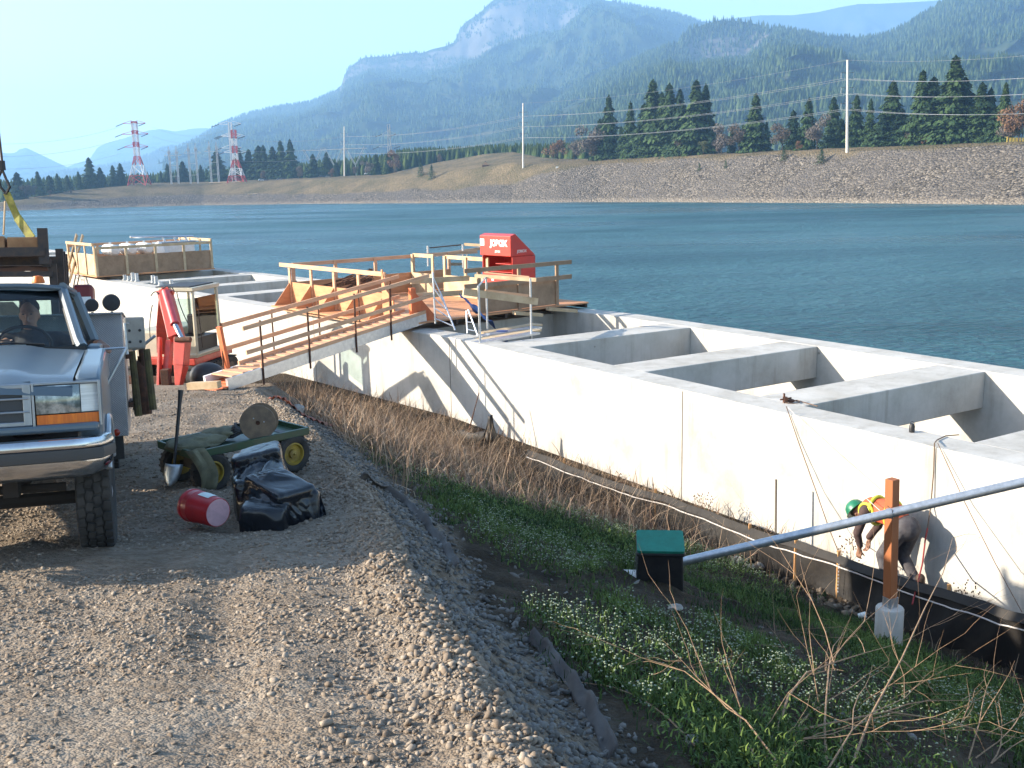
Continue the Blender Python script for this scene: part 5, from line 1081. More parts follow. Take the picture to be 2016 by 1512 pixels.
tag(m.build('coiled_cable', black, None, True), 'coiled dark cable in front of the plywood reel on the cart', 'cable')
strap = MB(); s0 = ctr - CX * (wb + .29) - CYa * .35; rows = []
for u in np.linspace(0, 1, 10): p = s0 + CX * (.10 + .10 * math.sin(u * 2)) + up * (.47 - .42 * u) - CYa * (.03 + .05 * math.sin(u * 3)); rows.append([p + CX * (v * .09) + CYa * .02 * math.sin(4 * v + 3 * u) for v in (-1, -.4, .3, 1)])
strap.grid(rows); o_ = strap.build('canvas_flap', canvas, None, True); o_.modifiers.new('s', 'SOLIDIFY').thickness = .006; tag(o_, 'olive canvas flap hanging off the left end of the green cart', 'canvas')
# shovel
s0 = D(356, 768, 9.35); s1 = D(343, 915, 9.15); gzs = BA + BB * 9.1
sh = thing('shovel', 'long black handled shovel leaning upright against the left end of the cart', 'shovel', (s1[0], s1[1], gzs))
MB().tube([s0, s0 * .82 + s1 * .18, s1], [.026, .017, .015], 10).build('handle', black, sh, True)
d_ = (s1 - s0) / np.linalg.norm(s1 - s0); sl2 = np.cross(d_, np.array([0, 1., 0])); m = MB(); rows = []
for u in np.linspace(0, 1, 8):
    wv_ = .085 * (1 - u ** 3 * .75); rows.append([s1 + d_ * (.20 * u - .01) + np.array([-.02 * u, -.03, 0]) + sl2 * v * wv_ + np.array([0, .03 * v * v, 0]) for v in np.linspace(-1, 1, 7)])
m.grid(rows); o_ = m.build('blade', galv, sh, True); o_.modifiers.new('s', 'SOLIDIFY').thickness = .004
# tarp heap
TX = np.array([.30, -.95, 0]); TX /= np.linalg.norm(TX); TY = np.array([-TX[1], TX[0], 0]); tc_ = Bn(522, 1008); tc_[2] = BA + BB * tc_[1]; rows = []
NU, NV = 90, 72
tarpm = mat('black_poly_sheet', (.006, .008, .012), .26, col2=(.016, .020, .026), scale=5, bump=.12, bscale=8, bdist=.03, fac=(.5, .75))
def settle_sheet():
    """let a sheet fall over a few lumps with the cloth solver, keep only the settled shape"""
    base = np.array([tc_[0], tc_[1], gz(tc_[0], tc_[1])])
    lump = MB()
    for a_, b_, r_, h_ in ((-.44, .02, .24, .50), (-.10, -.06, .26, .32), (.22, .10, .28, .34), (.46, -.02, .20, .20), (.28, .32, .13, .22)):
        c = base + TX * a_ + TY * b_; w9 = a_ * 7 + b_ * 9; e1 = np.array([math.cos(w9), math.sin(w9), .25 * math.sin(w9 * 3)]); e1 /= np.linalg.norm(e1); e2 = np.cross(up, e1); e2 /= np.linalg.norm(e2); lump.box((c[0], c[1], gz(c[0], c[1]) + h_ * .38), (r_ * 1.5, r_ * 1.15, h_ * .95), (e1, e2, np.cross(e1, e2)))
    lo = lump.build('sheet_form', black, None, True)
    gd_m = MB(); gx = np.linspace(-1.6, 1.6, 26); gd_m.grid([[(base[0] + u, base[1] + v, gz(base[0] + u, base[1] + v)) for v in gx] for u in gx]); gro = gd_m.build('sheet_floor', black, None, True)
    for o_ in (lo, gro):
        o_.modifiers.new('c', 'COLLISION'); o_.collision.thickness_outer = .012; o_.collision.cloth_friction = 40
    sm_ = MB(); rows = []
    for u in np.linspace(-.95, .95, NU):
        row = []
        for v in np.linspace(-.88, .88, NV):
            w_ = .11 * math.sin(6.5 * v + 2.2 * math.sin(2.1 * u)) +   .08 * math.sin(8.0 * u + 1.7 * v + 1); p = base + TX * (u * .84 + .04 * math.sin(7 * v)) + TY * (v * .60 + .03 * math.sin(5 * u)); row.append((p[0], p[1], base[2] + .85 + w_))
        rows.append(row)
    sm_.grid(rows); so_ = sm_.build('black_tarp', tarpm, None, True, ang=180)
    cl = so_.modifiers.new('cloth', 'CLOTH'); cs = cl.settings; cs.quality = 6; cs.mass = .25; cs.tension_stiffness = 25; cs.compression_stiffness = 25; cs.shear_stiffness = 12; cs.bending_stiffness = .35; cs.air_damping = 2
    cl.collision_settings.use_self_collision = True; cl.collision_settings.self_distance_min = .008; cl.collision_settings.distance_min = .008; cl.point_cache.frame_start = 1; cl.point_cache.frame_end = 60
    sc.frame_start = 1; sc.frame_end = 60
    for f in range(1, 54): sc.frame_set(f)
    dg = bpy.context.evaluated_depsgraph_get(); me = bpy.data.meshes.new_from_object(so_.evaluated_get(dg))
    for o_ in (lo, gro, so_): bpy.data.objects.remove(o_)
    sc.frame_set(1); me.materials.clear(); me.materials.append(tarpm); me.shade_smooth(); o_ = bpy.data.objects.new('black_tarp', me); C.objects.link(o_); return o_
o_ = settle_sheet(); md = o_.modifiers.new('s', 'SOLIDIFY'); md.thickness = .004; md = o_.modifiers.new('sub', 'SUBSURF'); md.levels = 1; md.render_levels = 1; tag(o_, 'crumpled shiny black plastic tarp heaped on the gravel in front of the cart', 'tarp')
# red bucket
b0 = Bn(384, 1040); b1 = Bn(436, 1046); br_ = .118; bax = np.array([.78, -.62, 0]); bax /= np.linalg.norm(bax); bc = Bn(432, 1042); bc = np.array([bc[0], bc[1], BA + BB * bc[1] + br_ + .015])
bk = thing('bucket', 'red plastic bucket with white label lying on its side by the tarp', 'bucket', bc)
MB().lathe([(.12, -.34), (.128, -.34), (.130, -.32), (.122, -.31), (.121, -.25), (.126, -.245), (.120, -.235), (.112, -.01), (.108, 0), (.10, -.004)], 40, bc, bax).build('shell', mat('red_plastic', (.40, .012, .018), .4, col2=(.30, .01, .015), scale=6, coat=.2), bk, True)
MB().lathe([(.001, -.006), (.030, -.006), (.032, -.002), (.036, -.006), (.098, -.006), (.104, .0)], 36, bc, bax).build('base_disc', mat('pinkish_plastic', (.50, .30, .33), .6, col2=(.38, .24, .27), scale=14), bk, True)
lb = MB(); sd = np.cross(bax, up); rows = [[bc - bax * (.06 + .13 * u) + (sd * math.cos(a) + up * math.sin(a)) * (.1185 + .006 * u) for a in np.linspace(R(72), R(130), 8)] for u in (0, .5, 1)]
lb.grid(rows); lb.build('label', paper, bk, True)

# ================================================================== silt fence, posts, pipe, valve box
fabric = mat('black_silt_fabric', (.008, .007, .007), .6, col2=(.035, .028, .021), scale=2.2, bump=.4, bscale=5, bdist=.03, fac=(.45, .8))
fpx = [(1040, 885), (1100, 906), (1180, 937), (1250, 958), (1325, 980), (1400, 1008), (1470, 1038), (1560, 1064), (1653, 1094), (1740, 1126), (1860, 1158), (1940, 1182), (2016, 1207), (2120, 1240), (2260, 1284), (2420, 1334)]
def fence_pt(px, py, off=1.3):
    d = ray(px, py); q = W0 + N0 * off; k = (q @ N0) / (d[:2] @ N0); return d * k
ftop = np.array([fence_pt(*q) for q in fpx]); rows = []
fx_ = np.linspace(0, len(fpx) - 1, 150); tp = np.stack([np.interp(fx_, range(len(fpx)), ftop[:, i]) for i in range(3)], -1)
fe = thing('silt_fence', 'long black fabric silt fence with white cord along the foot of the slope', 'silt fence', ftop[6])
m = MB()
for v in np.linspace(0, 1, 9):
    row = []
    for i, p in enumerate(tp):
        g_ = gz(p[0], p[1]) - .05; w_ = .05 * math.sin(i * .13 + 2 * v) * v + .012 * math.sin(i * .61 + v * 4) + .03 * math.sin(i * .07) * (1 - v)
        n_ = np.array([N0[0], N0[1], 0]); row.append(np.array([p[0], p[1], p[2] * (1 - v) + g_ * v + .006 * math.sin(i * .37) * (1 - v)]) + n_ * w_)
    rows.append(row)
m.grid(rows); fo = m.build('fabric', fabric, fe, True, ang=80)
m = MB(); n_ = np.array([N0[0], N0[1], 0]); m.tube([rows[2][i] + n_ * .02 + up * .008 * math.sin(i * .17) for i in range(0, 150, 2)], .009, 6); m.build('cord', mat('white_cord', (.55, .52, .50), .8), fe, True)
m = MB(); m.grid([[p + n_ * (.01 + .05 * v) - up * (.09 * v) for p in rows[0]] for v in (0, .5, 1)]); m.build('hem', mat('grey_hem', (.030, .026, .022), .8, col2=(.014, .012, .011), scale=4), fe, True)
for px in (1110, 1290, 1470, 1560, 1653, 1862):
    i = int(np.argmin([abs(pix_ - px) for pix_ in np.interp(fx_, range(len(fpx)), [q[0] for q in fpx])])); p = tp[i]; g_ = gz(p[0], p[1])
    MB().box((p[0] - n_[0] * .03, p[1] - n_[1] * .03, (p[2] + .05 + g_) / 2), (.035, .035, p[2] + .05 - g_)).build('stake', mat('fresh_stake_wood', (.55, .30, .12), .8, col2=(.4, .2, .08), scale=9), fe)
m = MB()
p = tp[int(np.argmin(np.abs(np.interp(fx_, range(len(fpx)), [q[0] for q in fpx]) - 1655)))]
for k in range(9): m.box((p[0] + n_[0] * .05, p[1] + n_[1] * .05 , p[2] - .1 - k * .045), (.012, .012, .02))
m.build('seam_staple', MATS['white_cord'], fe)
# loose end of fabric higher up, against the wall
m = MB(); q0, q1 = fence_pt(890, 862, .55), fence_pt(968, 862, .55); q0 = wp(15.0, .8, -5.0); q1 = wp(12.8, 1.0, -5.0)
P0_ = D(898, 848, 20.6); P1_ = D(962, 852, 19.6); rows = [[P0_ * (1 - u) + P1_ * u + up * (.02 * math.sin(9 * u) - .28 * v) + np.array([0, .04 * math.sin(11 * u + v), 0]) for u in np.linspace(0, 1, 16)] for v in (0, .5, 1)]
m.grid(rows); rows = [[D(948 + 34 * u, 868 - 50 * v + 4 * math.sin(5 * u), 19.6) + np.array([0, .10 * math.sin(7 * u + 2 * v), 0]) for u in np.linspace(0, 1, 14)] for v in np.linspace(0, 1, 8)]
for j, r3 in enumerate(rows):
    c = sum(r3) / len(r3); k = 1 - .75 * math.sin(math.pi * j / 7 * .5); rows[j] = [c + (p - c) * k for p in r3]
m.grid(rows); o_ = m.build('silt_fabric_scrap', fabric, None, True, ang=70); o_.modifiers.new('s', 'SOLIDIFY').thickness = .01; tag(o_, 'bunched black fabric scrap standing among the dry weeds against the wall', 'fabric')
tag(MB().tube([D(922, 852, 20.3), D(943, 773, 20.6)], [.016, .010], 6).build('thin_stake', rust), 'thin rusty rod leaning in the weeds beside the bunched black fabric', 'rod')
# geotextile edges showing at the toe of the gravel
def geo(name, lab, pxl, w_=.16):
    m = MB(); pts = []
    for px, py, z in pxl: pts.append(G(px, py, z))
    pts = np.array(pts); f_ = np.linspace(0, len(pts) - 1, 40); q = np.stack([np.interp(f_, range(len(pts)), pts[:, i]) for i in range(3)], -1)
    d = np.array([.85, .53, 0]); rows = []
    for v in np.linspace(-1, 1, 7): rows.append([p + d * (.10 * v) + up * (.05 * (1 - v * v) - .06 * max(v, 0) + .015 * math.sin(i * .6 + v)) for i, p in enumerate(q)])
    m.grid(rows); o_ = m.build(name, mat('geotextile', (.10, .095, .10), .75, col2=(.06, .055, .055), scale=5, bump=.3), None, True); o_.modifiers.new('s', 'SOLIDIFY').thickness = .012; tag(o_, lab, 'geotextile')
def ontoe(px, py):
    """point of the ground surface seen at this photo point"""
    d = ray(px, py); a = 1.0
    for k in range(400):
        p = d * a / 1.0
        if p[2] < gz(p[0], p[1]): break
        a += .04
    return p
def geo2(name, lab, pxl):
    pts = np.array([ontoe(*q) for q in pxl]); f_ = np.linspace(0, len(pts) - 1, 44); q = np.stack([np.interp(f_, range(len(pts)), pts[:, i]) for i in range(3)], -1); m = MB(); d = np.array([.85, .53, 0]); rows = []
    for v in np.linspace(-1, 1, 7): rows.append([np.array([p[0], p[1], 0]) + d * (.035 * v) + up * (gz(p[0] + d[0] * .035 * v, p[1] + d[1] * .035 * v) + .035 + .035 * v + .012 * math.sin(i * .6 + 2 * v)) for i, p in enumerate(q)])
    m.grid(rows); o_ = m.build(name, mat('geotextile', (.085, .075, .068), .8, col2=(.045, .04, .038), scale=5, bump=.3), None, True); o_.modifiers.new('s', 'SOLIDIFY').thickness = .01; tag(o_, lab, 'geotextile')
geo2('geotextile_edge', 'grey fabric edge curling out of the gravel toe, beyond the flower clumps', [(712, 946), (760, 968), (800, 995), (835, 1030), (865, 1068), (885, 1100), (898, 1125)])
geo2('geotextile_edge', 'grey fabric edge curling out of the gravel toe, at the near end of the bank', [(1042, 1262), (1068, 1285), (1095, 1320), (1125, 1355), (1150, 1390), (1180, 1440), (1205, 1495)])
# valve box
vb = ontoe(1296, 1138); vb[2] = gz(vb[0], vb[1]); vx = np.array([.97, -.10, 0]); vx /= np.linalg.norm(vx); vy = np.array([-vx[1], vx[0], 0]); tilt = np.array([-.0, -.28, 1.]); tilt /= np.linalg.norm(tilt); vy2 = np.cross(tilt, vx); VA = (vx, vy2, tilt)
vbx = thing('valve_box', 'black plastic valve box with bright green lid set in the slope', 'valve box', vb)
m = MB(); Hh = .44; m.add([vb + vx * a + vy2 * b + tilt * c for a, b, c in ((-.25, -.20, -.12), (.25, -.20, -.12), (.25, .20, -.12), (-.25, .20, -.12), (-.215, -.165, Hh - .04), (.215, -.165, Hh - .04), (.215, .165, Hh - .04), (-.215, .165, Hh - .04))], [(0, 3, 2, 1), (4, 5, 6, 7), (0, 1, 5, 4), (1, 2, 6, 5), (2, 3, 7, 6), (3, 0, 4, 7)])
m.build('body', black, vbx, bevel=.02); 
MB().box(vb + tilt * (Hh - .035), (.47, .37, .05), VA).build('rim', black, vbx, bevel=.02)
m = MB(); pl_ = []
for cx_, cy_, a0 in ((.20, .15, 0), (-.20, .15, 90), (-.20, -.15, 180), (.20, -.15, 270)):
    for a in np.linspace(a0, a0 + 90, 5): pl_.append((cx_ + .03 * math.cos(R(a)), cy_ + .03 * math.sin(R(a))))
m.prism(pl_, vb + tilt * (Hh - .012), vx, vy2, .025); m.build('lid', mat('green_lid', (.005, .17, .115), .6, col2=(.004, .13, .085), scale=7, bump=.15), vbx)
pe = vb - vx * .28 - vy2 * .16 + up * .13; tag(MB().tube([pe + vx * .10, pe - vx * .12, pe - vx * .22], [.052, .052, .038], 16).build('drain_pipe', white, None, True), 'short white plastic pipe end poking out left of the green lidded box', 'pipe')
# galvanised pipe resting against the post
p0 = D(1338, 1107, 10.75); pm_ = D(1750, 1011, 10.3); p1 = pm_ + (pm_ - p0) * 2.4
gp = thing('steel_pipe', 'long galvanised steel pipe slung at an angle past the red wooden post', 'pipe', p0)
MB().tube([p0, pm_, p1], .049, 20).build('tube', galv, gp, True); MB().tube([pm_ - (pm_ - p0) / 4.6 * .03, pm_ + (pm_ - p0) / 4.6 * .06], .055, 20).build('coupling', galv, gp, True)
# post in its concrete footing
pb = pm_ + np.array([.03, .16, 0]); pb = np.array([pb[0], pb[1], 0]); gb = gz(pb[0], pb[1]); 
rp_ = thing('wooden_post', 'square reddish wooden post cast in a round concrete footing on the slope', 'post', (pb[0], pb[1], gb))
yp = R(28); pX = np.array([math.cos(yp), math.sin(yp), 0]); pY = np.array([-math.sin(yp), math.cos(yp), 0]); topz = D(1757, 943, pb[1])[2]; fz = D(1752, 1196, pb[1])[2]
lean = D(1757, 943, pb[1]) - D(1752, 1196, pb[1]); c0 = D(1752, 1196, pb[1]); MB().bar(c0 - up * .05, c0 + lean, .105, .105, up=pY).build('post', mat('stained_cedar', (.36, .12, .035), .7, col2=(.22, .07, .025), scale=3, stretch=(1, 1, .2), bump=.15), rp_, bevel=.004)
m = MB(); hf_ = fz - gb; m.lathe([(.148, -.08), (.148, hf_ - .01), (.138, hf_ + .005), (.001, hf_ + .02)], 28, (c0[0], c0[1], gb)); m.build('footing', conc, rp_, True)
m = MB(); m.box(c0 + up * .06 + pX * .0, (.116, .116, .13), (pX, pY, up)); m.build('base_bracket', galv, rp_)
MB().tube([pm_ + np.array([.02, .10, -.05]), pm_ + np.array([.02, -.05, -.05]), pm_ + np.array([.02, -.05, .05]), pm_ + np.array([.02, .10, .05])], .004, 5).build('wire_tie', steel, rp_)
# grey stake in front of wall
q = fence_pt(1528, 1040, .5); t_ = fence_pt(1528, 944, .5); tag(MB().tube([(q[0], q[1], -5.3), t_], .016, 6).build('stake', mat('weathered_stake', (.12, .10, .08), .9)), 'thin grey stake standing upright in front of the lit wall', 'stake')
# clamp with ropes on the wall top
def onwall(px, py, s=.02): return fence_pt(px, py, s)
q = G(1546, 793, TOPZ); cl = thing('rope_clamp', 'rusty clamp with knotted rope tails sitting on the edge of the wall top', 'clamp', q)
m = MB(); m.box(q + up * .04, (.06, .09, .10)); m.box(q + up * .10 + np.array([-.02, 0, 0]), (.02, .05, .10)); m.tube([q + up * .05 - np.array([.08, 0, 0]), q + up * .07 + np.array([.1, .03, 0])], .014, 6); m.ell(q + np.array([.09, .0, .03]), (.06, .04, .03)); m.build('jaw', rust, cl)
r_ = random.Random(3)
m = MB(); m.tube([q + up * .03, q + np.array([.22, .12, .01]), G(1610, 800, TOPZ + .01)], .008, 5); m.tube([q + np.array([.12 * math.cos(a) + .1, .10 * math.sin(a), .01]) for a in np.linspace(0, 7, 20)], .007, 5); m.build('rope_tail', ropem, cl)
def rope(lab, pts, r, mt, nm='rope'): tag(MB().tube(pts, r, 6).build(nm, mt, None, True), lab, 'rope')
rope('brown rope hanging from the rusty clamp down the wall towards the worker', [onwall(1548, 800), onwall(1572, 870, .04), onwall(1606, 965, .12), onwall(1632, 1040, .3), fence_pt(1656, 1100, 1.1)], .007, ropem)
rope('thin pale rope running from the clamp slanting right to the pipe', [onwall(1552, 802), onwall(1620, 880, .2), onwall(1680, 958, .5), fence_pt(1732, 1005, .8)], .004, MATS['white_cord'])
rope('dark rope looped over the wall top at right and hanging down straight', [G(1888, 856, TOPZ + .01), G(1862, 858, TOPZ + .015), G(1845, 866, TOPZ + .015), onwall(1840, 872, .02), onwall(1838, 930, .02), onwall(1832, 1000, .05), onwall(1826, 1040, .15)], .008, ropem)
rope('red rope lower part hanging beside the worker down to the fence', [onwall(1826, 1040, .15), onwall(1822, 1060, .3), onwall(1816, 1110, .6), fence_pt(1806, 1150, 1.2), fence_pt(1796, 1190, 1.5)], .010, redrope)
rope('thin brown rope slanting down the wall at the right edge of the photo', [onwall(1846, 872), onwall(1900, 990, .1), onwall(1960, 1110, .3), fence_pt(2012, 1205, .9)], .005, ropem)
q = G(1795, 851, TOPZ); cu = thing('flask', 'small black flask standing on the wall top near the right end', 'flask', q); MB().lathe([(.001, 0), (.035, 0), (.038, .02), (.038, .09), (.03, .105), (.03, .12), (.001, .125)], 18, q).build('body', black, cu, True); MB().tube([q + up * .12 + np.array([.028 * math.cos(a), 0, .028 * math.sin(a)]) for a in np.linspace(0, 3.14, 8)], .004, 5).build('handle', steel, cu, True)
# paper cup and rocks by the footing
q = ontoe(1690, 1218); tag(MB().lathe([(.001, 0), (.03, 0), (.038, .09), (.034, .09)], 14, (q[0], q[1], gz(q[0], q[1]) + .03), (.8, -.3, .3)).build('paper_cup', paper, None, True), 'small white paper cup lying on the slope left of the concrete footing', 'cup')

# orange netting rag at the foot of the gangway
m = MB(); Q = np.array([ontoe(*q) for q in ((540, 768), (575, 778), (610, 788), (650, 802), (690, 815))]); f_ = np.linspace(0, 4, 50); q = np.stack([np.interp(f_, range(5), Q[:, i]) for i in range(3)], -1); r7 = random.Random(2)
m.grid([[np.array([p[0] + .10 * v, p[1] + .16 * v, gz(p[0] + .10 * v, p[1] + .16 * v) + .05 + .06 * abs(math.sin(i * .9 + v * 3))]) for i, p in enumerate(q)] for v in np.linspace(-1, 1, 6)])
tag(m.build('orange_netting', mat('faded_orange_net', (.36, .09, .05), .85, col2=(.16, .09, .06), scale=18), None, True), 'torn faded orange netting strip lying between gravel and brush by the gangway foot', 'netting')
# ================================================================== loose stones (nobody could count them)
def ico(sub):
    b = bmesh.new(); bmesh.ops.create_icosphere(b, subdivisions=sub, radius=1.0); v = np.array([q.co[:] for q in b.verts]); f = np.array([[w_.index for w_ in q.verts] for q in b.faces]); b.free(); return v, f
def rocks(name, P, S, sub, material, label, seed, flat=(.45, .8), sink=.35, kindname='gravel', jag=.28):
    r_ = np.random.default_rng(seed); bv, bf = ico(sub); N = len(P); var = []
    for k in range(8):
        d = r_.normal(size=(3, 3)); v = bv.copy()
        for q in range(7): n_ = r_.normal(size=3); n_ /= np.linalg.norm(n_); h = r_.uniform(.34, .75); dd = v @ n_; v -= np.maximum(dd - h, 0)[:, None] * n_      # facets
        v *= 1 + r_.uniform(-jag, jag, (len(v), 1)) * .35; var.append(v)
    var = np.array(var); vi = r_.integers(0, 8, N); sc3 = np.stack([r_.uniform(.85, 1.5, N), r_.uniform(.7, 1.1, N), r_.uniform(flat[0], flat[1], N)], -1) * S[:, None]
    a = r_.uniform(0, 6.283, N); t1 = r_.normal(0, .25, N); t2 = r_.normal(0, .25, N)
    V = var[vi] * sc3[:, None, :]; ca, sa = np.cos(a)[:, None], np.sin(a)[:, None]
    x = V[:, :, 0] * ca - V[:, :, 1] * sa; y = V[:, :, 0] * sa + V[:, :, 1] * ca; z = V[:, :, 2] + x * t1[:, None] + y * t2[:, None]
    W = np.stack([x + P[:, 0:1], y + P[:, 1:2], z + P[:, 2:3] + (sc3[:, 2] * (1 - sink * 2) * .8)[:, None]], -1)
    F_ = (np.arange(N)[:, None, None] * len(bv) + bf[None]).reshape(-1); ti = np.repeat(r_.random(N), len(bv))
    o = bigmesh(name, W.reshape(-1, 3), F_, 3, material, tint=ti); return tag(o, label, kindname, kind='stuff')
def scatter(n_, x0, x1, y0, y1, cond, seed):
    r_ = np.random.default_rng(seed); x = r_.uniform(x0, x1, n_); y = y0 + (y1 - y0) * r_.random(n_) ** 1.35; _, s, t, u = profile(x, y); k = cond(x, y, s, t, u, r_.random(n_)); x, y = x[k], y[k]; return np.stack([x, y, ground_z(x, y)], -1)
stone_m = mat('gravel_stone', (0.15, 0.113, 0.082), 0.92, col2=(0.31, 0.26, 0.205), attr='tint', spec=.15)
stone_shade = mat('crushed_stone_shade', (0.085, 0.08, 0.074), 0.9, col2=(0.20, 0.19, 0.175), attr='tint', spec=.2)  # darker grey copy of the gravel stone, shade put into its colour
nr_ = lambda n_, lo, hi, k, seed: lo + (hi - lo) * np.random.default_rng(seed).random(n_) ** k
inview = lambda x, y: (x > -.62 * y - .6) & (x < .62 * y + .6)
p = scatter(95000, -5, 1.0, 2.3, 9.5, lambda x, y, s, t, u, r: (u < -.02) & inview(x, y) & (noise2(x * .5 + y * .2, y * 2.0 - x * .5, 40, 3, 1.0) * 1.4 + r * .9 > .34), 1); rocks('gravel_stones', p, nr_(len(p), .004, .023, 3.0, 2), 1, stone_m, 'small flat stones pressed into the gravel surface', 3, (.3, .6), .42)
p = scatter(95000, -6.5, 1.2, 2.3, 19, lambda x, y, s, t, u, r: (u > -1.3 + .4 * (y < 5)) & (u < .85) & (r < np.where(u < 0, np.exp(-(u / .5) ** 2), np.clip(1.9 - u / .42, 0, 1))) , 5); _u = profile(p[:, 0], p[:, 1])[3]; lit_ = _u < .02; rocks('gravel_stones', p[lit_], nr_(int(lit_.sum()), .010, .030, 2.6, 6), 1, stone_m, 'coarse dusty stones along the crest of the gravel bank, coloured tan for the lit side', 7, (.5, .9), .34); rocks('gravel_stones', p[~lit_], nr_(int((~lit_).sum()), .012, .034, 2.2, 8), 1, stone_shade, 'coarse crushed stones spilling over the edge of the gravel bank, coloured darker grey for shade', 70, (.55, .95), .3)  # split at the crest: tan on the lit side, darker grey on the shaded side
p = scatter(16000, -7, .5, 8, 22, lambda x, y, s, t, u, r: (u < -.2) & inview(x, y), 9); rocks('gravel_stones', p, nr_(len(p), .012, .03, 2.5, 10), 1, stone_m, 'loose stones scattered over the gravel beyond the cart', 11, (.4, .7), .4)
p = scatter(2600, -1.5, 5.5, 2.5, 14, lambda x, y, s, t, u, r: (u > .9) & (s > 1.4) & (r < .16 + .84 * np.exp(-(u - .9) / .7)), 13); rocks('gravel_stones', p, nr_(len(p), .012, .04, 2.4, 14), 1, stone_shade, 'stray stones rolled down the weedy slope, coloured darker grey for shade', 15, (.5, .9), .35)
clod_m = mat('brown_clod', (0.085, 0.062, 0.042), 0.97, col2=(0.23, 0.185, 0.14), attr='tint', spec=.05)
def near_path(pts, spread, n_, seed):
    r_ = np.random.default_rng(seed); Q = np.array([ontoe(*q) for q in pts]); f = r_.random(n_) * (len(Q) - 1); i = f.astype(int); w_ = (f - i)[:, None]; p = Q[i] * (1 - w_) + Q[np.minimum(i + 1, len(Q) - 1)] * w_; p[:, 0] += r_.normal(0, spread, n_); p[:, 1] += r_.normal(0, spread, n_); p[:, 2] = ground_z(p[:, 0], p[:, 1]); return p
p = near_path([(1430, 1095), (1520, 1130), (1600, 1160), (1660, 1190), (1710, 1215)], .28, 420, 17); rocks('soil_clods', p, nr_(len(p), .015, .065, 2.6, 18), 1, clod_m, 'brown clods and stones on the bare soil by the silt fence', 19, (.6, 1.), .3, 'clods')
for i, ((px, py), r3, lb) in enumerate([((1455, 1108), .085, 'rounded grey rock lying left in the group by the silt fence'), ((1478, 1118), .055, 'smaller grey rock beside the largest rocks by the silt fence'), ((1497, 1117), .075, 'grey rock lying right in the group by the silt fence'), ((580, 772), .16, 'pale angular rock at the edge of the gravel below the gangway'), ((1330, 1205), .06, 'grey stone sunk in the slope below the valve box')]):
    q = ontoe(px, py); m = MB(); bv, bf = ico(2); r_ = np.random.default_rng(50 + i); v = bv.copy()
    for k in range(10): n_ = r_.normal(size=3); n_ /= np.linalg.norm(n_); v -= np.maximum(v @ n_ - r_.uniform(.5, .85), 0)[:, None] * n_
    m.add(v * np.array([1.2, .9, .75]) * r3 + np.array([q[0], q[1], gz(q[0], q[1]) + r3 * .35]), bf.tolist()); tag(m.build('rock', mat('field_rock', (.20, .19, .18), .9, col2=(.36, .33, .28), scale=9, bump=.4)), lb, 'rock')

# ================================================================== ground cover
leaf_m = mat('leaf_green', (0.014, 0.040, 0.008), 0.7, col2=(0.13, 0.19, 0.045), attr='tint', spec=.2)
flow_m = mat('white_flower', (0.10, 0.14, 0.07), 0.8, col2=(0.29, 0.33, 0.24), attr='tint')
dry_m = mat('dry_stem', (0.12, 0.072, 0.045), 0.9, col2=(0.50, 0.37, 0.25), attr='tint', spec=.1)
def blades(name, P, L_, W_, lean, material, label, cat, seed, seg=2, tint=None, curl=.6, zdir=None):
    """thin bent blades: two-triangle strips"""
    r_ = np.random.default_rng(seed); N = len(P); a = r_.uniform(0, 6.283, N); tl_ = r_.normal(0, lean, N); h = np.stack([np.cos(a), np.sin(a)], -1)
    K = seg + 1; V = np.zeros((N, K * 2, 3)); wa = a + math.pi / 2 + r_.normal(0, .5, N); wv = np.stack([np.cos(wa), np.sin(wa), np.zeros(N)], -1)
    pos = P.copy(); ang = np.abs(tl_); cr_ = r_.uniform(.2, 1, N) * curl
    for k in range(K):
        w_ = W_ * (1 - .75 * k / seg); V[:, 2 * k] = pos - wv * (w_ / 2)[:, None]; V[:, 2 * k + 1] = pos + wv * (w_ / 2)[:, None]
        st = L_ / seg; pos = pos + np.stack([h[:, 0] * np.sin(ang) * st, h[:, 1] * np.sin(ang) * st, np.cos(ang) * st], -1); ang = ang + cr_
    f = np.array([[2 * k, 2 * k + 1, 2 * k + 3, 2 * k + 2] for k in range(seg)]); F_ = (np.arange(N)[:, None, None] * K * 2 + f[None]).reshape(-1)
    ti = np.repeat(np.clip((tint if tint is not None else r_.random(N)), 0, 1), K * 2); o = bigmesh(name, V.reshape(-1, 3), F_, 4, material, tint=ti); return tag(o, label, cat, kind='stuff')
brush_w = lambda t, s: np.clip((t - (3.6 - 1.2 * (s > 6.6) - 1.0 * (s < 3.2))) / 1.2, 0, 1)
# green low growth
def coverc(x, y, s, t, u, r):
    patch = noise2(x, y, 61, 3, .75); return (u > .55) & (s > 1.9) & (y < 22) & inview(x, y) & (r < np.clip(.52 + patch * 3.4, .02, 1) * (1 - .8 * brush_w(t, s)) * np.clip((u - .5) / .6, .1, 1))
p = scatter(330000, -2.5, 6.5, 2.6, 19, coverc, 21); r_ = np.random.default_rng(22); n0 = len(p)
blades('grass', p, r_.uniform(.03, .11, n0), r_.uniform(.006, .014, n0), .75, leaf_m, 'short green grass covering the slope', 'grass', 23, 2, tint=np.clip(.35 + noise2(p[:, 0], p[:, 1], 66, 3, 1.1) * .7 + r_.normal(0, .15, n0), 0, 1))
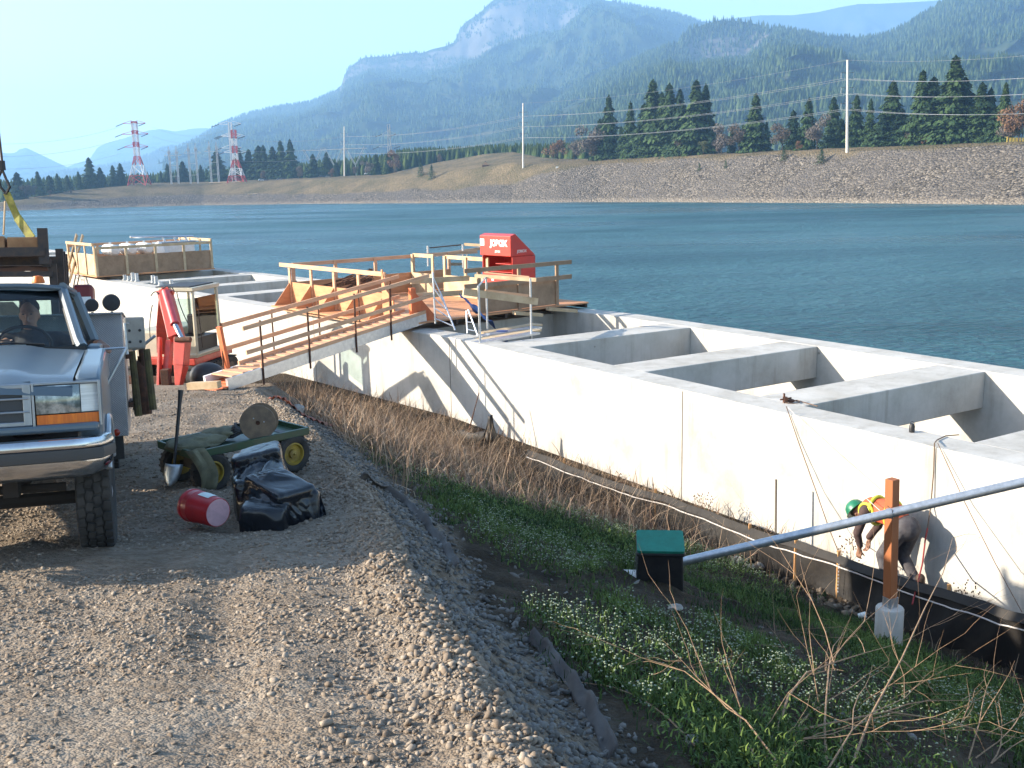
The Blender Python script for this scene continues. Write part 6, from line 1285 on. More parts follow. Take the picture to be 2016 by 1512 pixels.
# leafy clumps with white flowers
cl_p = scatter(5200, -1.8, 6.0, 3.0, 15, lambda x, y, s, t, u, r: (u > .8) & (s > 1.8) & inview(x, y) & (t < 4.4) & (noise2(x, y, 71, 2, .55) + .25 * noise2(x, y, 72, 2, 2) > .10), 25)
r_ = np.random.default_rng(26); LV = []; LT = []; FV = []
for c in cl_p:
    k = 16; rad = r_.uniform(.04, .11); o3 = r_.normal(0, 1, (k, 3)) * np.array([rad, rad, .03]) + np.array([0, 0, .06]); LV.append(c + np.abs(o3) * np.array([0, 0, 1]) + o3 * np.array([1, 1, 0])); LT.append(np.full(k, r_.uniform(.1, .9)))
    if noise2(c[0:1], c[1:2], 77, 2, .8)[0] > .02:
        kf = r_.integers(4, 14); of = r_.normal(0, 1, (kf, 3)) * np.array([rad * .75, rad * .75, .028]) + np.array([0, 0, r_.uniform(.11, .17)]); FV.append(c + of)
LV = np.concatenate(LV); LT = np.concatenate(LT); nL = len(LV)
blades('leafy_weeds', LV, r_.uniform(.025, .055, nL), r_.uniform(.009, .016, nL), .9, leaf_m, 'low leafy weeds in clumps on the slope', 'weeds', 27, 2, tint=np.clip(LT + r_.normal(0, .12, nL), 0, 1), curl=.9)
FV = np.concatenate(FV); nF = len(FV)
def florets(P, seed):
    r_ = np.random.default_rng(seed); N = len(P); bv, bf = ico(1); bv = bv * 1.0; S = r_.uniform(.0035, .0075, N); V = bv[None] * S[:, None, None] * np.array([1.2, 1.2, .7]) + P[:, None, :]
    F_ = (np.arange(N)[:, None, None] * len(bv) + bf[None]).reshape(-1); return tag(bigmesh('white_flowers', V.reshape(-1, 3), F_, 3, flow_m, tint=np.repeat(r_.random(N), len(bv))), 'small white flower heads on the slope weeds', 'flowers', kind='stuff')
florets(FV, 28)
nS = len(FV); blades('flower_stems', FV - np.array([0, 0, .07]), np.full(nS, .07), np.full(nS, .003), .05, leaf_m, 'thin green stems under the white flowers', 'stems', 29, 1)
# dry brush on the far part of the slope
def brushc(x, y, s, t, u, r): return (u > .6) & (s > .12) & (t < 21) & (r < brush_w(t, s) * np.clip(.65 + noise2(x, y, 81, 3, .8), .15, 1)) & ((s < 1.2) | (s > 1.45) | (t > 9))
p = scatter(80000, -7, 5, 9, 27, brushc, 31); r_ = np.random.default_rng(32); nB = len(p); hm = np.clip(.30 + .22 * noise2(p[:, 0], p[:, 1], 85, 2, .6), .10, .55); s_p = wall_s(p[:, 0], p[:, 1]); hm = np.where(s_p < 1.2, hm * .6, hm * 1.15 * np.where(s_p < 2.6, 1.35, 1))
blades('dry_brush', p, hm * r_.uniform(.5, 1.9, nB), r_.uniform(.004, .011, nB), .95, dry_m, 'tangled dry brown brush covering the slope below the gangway', 'brush', 33, 4, curl=.45, tint=np.clip(r_.random(nB) ** 1.3 + .1 * noise2(p[:, 0], p[:, 1], 88, 2, 1.0), 0, 1))
p = scatter(9000, -7, 5, 9, 26, brushc, 35); nB = len(p); blades('dry_brush', p + np.array([0, 0, .05]), r_.uniform(.15, .5, nB), r_.uniform(.012, .024, nB), 1.1, mat('dry_leaf', (.13, .075, .05), .9, col2=(.34, .24, .16), attr='tint'), 'dry brown leaves and broken stems among the brush', 'brush', 36, 2, curl=.5)
# sparse dry grass at the fence and the wall foot
p = scatter(5200, 0, 7, 8, 20, lambda x, y, s, t, u, r: (((s > .05) & (s < 1.1)) | ((s > 1.45) & (s < 2.0))) & (r < .55 + .5 * noise2(x, y, 91, 2, 1.5)), 37); nB = len(p); blades('dry_grass', p, r_.uniform(.08, .42, nB) * np.where(p[:, 1] > 12, 1, .8), r_.uniform(.003, .007, nB), .4, dry_m, 'dry grass stalks standing between the fence and the wall', 'dry grass', 38, 3, curl=.4)
p = scatter(2600, 1, 7, 8, 17, lambda x, y, s, t, u, r: (s > .05) & (s < 1.1), 39); nB = len(p); blades('grass', p, r_.uniform(.05, .14, nB), np.full(nB, .008), .5, leaf_m, 'green grass at the foot of the wall', 'grass', 40, 2)

# ================================================================== bare shrubs and single weeds
twig = mat('bare_twig', (.33, .22, .13), .85, col2=(.20, .12, .07), scale=30)
def branch(m, p, d, l, r_, depth, rr, spread=.55, bend=.12):
    n_ = 5; pts = [p]; q = V3(p); dd = V3(d) / np.linalg.norm(d)
    for k in range(n_):
        dd = dd + np.array([rr.gauss(0, bend), rr.gauss(0, bend), rr.gauss(0, bend)]); dd /= np.linalg.norm(dd); q = q + dd * l / n_; pts.append(q)
        if depth > 0 and k > 0 and rr.random() < .75:
            nd_ = dd + np.array([rr.gauss(0, spread), rr.gauss(0, spread), rr.gauss(.1, spread)]); branch(m, q, nd_, l * rr.uniform(.35, .65), r_ * (1 - k / n_) * .6 + .0008, depth - 1, rr, spread, bend)
    m.tube(pts, [r_ * (1 - .8 * k / n_) for k in range(n_ + 1)], 5)
rr = random.Random(21)
base = ontoe(1560, 1478); bs = thing('bare_shrub', 'leafless tan shrub spreading its forked twigs below the concrete footing', 'shrub', base)
m = MB(); tgt = [((1640, 1180), 7.2), ((1690, 1200), 7.3), ((1910, 1190), 7.5), ((1845, 1265), 7.3), ((1720, 1290), 7.1), ((1560, 1380), 6.8), ((1660, 1290), 7.2)]
for (px, py), Yd in tgt:
    q = D(px, py, Yd); st_ = base + np.array([rr.uniform(-.1, .35), rr.uniform(-.05, .35), 0]); st_[2] = gz(st_[0], st_[1]); branch(m, st_, q - st_, float(np.linalg.norm(q - st_)) * .98, .0085, 2, rr, .55, .09)
m.build('branches', twig, bs, True)
base = ontoe(1440, 1512); b2_ = thing('bare_shrub', 'low leafless twigs sprawling at the bottom edge of the photo', 'shrub', base); m = MB()
for (px, py), Yd in [((1380, 1310), 5.6), ((1460, 1375), 5.6), ((1500, 1370), 5.7), ((1700, 1470), 5.9), ((1640, 1400), 5.9), ((1400, 1450), 5.4), ((1560, 1430), 5.6), ((1300, 1440), 5.4), ((1800, 1500), 6)]:
    q = D(px, py, Yd); st_ = base + np.array([rr.uniform(-.15, .25), rr.uniform(-.2, .1), 0]); st_[2] = gz(st_[0], st_[1]); branch(m, st_, q - st_, float(np.linalg.norm(q - st_)), .006, 2, rr, .6, .16)
m.build('branches', twig, b2_, True)
base = ontoe(1930, 1500); b3_ = thing('bare_shrub', 'curved reddish dry stalks rising in the lower right corner', 'shrub', base); m = MB()
for (px, py), Yd in [((1945, 1335), 6.9), ((1976, 1395), 6.9), ((1905, 1380), 6.8), ((2040, 1380), 6.6), ((2000, 1440), 6.5)]:
    q = D(px, py, Yd); st_ = base + np.array([rr.uniform(-.2, .2), rr.uniform(-.1, .2), 0]); st_[2] = gz(st_[0], st_[1]); branch(m, st_, q - st_, float(np.linalg.norm(q - st_)), .006, 1, rr, .4, .12)
m.build('branches', twig, b3_, True)
for i, (px, py, h, lb) in enumerate([(1668, 1090, .62, 'thin dry seeding weed standing behind the fence beside the worker'), (1905, 1165, .5, 'dry twiggy weed at the wall foot right of the worker'), (1210, 935, .35, 'dry weed tuft standing against the wall in the middle of the photo'), (672, 770, .6, 'dark dry seed stalk standing before the shaded wall below the gangway'), (840, 830, .55, 'spindly leafy weed silhouetted on the wall above the brush'), (1385, 990, .5, 'dry weed beside the seam of the wall')]):
    q = fence_pt(px, py, .6) if px > 1000 else ontoe(px, py); q = np.array([q[0], q[1], gz(q[0], q[1])]); wd_ = thing('dry_weed', lb, 'weed', q); m = MB()
    for k in range(7 if i != 3 else 3): branch(m, q + np.array([rr.uniform(-.12, .12), rr.uniform(-.1, .1), 0]), (rr.uniform(-.35, .35), rr.uniform(-.3, .3), 1), h * rr.uniform(.6, 1.15), .0045, 1, rr, .5, .12)
    m.build('stems', twig if i != 3 else rust, wd_, True)
    m = MB()
    for k in range(40):
        c = q + np.array([rr.uniform(-.14, .14), rr.uniform(-.12, .12), h * rr.uniform(.45, 1.0)]); m.ell(c, (.009, .009, .014), None, 5, 4)
    m.build('seed_heads', mat('seed_head', (.14, .085, .05), .9, col2=(.07, .045, .03), scale=30), wd_)['kind'] = 'stuff'

# ================================================================== trees on the far bank
bark = mat('bark', (.07, .05, .038), .95, col2=(.035, .026, .02), scale=3)
conif = [mat('conifer_needles', (.014, .034, .015), .9, col2=(.065, .105, .038), attr='tint', spec=.1), mat('conifer_needles_dark', (.010, .026, .015), .9, col2=(.046, .080, .038), attr='tint', spec=.1)]
autumn = [mat('brown_foliage', (.065, .05, .036), .95, col2=(.13, .10, .075), attr='tint'), mat('orange_foliage', (.10, .055, .028), .95, col2=(.18, .10, .05), attr='tint'), mat('grey_twigs', (.08, .068, .06), .95, col2=(.15, .13, .11), attr='tint'), mat('yellow_foliage', (.28, .19, .03), .95, col2=(.42, .30, .06), attr='tint'), mat('olive_foliage', (.05, .065, .02), .95, col2=(.12, .13, .045), attr='tint')]
def conifer_mesh(name, material, h, rad, n_, seed, power=.85, base=.06, ragged=.6):
    r_ = np.random.default_rng(seed); z = base + (1 - base) * r_.random(n_) ** 1.15; wmax = rad * (1 - z) ** power * (1 + ragged * np.sin(z * 46 + r_.uniform(0, 6)) * .5) + rad * .04
    lob = 1 + ragged * np.sin(r_.uniform(0, 6)) * 0; a = r_.uniform(0, 6.283, n_); side = 1 + ragged * 1.1 * noise2(np.cos(a) * 1.5 + z * 4, np.sin(a) * 1.5 + z * 7, seed, 2, 1.4); rr_ = wmax * side * r_.random(n_) ** .45
    c = np.stack([np.cos(a) * rr_, np.sin(a) * rr_, z * h - rr_ * .25], -1); L_ = r_.uniform(.5, 1.3, n_) * h / 25 * 1.1; out = np.stack([np.cos(a), np.sin(a), r_.normal(-.35, .3, n_)], -1); sd = np.stack([-np.sin(a), np.cos(a), r_.normal(0, .35, n_)], -1)
    V = np.zeros((n_, 4, 3)); V[:, 0] = c - sd * (L_ * .45)[:, None]; V[:, 1] = c + out * (L_ * .9)[:, None]; V[:, 2] = c + sd * (L_ * .45)[:, None]; V[:, 3] = c - out * (L_ * .4)[:, None] + np.array([0, 0, 1]) * (L_ * .5)[:, None]
    me_o = bigmesh(name, V.reshape(-1, 3), np.arange(n_ * 4), 4, material, tint=np.repeat(np.clip(r_.random(n_) * .7 + .3 * r_.random(), 0, 1), 4)); return me_o
def round_mesh(name, material, h, rad, n_, seed, base=.15):
    r_ = np.random.default_rng(seed); k = 9; cc_ = np.stack([r_.normal(0, rad * .38, k), r_.normal(0, rad * .38, k), h * r_.uniform(base + .15, .85, k)], -1); i = r_.integers(0, k, n_); d = r_.normal(size=(n_, 3)); d /= np.linalg.norm(d, axis=1)[:, None]; c = cc_[i] + d * (r_.random(n_) ** .4 * rad * .48)[:, None] * np.array([1, 1, h / rad * .28]); c[:, 2] = np.maximum(c[:, 2], h * .04)
    L_ = r_.uniform(.3, .8, n_) * max(h, 4) / 14; u = r_.normal(size=(n_, 3)); u /= np.linalg.norm(u, axis=1)[:, None]; v = np.cross(u, r_.normal(size=(n_, 3))); v /= np.linalg.norm(v, axis=1)[:, None]; V = np.stack([c - u * L_[:, None], c + v * (L_ * .6)[:, None], c + u * L_[:, None]], 1)
    return bigmesh(name, V.reshape(-1, 3), np.arange(n_ * 3), 3, material, tint=np.repeat(r_.random(n_), 3))
def make_tree(kind, label, seed, h=25., rad=4.2):
    t_ = thing({'c': 'conifer', 'd': 'conifer', 'y': 'conifer'}.get(kind, 'shrub' if h < 8 else 'deciduous_tree'), label, 'tree' if h >= 8 or kind in 'cdy' else 'bush', (0, 0, 0), world=False)
    tm = MB(); tm.tube([(0, 0, -.5), (0, 0, h * .5), (0, 0, h * .93)], [h * .014, h * .009, h * .002], 7); 
    if kind in 'cdy': cr_o = conifer_mesh('crown', conif[0 if kind != 'd' else 1], h, rad, 4200 if kind != 'y' else 900, seed, 1.0 if kind != 'd' else .75, .05 if kind != 'y' else .02)
    else:
        cr_o = round_mesh('crown', autumn[int(kind)], h, rad, 1500, seed)
        for k in range(6): a = k * 1.1; tm.tube([(0, 0, h * .2), (math.cos(a) * rad * .4, math.sin(a) * rad * .4, h * .55), (math.cos(a) * rad * .6, math.sin(a) * rad * .6, h * .85)], [h * .006, h * .004, h * .001], 5)
    cr_o.parent = t_; tm.build('trunk', bark, t_, True); return t_
protos = {}
def bank_z(px, k): return bank_pt(px, k)
def plant(kind, px, ybase, ytop, Yd, label, group='trees on the far bank', wf=1.0):
    """tree whose base is seen at (px, ybase), its top at ytop, at distance Yd"""
    b = D(px, ybase, Yd); t_ = D(px, ytop, Yd); h = float(t_[2] - b[2]); key = kind + str(len(label) % 5)
    if key not in protos: protos[key] = make_tree(kind, label, 100 + len(protos) * 7, 25. if kind in 'cd' else (8. if kind == 'y' else 10.), {'c': 7.4, 'd': 7.2, 'y': 3.4}.get(kind, 4.2)); o_ = protos[key]; used = False
    else: o_ = copytree(protos[key], (0, 0, 0)); used = True
    wf = wf * rr.uniform(.82, 1.2)
    bh = 25. if kind in 'cd' else (8. if kind == 'y' else 10.); s_ = h / bh; o_.location = b; o_.scale = (s_ * wf, s_ * wf, s_); o_.rotation_euler = (0, 0, rr.uniform(0, 6.28)); tag(o_, label, o_.get('category'), group); return o_
def ybank(px, k=2.3):
    p = bank_pt(px, k); c = p; w_ = c @ _fwd; return 756 - F * (c @ _up) / w_, p[1]
pole = lambda s: s
R1 = 'behind the riprap crest'
# (kind, px, top y, extra, label)
tr_list = [('c', 1199, 190, 1.0, 'tall conifer at the left end of the tree belt above the riprap'), ('d', 1182, 235, .8, 'shorter conifer leaning on the left end of the tree belt'), ('c', 1241, 202, .75, 'narrow conifer standing alone left of the tall conifer clump'),
 ('c', 1285, 160, 1.0, 'tallest left conifer of the big clump above the riprap'), ('d', 1268, 205, .9, 'lower conifer at the left foot of the big clump'), ('c', 1317, 167, .8, 'pointed conifer second from left in the big clump'), ('c', 1302, 184, .8, 'slim conifer between the two pointed ones of the big clump'), ('d', 1338, 178, .9, 'dense conifer in the middle of the big clump'),
 ('c', 1369, 161, 1.0, 'broad conifer with the highest top at the right of the big clump'), ('c', 1388, 168, .9, 'conifer leaning on the broad one at the right end of the big clump'), ('d', 1352, 215, 1.0, 'dark lower conifer in front of the big clump'),
 ('c', 1486, 186, 1.0, 'lone pyramid conifer midway between the big clump and the white pole'), ('d', 1508, 240, .8, 'small dark conifer right of the lone pyramid conifer'), ('d', 1462, 245, .8, 'small dark conifer left of the lone pyramid conifer'), ('d', 1440, 252, .7, 'low conifer between the big clump and the lone pyramid conifer'),
 ('c', 1590, 195, .9, 'conifer with a thin top left of the tall white pole'), ('d', 1560, 218, .8, 'rounded conifer beside the grey bare tree'), ('d', 1638, 192, .95, 'dark conifer just left of the tall white pole'), ('c', 1683, 188, .9, 'dark conifer just right of the tall white pole'), ('c', 1711, 196, .8, 'small topped conifer, second right of the tall white pole'),
 ('c', 1753, 162, 1.0, 'full conifer third right of the tall white pole'), ('c', 1810, 141, .95, 'tall conifer left of the tallest tree on the right'), ('d', 1832, 153, .9, 'dark spreading conifer touching the tallest tree on the right'), ('c', 1872, 113, 1.1, 'tallest conifer of all, layered crown at the right'), ('d', 1893, 155, .9, 'conifer close behind the tallest one at the right'),
 ('c', 1927, 164, 1.0, 'dark conifer right of the tallest one'), ('d', 1945, 175, .9, 'conifer at the right end of the dark group'), ('c', 1973, 165, .8, 'conifer half hidden by the orange tree near the right edge')]
tr_list += [('d', 1223, 250, .9, 'low dark conifer between the end conifer and the narrow one'), ('d', 1258, 262, .9, 'low bushy conifer at the left foot of the big clump'), ('d', 1300, 268, 1.1, 'low bushy conifer in front of the big clump, left part'), ('d', 1330, 262, 1.0, 'low bushy conifer in front of the big clump, middle part'), ('d', 1400, 258, .9, 'low bushy conifer at the right foot of the big clump'), ('d', 1475, 262, 1.0, 'low bushy conifer at the foot of the lone pyramid conifer'), ('c', 1572, 248, .9, 'low conifer in front of the grey bare tree'), ('d', 1655, 235, 1.1, 'bushy conifer right behind the tall white pole'), ('d', 1700, 250, 1.2, 'low bushy conifer right of the tall white pole'), ('d', 1735, 225, 1.0, 'dark conifer between the small topped one and the full one'), ('d', 1772, 215, 1.1, 'dark conifer behind the tan leafless tree'), ('d', 1850, 200, 1.2, 'dark conifer at the left foot of the tallest one'), ('d', 1908, 210, 1.2, 'dark conifer at the right foot of the tallest one'), ('d', 1955, 215, 1.2, 'dark conifer left of the grey bare tree near the edge')]
for k_, px, yt, wf, lb in tr_list:
    yb_, Yd = ybank(px, 2.5 + .4 * rr.random()); plant(k_, px, yb_ + 1.5, yt, Yd, lb, wf=wf * 1.0)
dec_list = [('2', 1172, 235, 'grey leafless tree at the left end of the tree belt'), ('0', 1340, 262, 'brown thicket in front of the big clump'), ('3', 1358, 285, 'small yellow bush at the foot of the big clump'), ('0', 1415, 278, 'reddish brown bush right of the big clump'), ('2', 1420, 230, 'pale bare tree behind the reddish brown bush'), ('0', 1455, 240, 'brown tree left of the lone pyramid conifer'),
 ('2', 1608, 222, 'tall grey bare tree left of the white pole'), ('1', 1572, 275, 'orange bush at the foot of the grey bare tree'), ('0', 1790, 245, 'tan leafless tree in front of the tall right conifers'), ('1', 1822, 265, 'rust coloured bush under the tall right conifers'), ('2', 1985, 215, 'grey bare tree near the right edge'), ('1', 2005, 172, 'orange topped tree at the right edge'), ('4', 2012, 215, 'olive tree under the orange top at the right edge'), ('0', 1540, 240, 'brown leafless tree right of the lone pyramid conifer'), ('0', 1170, 272, 'rust brown bush under the left end of the belt'), ('4', 1385, 275, 'olive bush right of the yellow bush')]
for k_, px, yt, lb in dec_list:
    yb_, Yd = ybank(px, 2.2 + .2 * rr.random()); plant(k_, px, yb_ + 1.5, yt, Yd, lb, 'leafless and autumn trees on the far bank', wf=.8)
for px, yb_, yt, lb in [(1377, 335, 320, 'small green fir on the riprap, leftmost of four'), (1429, 330, 314, 'tiny green fir on the riprap, second from the left'), (1543, 315, 290, 'green fir on the upper riprap, left of the white pole'), (1617, 321, 292, 'green fir on the upper riprap, nearest the white pole')]:
    best = min(np.linspace(.4, 1.0, 40), key=lambda k: abs(ybank(px, k)[0] - yb_)); yy_, Yd = ybank(px, best); plant('y', px, yy_ + 1, yt, Yd, lb, 'young firs on the far bank slopes')
for px, yb_, yt, lb in [(829, 346, 319, 'small fir on the meadow slope, left of a pair'), (850, 352, 324, 'small fir on the meadow slope, right of a pair')]:
    best = min(np.linspace(1.0, 2.8, 60), key=lambda k: abs(ybank(px, k)[0] - yb_)); yy_, Yd = ybank(px, best); plant('y', px, yy_ + 1, yt, Yd, lb, 'young firs on the far bank slopes', wf=1.2)
left = [('c', 180, 311, 'tall ragged conifer on the left shore, highest of its row'), ('d', 38, 340, 'dark conifer at the far left of the shore'), ('c', 78, 338, 'conifer second from the far left of the shore'), ('d', 100, 346, 'low conifer left in the shore wood'), ('c', 116, 342, 'pointed conifer in the shore wood'), ('d', 135, 345, 'low conifer in the middle of the shore wood'), ('c', 157, 338, 'conifer just left of the tall ragged one'), ('d', 200, 330, 'dark conifer right of the tall ragged one'),
 ('c', 225, 326, 'green conifer pair member left of the red and white pylon'), ('d', 240, 322, 'dense conifer just left of the red and white pylon'), ('d', 318, 340, 'low dark conifer right of the left pylon'), ('c', 332, 322, 'conifer left of the first grey pylon'), ('d', 362, 318, 'conifer between the first two grey pylons'), ('c', 397, 325, 'conifer right of the second grey pylon'), ('d', 430, 298, 'tall conifer between grey and red pylons'), ('c', 474, 292, 'conifer immediately right of the right red pylon'),
 ('c', 493, 295, 'conifer in the wood right of the red pylon, first'), ('d', 513, 288, 'dense conifer in the wood right of the red pylon'), ('c', 522, 287, 'pointed conifer left of the highest of that wood'), ('d', 540, 290, 'dark conifer in the middle of that wood'), ('c', 556, 278, 'highest conifer of the wood right of the red pylon'), ('c', 575, 276, 'conifer beside the highest at the right end of that wood'), ('d', 580, 330, 'round low conifer on the grass by the parked cars'), ('d', 618, 304, 'dark conifer left of the lattice frames'), ('d', 645, 300, 'dark conifer behind the lattice frames'), ('d', 632, 336, 'tiny dark conifer by the road'), ('d', 663, 320, 'small dark conifer just left of the left white pole'),
 ('c', 742, 304, 'dark conifer left of a pair right of the left white pole'), ('d', 765, 303, 'dark round conifer right of a pair right of the left white pole')]
for k_, px, yt, lb in left:
    yb_, Yd = ybank(px, (2.6 if px < 290 else 2.85) + .3 * rr.random() * (px > 290)); plant(k_, px, yb_ + 3, yt, Yd, lb, 'trees on the left shore', wf=1.1)
for k_, px, yt, kk_, lb in [('0', 52, 358, 2.3, 'tan leafless tree at the far left shore'), ('2', 68, 362, 2.2, 'grey leafless tree at the far left shore'), ('0', 98, 372, 1.9, 'small tan tree at the edge of the left shore wood'), ('2', 140, 372, 1.9, 'small grey tree at the edge of the left shore wood'), ('0', 700, 325, 2.6, 'brown thicket right of the left white pole'), ('2', 728, 312, 2.7, 'grey thicket in front of the dark conifer pair'), ('1', 655, 330, 2.6, 'orange bush left of the left white pole'), ('1', 778, 292, 2.9, 'orange brown tree right of the dark conifer pair'), ('0', 780, 328, 2.6, 'brown bush under the orange brown tree'), ('1', 1097, 262, 2.5, 'orange topped leafless tree left of the conifer belt'), ('2', 1130, 270, 2.5, 'pale leafless tree between the orange topped one and the belt'), ('0', 590, 322, 2.6, 'brown bushes behind the parked cars'), ('0', 520, 332, 2.7, 'brown bushes below the wood right of the red pylon'), ('0', 350, 345, 2.7, 'brown bushes below the grey pylons'), ('0', 298, 350, 2.3, 'brown bush at the foot of the left pylon'), ('0', 865, 300, 2.9, 'brown bush on the meadow ridge')]:
    yb_, Yd = ybank(px, kk_); plant(k_, px, yb_ + 2, yt, Yd, lb, 'leafless and autumn trees on the far bank', wf=.75)
# a low wood that reads as one band behind the meadow
p = []
for px in np.arange(780, 1180, .55):
    b = bank_pt(px, 3); Yd = b[1] + rr.uniform(60, 160); yt = np.interp(px, [780, 860, 960, 1010, 1100, 1180], [296, 292, 288, 284, 286, 270]); q = D(px, yt + rr.uniform(-6, 6), Yd); p.append((q[0], q[1], q[2]))
for px in np.arange(-60, 800, .7):
    b = bank_pt(px, 3); Yd = b[1] + rr.uniform(40, 150); yt = np.interp(px, [-60, 0, 150, 260, 400, 600, 800], [360, 358, 350, 345, 336, 322, 302]); q = D(px, yt + rr.uniform(-7, 7), Yd); p.append((q[0], q[1], q[2]))
p = np.array(p); N = len(p); r_ = np.random.default_rng(4); hh = r_.uniform(14, 24, N); V = np.zeros((N, 9, 3)); a0 = r_.random(N) * 6
for q in range(4):
    a = a0 + q * math.pi / 2; V[:, q] = p + np.stack([np.cos(a) * hh * .2, np.sin(a) * hh * .2, -hh], -1); V[:, 4 + q] = p + np.stack([np.cos(a + .7) * hh * .13, np.sin(a + .7) * hh * .13, -hh * .5], -1)
V[:, 8] = p; f1 = np.array([[0, 1, 5], [0, 5, 4], [1, 2, 6], [1, 6, 5], [2, 3, 7], [2, 7, 6], [3, 0, 4], [3, 4, 7], [4, 5, 8], [5, 6, 8], [6, 7, 8], [7, 4, 8]])
tag(bigmesh('distant_wood', V.reshape(-1, 3), (np.arange(N)[:, None, None] * 9 + f1[None]).reshape(-1), 3, fm, tint=np.repeat(r_.random(N), 9)), 'far-off band of dark wood behind the meadow and pylons', 'wood', kind='stuff')

# ================================================================== poles, wires, pylons, cars
pw = mat('pale_pole', (.62, .58, .52), .7, col2=(.5, .46, .41), scale=.5); wirem = mat('power_cable', (.30, .31, .32), .5, .3, col2=(.24, .25, .26), scale=2)
def bpole(px, ytop, yb_, k, lb, r_=.42):
    best = min(np.linspace(.8, 2.9, 90), key=lambda q: abs(ybank(px, q)[0] - yb_)); yy_, Yd = ybank(px, best); b = D(px, yb_ + 1, Yd); t_ = D(px, ytop, Yd); t_[0] = b[0] + (t_[0] - b[0]) * .9; th = thing('utility_pole', lb, 'pole', b, 'white poles on the far bank')
    MB().tube([b - up * 1.5, t_], [r_ * 1.15, r_ * .75], 12).build('mast', pw, th, True); h = t_[2] - b[2]; arms = []
    for f in (.86, .70, .53):
        c = b + (t_ - b) * f + up * 0; m = MB(); m.tube([c - np.array([2.6, 0, -.2]), c, c + np.array([2.6, 0, .2])], .09, 6); m.build('cross_arm', steel, th, True)
        for s_ in (-1, 1): MB().tube([c + np.array([2.6 * s_, 0, .2]), c + np.array([2.6 * s_, 0, -2.2])], .12, 6).build('insulator', mat('insulator_glass', (.3, .33, .33), .3, col2=(.2, .22, .22), scale=9), th, True)
        arms.append([c + np.array([2.6 * s_, 0, -2.2]) for s_ in (-1, 1)])
    return arms, t_
P1 = bpole(1668, 118, 299, 0, 'tallest white pole, on the riprap crest before the conifers', .55)
P2 = bpole(1030, 203, 330, 0, 'white pole at the left end of the riprap, middle one of three', .5)
P3 = bpole(678, 249, 346, 0, 'white pole by the parked cars, leftmost of three', .5)
wire_n = 0
def wire(a, b, sag, lb, r_=.055):
    pts = [a * (1 - u) + b * u - up * sag * 4 * u * (1 - u) for u in np.linspace(0, 1, 24)]; o_ = MB().tube(pts, r_, 4, False).build('power_line', wirem, None, True); tag(o_, lb, 'power line', 'power lines over the far bank')
lv = ('top', 'middle', 'lowest')
for i in range(3):
    for j, sd_ in enumerate(('near', 'far')):
        wire(P2[0][i][1 - j], P1[0][i][1 - j], 3.2, f'{lv[i]} pair of power lines between the tall pole and the middle pole')
        e = D(2150, (165, 205, 206)[i] - (8 if i == 0 else 0), 285 + 5 * j); e = D(2200, (138, 171, 213)[i], 300 + 4 * j); wire(P1[0][i][1 - j], e, 2.0, f'{lv[i]} pair of power lines running right from the tall pole')
        wire(P3[0][i][1 - j], P2[0][i][1 - j], 3.5, f'{lv[i]} pair of power lines between the middle and the leftmost pole')
        wire(D(430, (268, 292, 313)[i], 800 + 6 * j), P3[0][i][1 - j], 4, f'{lv[i]} pair of power lines running left from the leftmost pole', .05)
wire(P2[1], P1[1], 3, 'single thin wire joining the tops of the tall and middle poles', .035); wire(P1[1], D(2200, 90, 300), 2, 'single thin wire running right from the top of the tall pole', .035)
pr_ = mat('pylon_red', (.50, .05, .05), .6, col2=(.42, .04, .04), scale=1); pwh = mat('pylon_white', (.72, .72, .72), .6, col2=(.6, .6, .6), scale=1); pgr = mat('pylon_grey', (.42, .43, .44), .6, col2=(.34, .35, .36), scale=1)
def lattice_pylon(px, ytop, yb_, Yd, lb, bands, wbase, wtop, arms, r_=.32, col=None, narrow=.45):
    b = D(px + 5, yb_, Yd); t_ = D(px, ytop, Yd); h = float(t_[2] - b[2]); th = thing('lattice_pylon', lb, 'pylon', b, 'pylons on the left shore')
    def W_(f): return wtop + (wbase - wtop) * max(0, 1 - f / narrow) ** 1.0 if f < narrow else wtop
    nb = len(bands)
    for k, (f0, f1, c_) in enumerate(bands):
        m = MB(); a = W_(f0) / 2; c2 = W_(f1) / 2; z0, z1 = h * f0, h * f1
        cs0 = [np.array([i * a, j * a, z0]) + b for i, j in ((-1, -1), (1, -1), (1, 1), (-1, 1))]; cs1 = [np.array([i * c2, j * c2, z1]) + b for i, j in ((-1, -1), (1, -1), (1, 1), (-1, 1))]
        for i in range(4):
            m.bar(cs0[i], cs1[i], r_ * 1.5, r_ * 1.5, up=(0, 1, .1)); m.bar(cs0[i], cs1[(i + 1) % 4], r_, r_, up=(0, 1, .1)); m.bar(cs1[i], cs0[(i + 1) % 4], r_, r_, up=(0, 1, .1)); m.bar(cs1[i], cs1[(i + 1) % 4], r_, r_, up=(0, 1, .1))
        m.build('lattice_section', c_, th)
    for f, l_, c_ in arms:
        m = MB(); c = b + up * h * f
        for s_ in (-1, 1):
            m.bar(c + np.array([W_(f) / 2 * s_, 0, 0]), c + np.array([l_ * s_, 0, .3]), r_ * 1.3, r_ * 1.3); m.bar(c + np.array([W_(f) / 2 * s_, 0, 2.6]), c + np.array([l_ * s_, 0, .5]), r_, r_)
        m.build('cross_arm', c_, th); m = MB()
        for s_ in (-1, 1): m.bar(c + np.array([l_ * s_, 0, .2]), c + np.array([l_ * s_ - 5.5, -1, -1.9]), .5, .5)
        m.build('insulator', steel, th)
    return th
bandA = [(0, .16, pr_), (.16, .32, pwh), (.32, .46, pr_), (.46, .60, pwh), (.60, .68, pr_), (.68, .80, pwh), (.80, .86, pr_), (.86, .97, pwh), (.97, 1.0, pr_)]
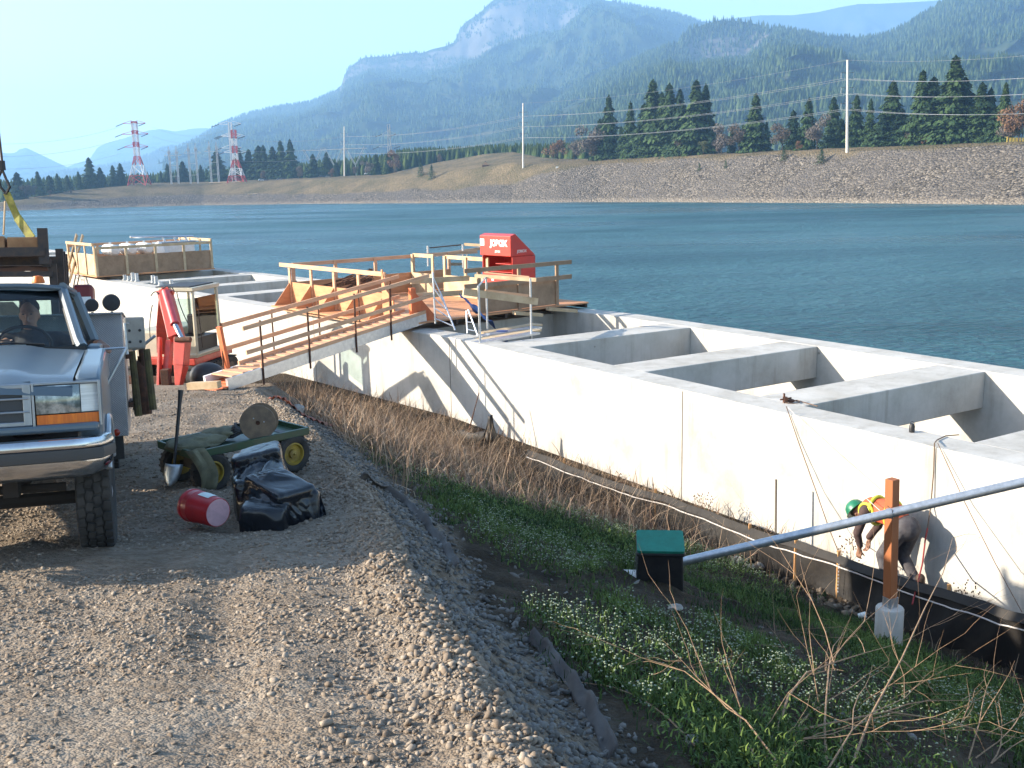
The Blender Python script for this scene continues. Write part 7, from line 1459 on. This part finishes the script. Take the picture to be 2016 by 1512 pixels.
yb_, Yd = ybank(272, 2.05); lattice_pylon(270, 239, yb_ + 1, Yd, 'red and white lattice pylon, left one of two on the shore', bandA, 14.5, 3.6, [(.60, 9.5, pr_), (.80, 10.5, pr_), (.965, 9, pr_)])
bandB = [(0, .14, pr_), (.14, .28, pwh), (.28, .44, pr_), (.44, .56, pwh), (.56, .70, pr_), (.70, .84, pwh), (.84, 1.0, pr_)]
yb_, Yd = ybank(466, 2.05); lattice_pylon(462, 256, yb_ + 2, Yd, 'red and white lattice pylon, right one of two on the shore', bandB, 13, 3.4, [(.58, 9, pwh), (.88, 9, pwh)]); lattice_pylon(456, 241, yb_ + 2, Yd + 18, 'slim white lattice pylon directly behind the right red and white one', [(0, .5, pwh), (.5, 1, pwh)], 3.2, 2.4, [(.58, 8, pwh), (.78, 8, pwh), (.97, 9, pwh)], .28)
for px, yt, lb in ((345, 288, 'grey twin topped pylon, leftmost of three between the red ones'), (383, 282, 'grey twin topped pylon, middle of three between the red ones'), (424, 278, 'grey twin topped pylon, rightmost of three between the red ones')):
    yb_, Yd = ybank(px, 2.1); b = D(px, yb_ + 1, Yd); t_ = D(px, yt, Yd); h = float(t_[2] - b[2]); th = thing('grey_pylon', lb, 'pylon', b, 'grey pylons between the red ones'); m = MB()
    for s_ in (-1, 1):
        for k in range(6): f0, f1 = k / 6, (k + 1) / 6; m.bar(b + np.array([3 * s_ - .5, 0, h * .9 * f0]), b + np.array([3 * s_ + .5, 0, h * .9 * f1]), .18, .18); m.bar(b + np.array([3 * s_ + .5, 0, h * .9 * f0]), b + np.array([3 * s_ - .5, 0, h * .9 * f1]), .18, .18)
        m.bar(b + np.array([3 * s_ - .5, 0, 0]), b + np.array([3 * s_ - .5, 0, h * .9]), .5, .5); m.bar(b + np.array([3 * s_ + .5, 0, 0]), b + np.array([3 * s_ + .5, 0, h * .9]), .5, .5)
        m.bar(b + np.array([3 * s_ - 1.2, 0, h * .8]), b + np.array([3 * s_, 0, h]), .25, .25); m.bar(b + np.array([3 * s_ + 1.2, 0, h * .8]), b + np.array([3 * s_, 0, h]), .25, .25)
    for f in (.22, .5): m.bar(b + np.array([-3, 0, h * f]), b + np.array([3, 0, h * f]), .3, .3)
    m.build('lattice_legs', pgr, th); m = MB(); m.bar(b + np.array([-7, 0, h * .76]), b + np.array([7, 0, h * .76]), .35, .35).bar(b + np.array([-7, 0, h * .76]), b + np.array([-3, 0, h * .88]), .2, .2).bar(b + np.array([7, 0, h * .76]), b + np.array([3, 0, h * .88]), .2, .2); m.build('cross_arm', pgr, th)
for px, yt, lb in ((618, 290, 'V shaped grey lattice frame, leftmost of three by the left pole'), (660, 288, 'V shaped grey lattice frame just left of the left white pole'), (701, 286, 'V shaped grey lattice frame just right of the left white pole')):
    yb_, Yd = ybank(px, 2.7); b = D(px, yb_, Yd + 60); t_ = D(px, yt, Yd + 60); h = float(t_[2] - b[2]); th = thing('v_pylon', lb, 'pylon', b, 'V shaped pylons by the left white pole'); m = MB(); v0 = b + up * h * .38
    for s_ in (-1, 1): m.bar(v0, b + np.array([7.5 * s_, 0, h * .95]), .5, .5).bar(v0 + np.array([.8 * s_, 0, 0]), b + np.array([8.3 * s_, 0, h * .9]), .3, .3)
    m.bar(b, v0, .5, .5, up=(0, 1, 0)); m.build('v_legs', pgr, th); MB().bar(b + np.array([-10, 0, h * .9]), b + np.array([10, 0, h * .9]), .45, .6).build('cross_arm', pgr, th)
yb_, Yd = ybank(764, 2.95); lattice_pylon(764, 245, yb_, Yd + 120, 'pale grey lattice pylon rising behind the dark conifer pair', [(0, .3, pgr), (.3, .65, pgr), (.65, 1, pgr)], 8, 2.2, [(.55, 9, pgr), (.8, 6, pgr)], .25)
for i in range(3):
    wire(D(-60, (282, 306, 330)[i], 700), D(238, (249, 274, 302)[i], 850), 5, f'{lv[i]} wire running left from the left red and white pylon', .07); wire(D(300, (250, 268, 290)[i], 850), D(445, (256, 268, 290)[i], 880), 6, f'{lv[i]} wire between the two red and white pylons', .06)
# parked cars, small and far
def far_car(px, yb_, colr, lb):
    best = min(np.linspace(1.2, 3, 90), key=lambda q: abs(ybank(px, q)[0] - yb_)); yy_, Yd = ybank(px, best); b = D(px, yy_, Yd) + up * .3; th = thing('parked_car', lb, 'car', b, 'cars parked on the far bank road'); m = MB(); X_ = np.array([.96, .28, 0]); Y_ = np.array([-.28, .96, 0]); c_m = mat('car_paint_' + colr[0], colr[1], .35, col2=tuple(q * .8 for q in colr[1]), scale=2, coat=.5)
    m.prism([(-2.2, .35), (2.2, .35), (2.25, .8), (1.5, .95), (.8, 1.45), (-1.2, 1.5), (-2.1, .95)], b + Y_ * .85, X_, up, 1.7); m.build('body', c_m, th, bevel=.05); m = MB(); m.prism([(-1.25, .95), (1.3, .95), (.75, 1.38), (-1.1, 1.42)], b + Y_ * .88, X_, up, 1.76); m.build('window_band', dark, th)
    for s_ in (-1.35, 1.35):
        for t3 in (-.8, .8): MB().lathe([(.001, -.12), (.33, -.12), (.33, .12), (.001, .12)], 12, b + X_ * s_ + Y_ * t3 + up * .33, Y_).build('wheel', rubber, th, True)
far_car(514, 357, ('white', (.7, .7, .7)), 'white car parked on the far bank road, leftmost'); far_car(523, 356, ('dark', (.04, .045, .06)), 'dark car parked right behind the white one'); far_car(550, 355, ('grey', (.2, .22, .24)), 'grey car parked alone on the far bank road'); far_car(557, 354, ('dark', (.04, .045, .06)), 'dark car beside the lone grey car'); far_car(633, 350, ('dark', (.04, .045, .06)), 'dark car parked left of the leftmost white pole'); far_car(647, 350, ('grey', (.2, .22, .24)), 'grey car nearest the leftmost white pole'); far_car(723, 343, ('white', (.7, .7, .7)), 'white vehicle right of the leftmost white pole')
# hut, yellow barriers
yb_, Yd = ybank(956, 2.1); b = D(956, 333, Yd); hu_ = thing('hut', 'tiny brown hut with pitched roof on the meadow slope', 'hut', b); MB().box(b + up * 1.2, (4, 3.5, 2.6)).build('wall', rust, hu_); MB().prism([(-2.4, 0), (2.4, 0), (0, 2.0)], b + np.array([0, 2.0, 2.5]), (1, 0, 0), (0, 0, 1), 4.0).build('roof', ply2, hu_); MB().box(b + up * 4.4, (.4, .4, 1.6)).build('chimney', steel, hu_)
ym = mat('yellow_barrier_paint', (.68, .50, .10), .6, col2=(.55, .40, .08), scale=1)
yb_, Yd = ybank(1998, 2.2); th = thing('yellow_barrier', 'yellow barrier of short panels on the crest at the right edge', 'barrier', D(1998, yb_, Yd))
for k in range(7): c = D(1983 + k * 6.2, yb_ - 3.5, Yd); MB().box(c, (.35 if k in (0,) else .75, .2, 1.6 if k else 2.4)).build('panel', ym, th)
yb_, Yd = ybank(978, 2.3); th2 = thing('yellow_barrier', 'long low yellow barrier beside the tiny hut on the meadow', 'barrier', D(978, yb_, Yd)); MB().bar(D(966, 329, Yd), D(990, 329, Yd), .4, .9).build('panel', ym, th2)
# marker on the riprap, left end
q, Yd = ybank(1097, 1.3); b = D(1097, 338, Yd); tag(MB().box(b + up * 1.6, (1.5, .5, 2.6)).build('marker_sign', white), 'small white marker at the left end of the riprap crest', 'sign')
# driftwood logs on the left shore
for px, yb_, lb in ((497, 384, 'pale driftwood log on the rocky shore below the red pylon'), (438, 361, 'long pale log lying beside the right red pylon')):
    best = min(np.linspace(.2, 2.6, 90), key=lambda k: abs(ybank(px, k)[0] - yb_)); yy_, Yd = ybank(px, best); b = D(px, yy_, Yd); tag(MB().tube([b + np.array([-3.5 if yb_ > 370 else -11, 0, .5]), b + np.array([3.5 if yb_ > 370 else 14, 2, .9])], .35, 8).build('log', woodp, None, True), lb, 'log')
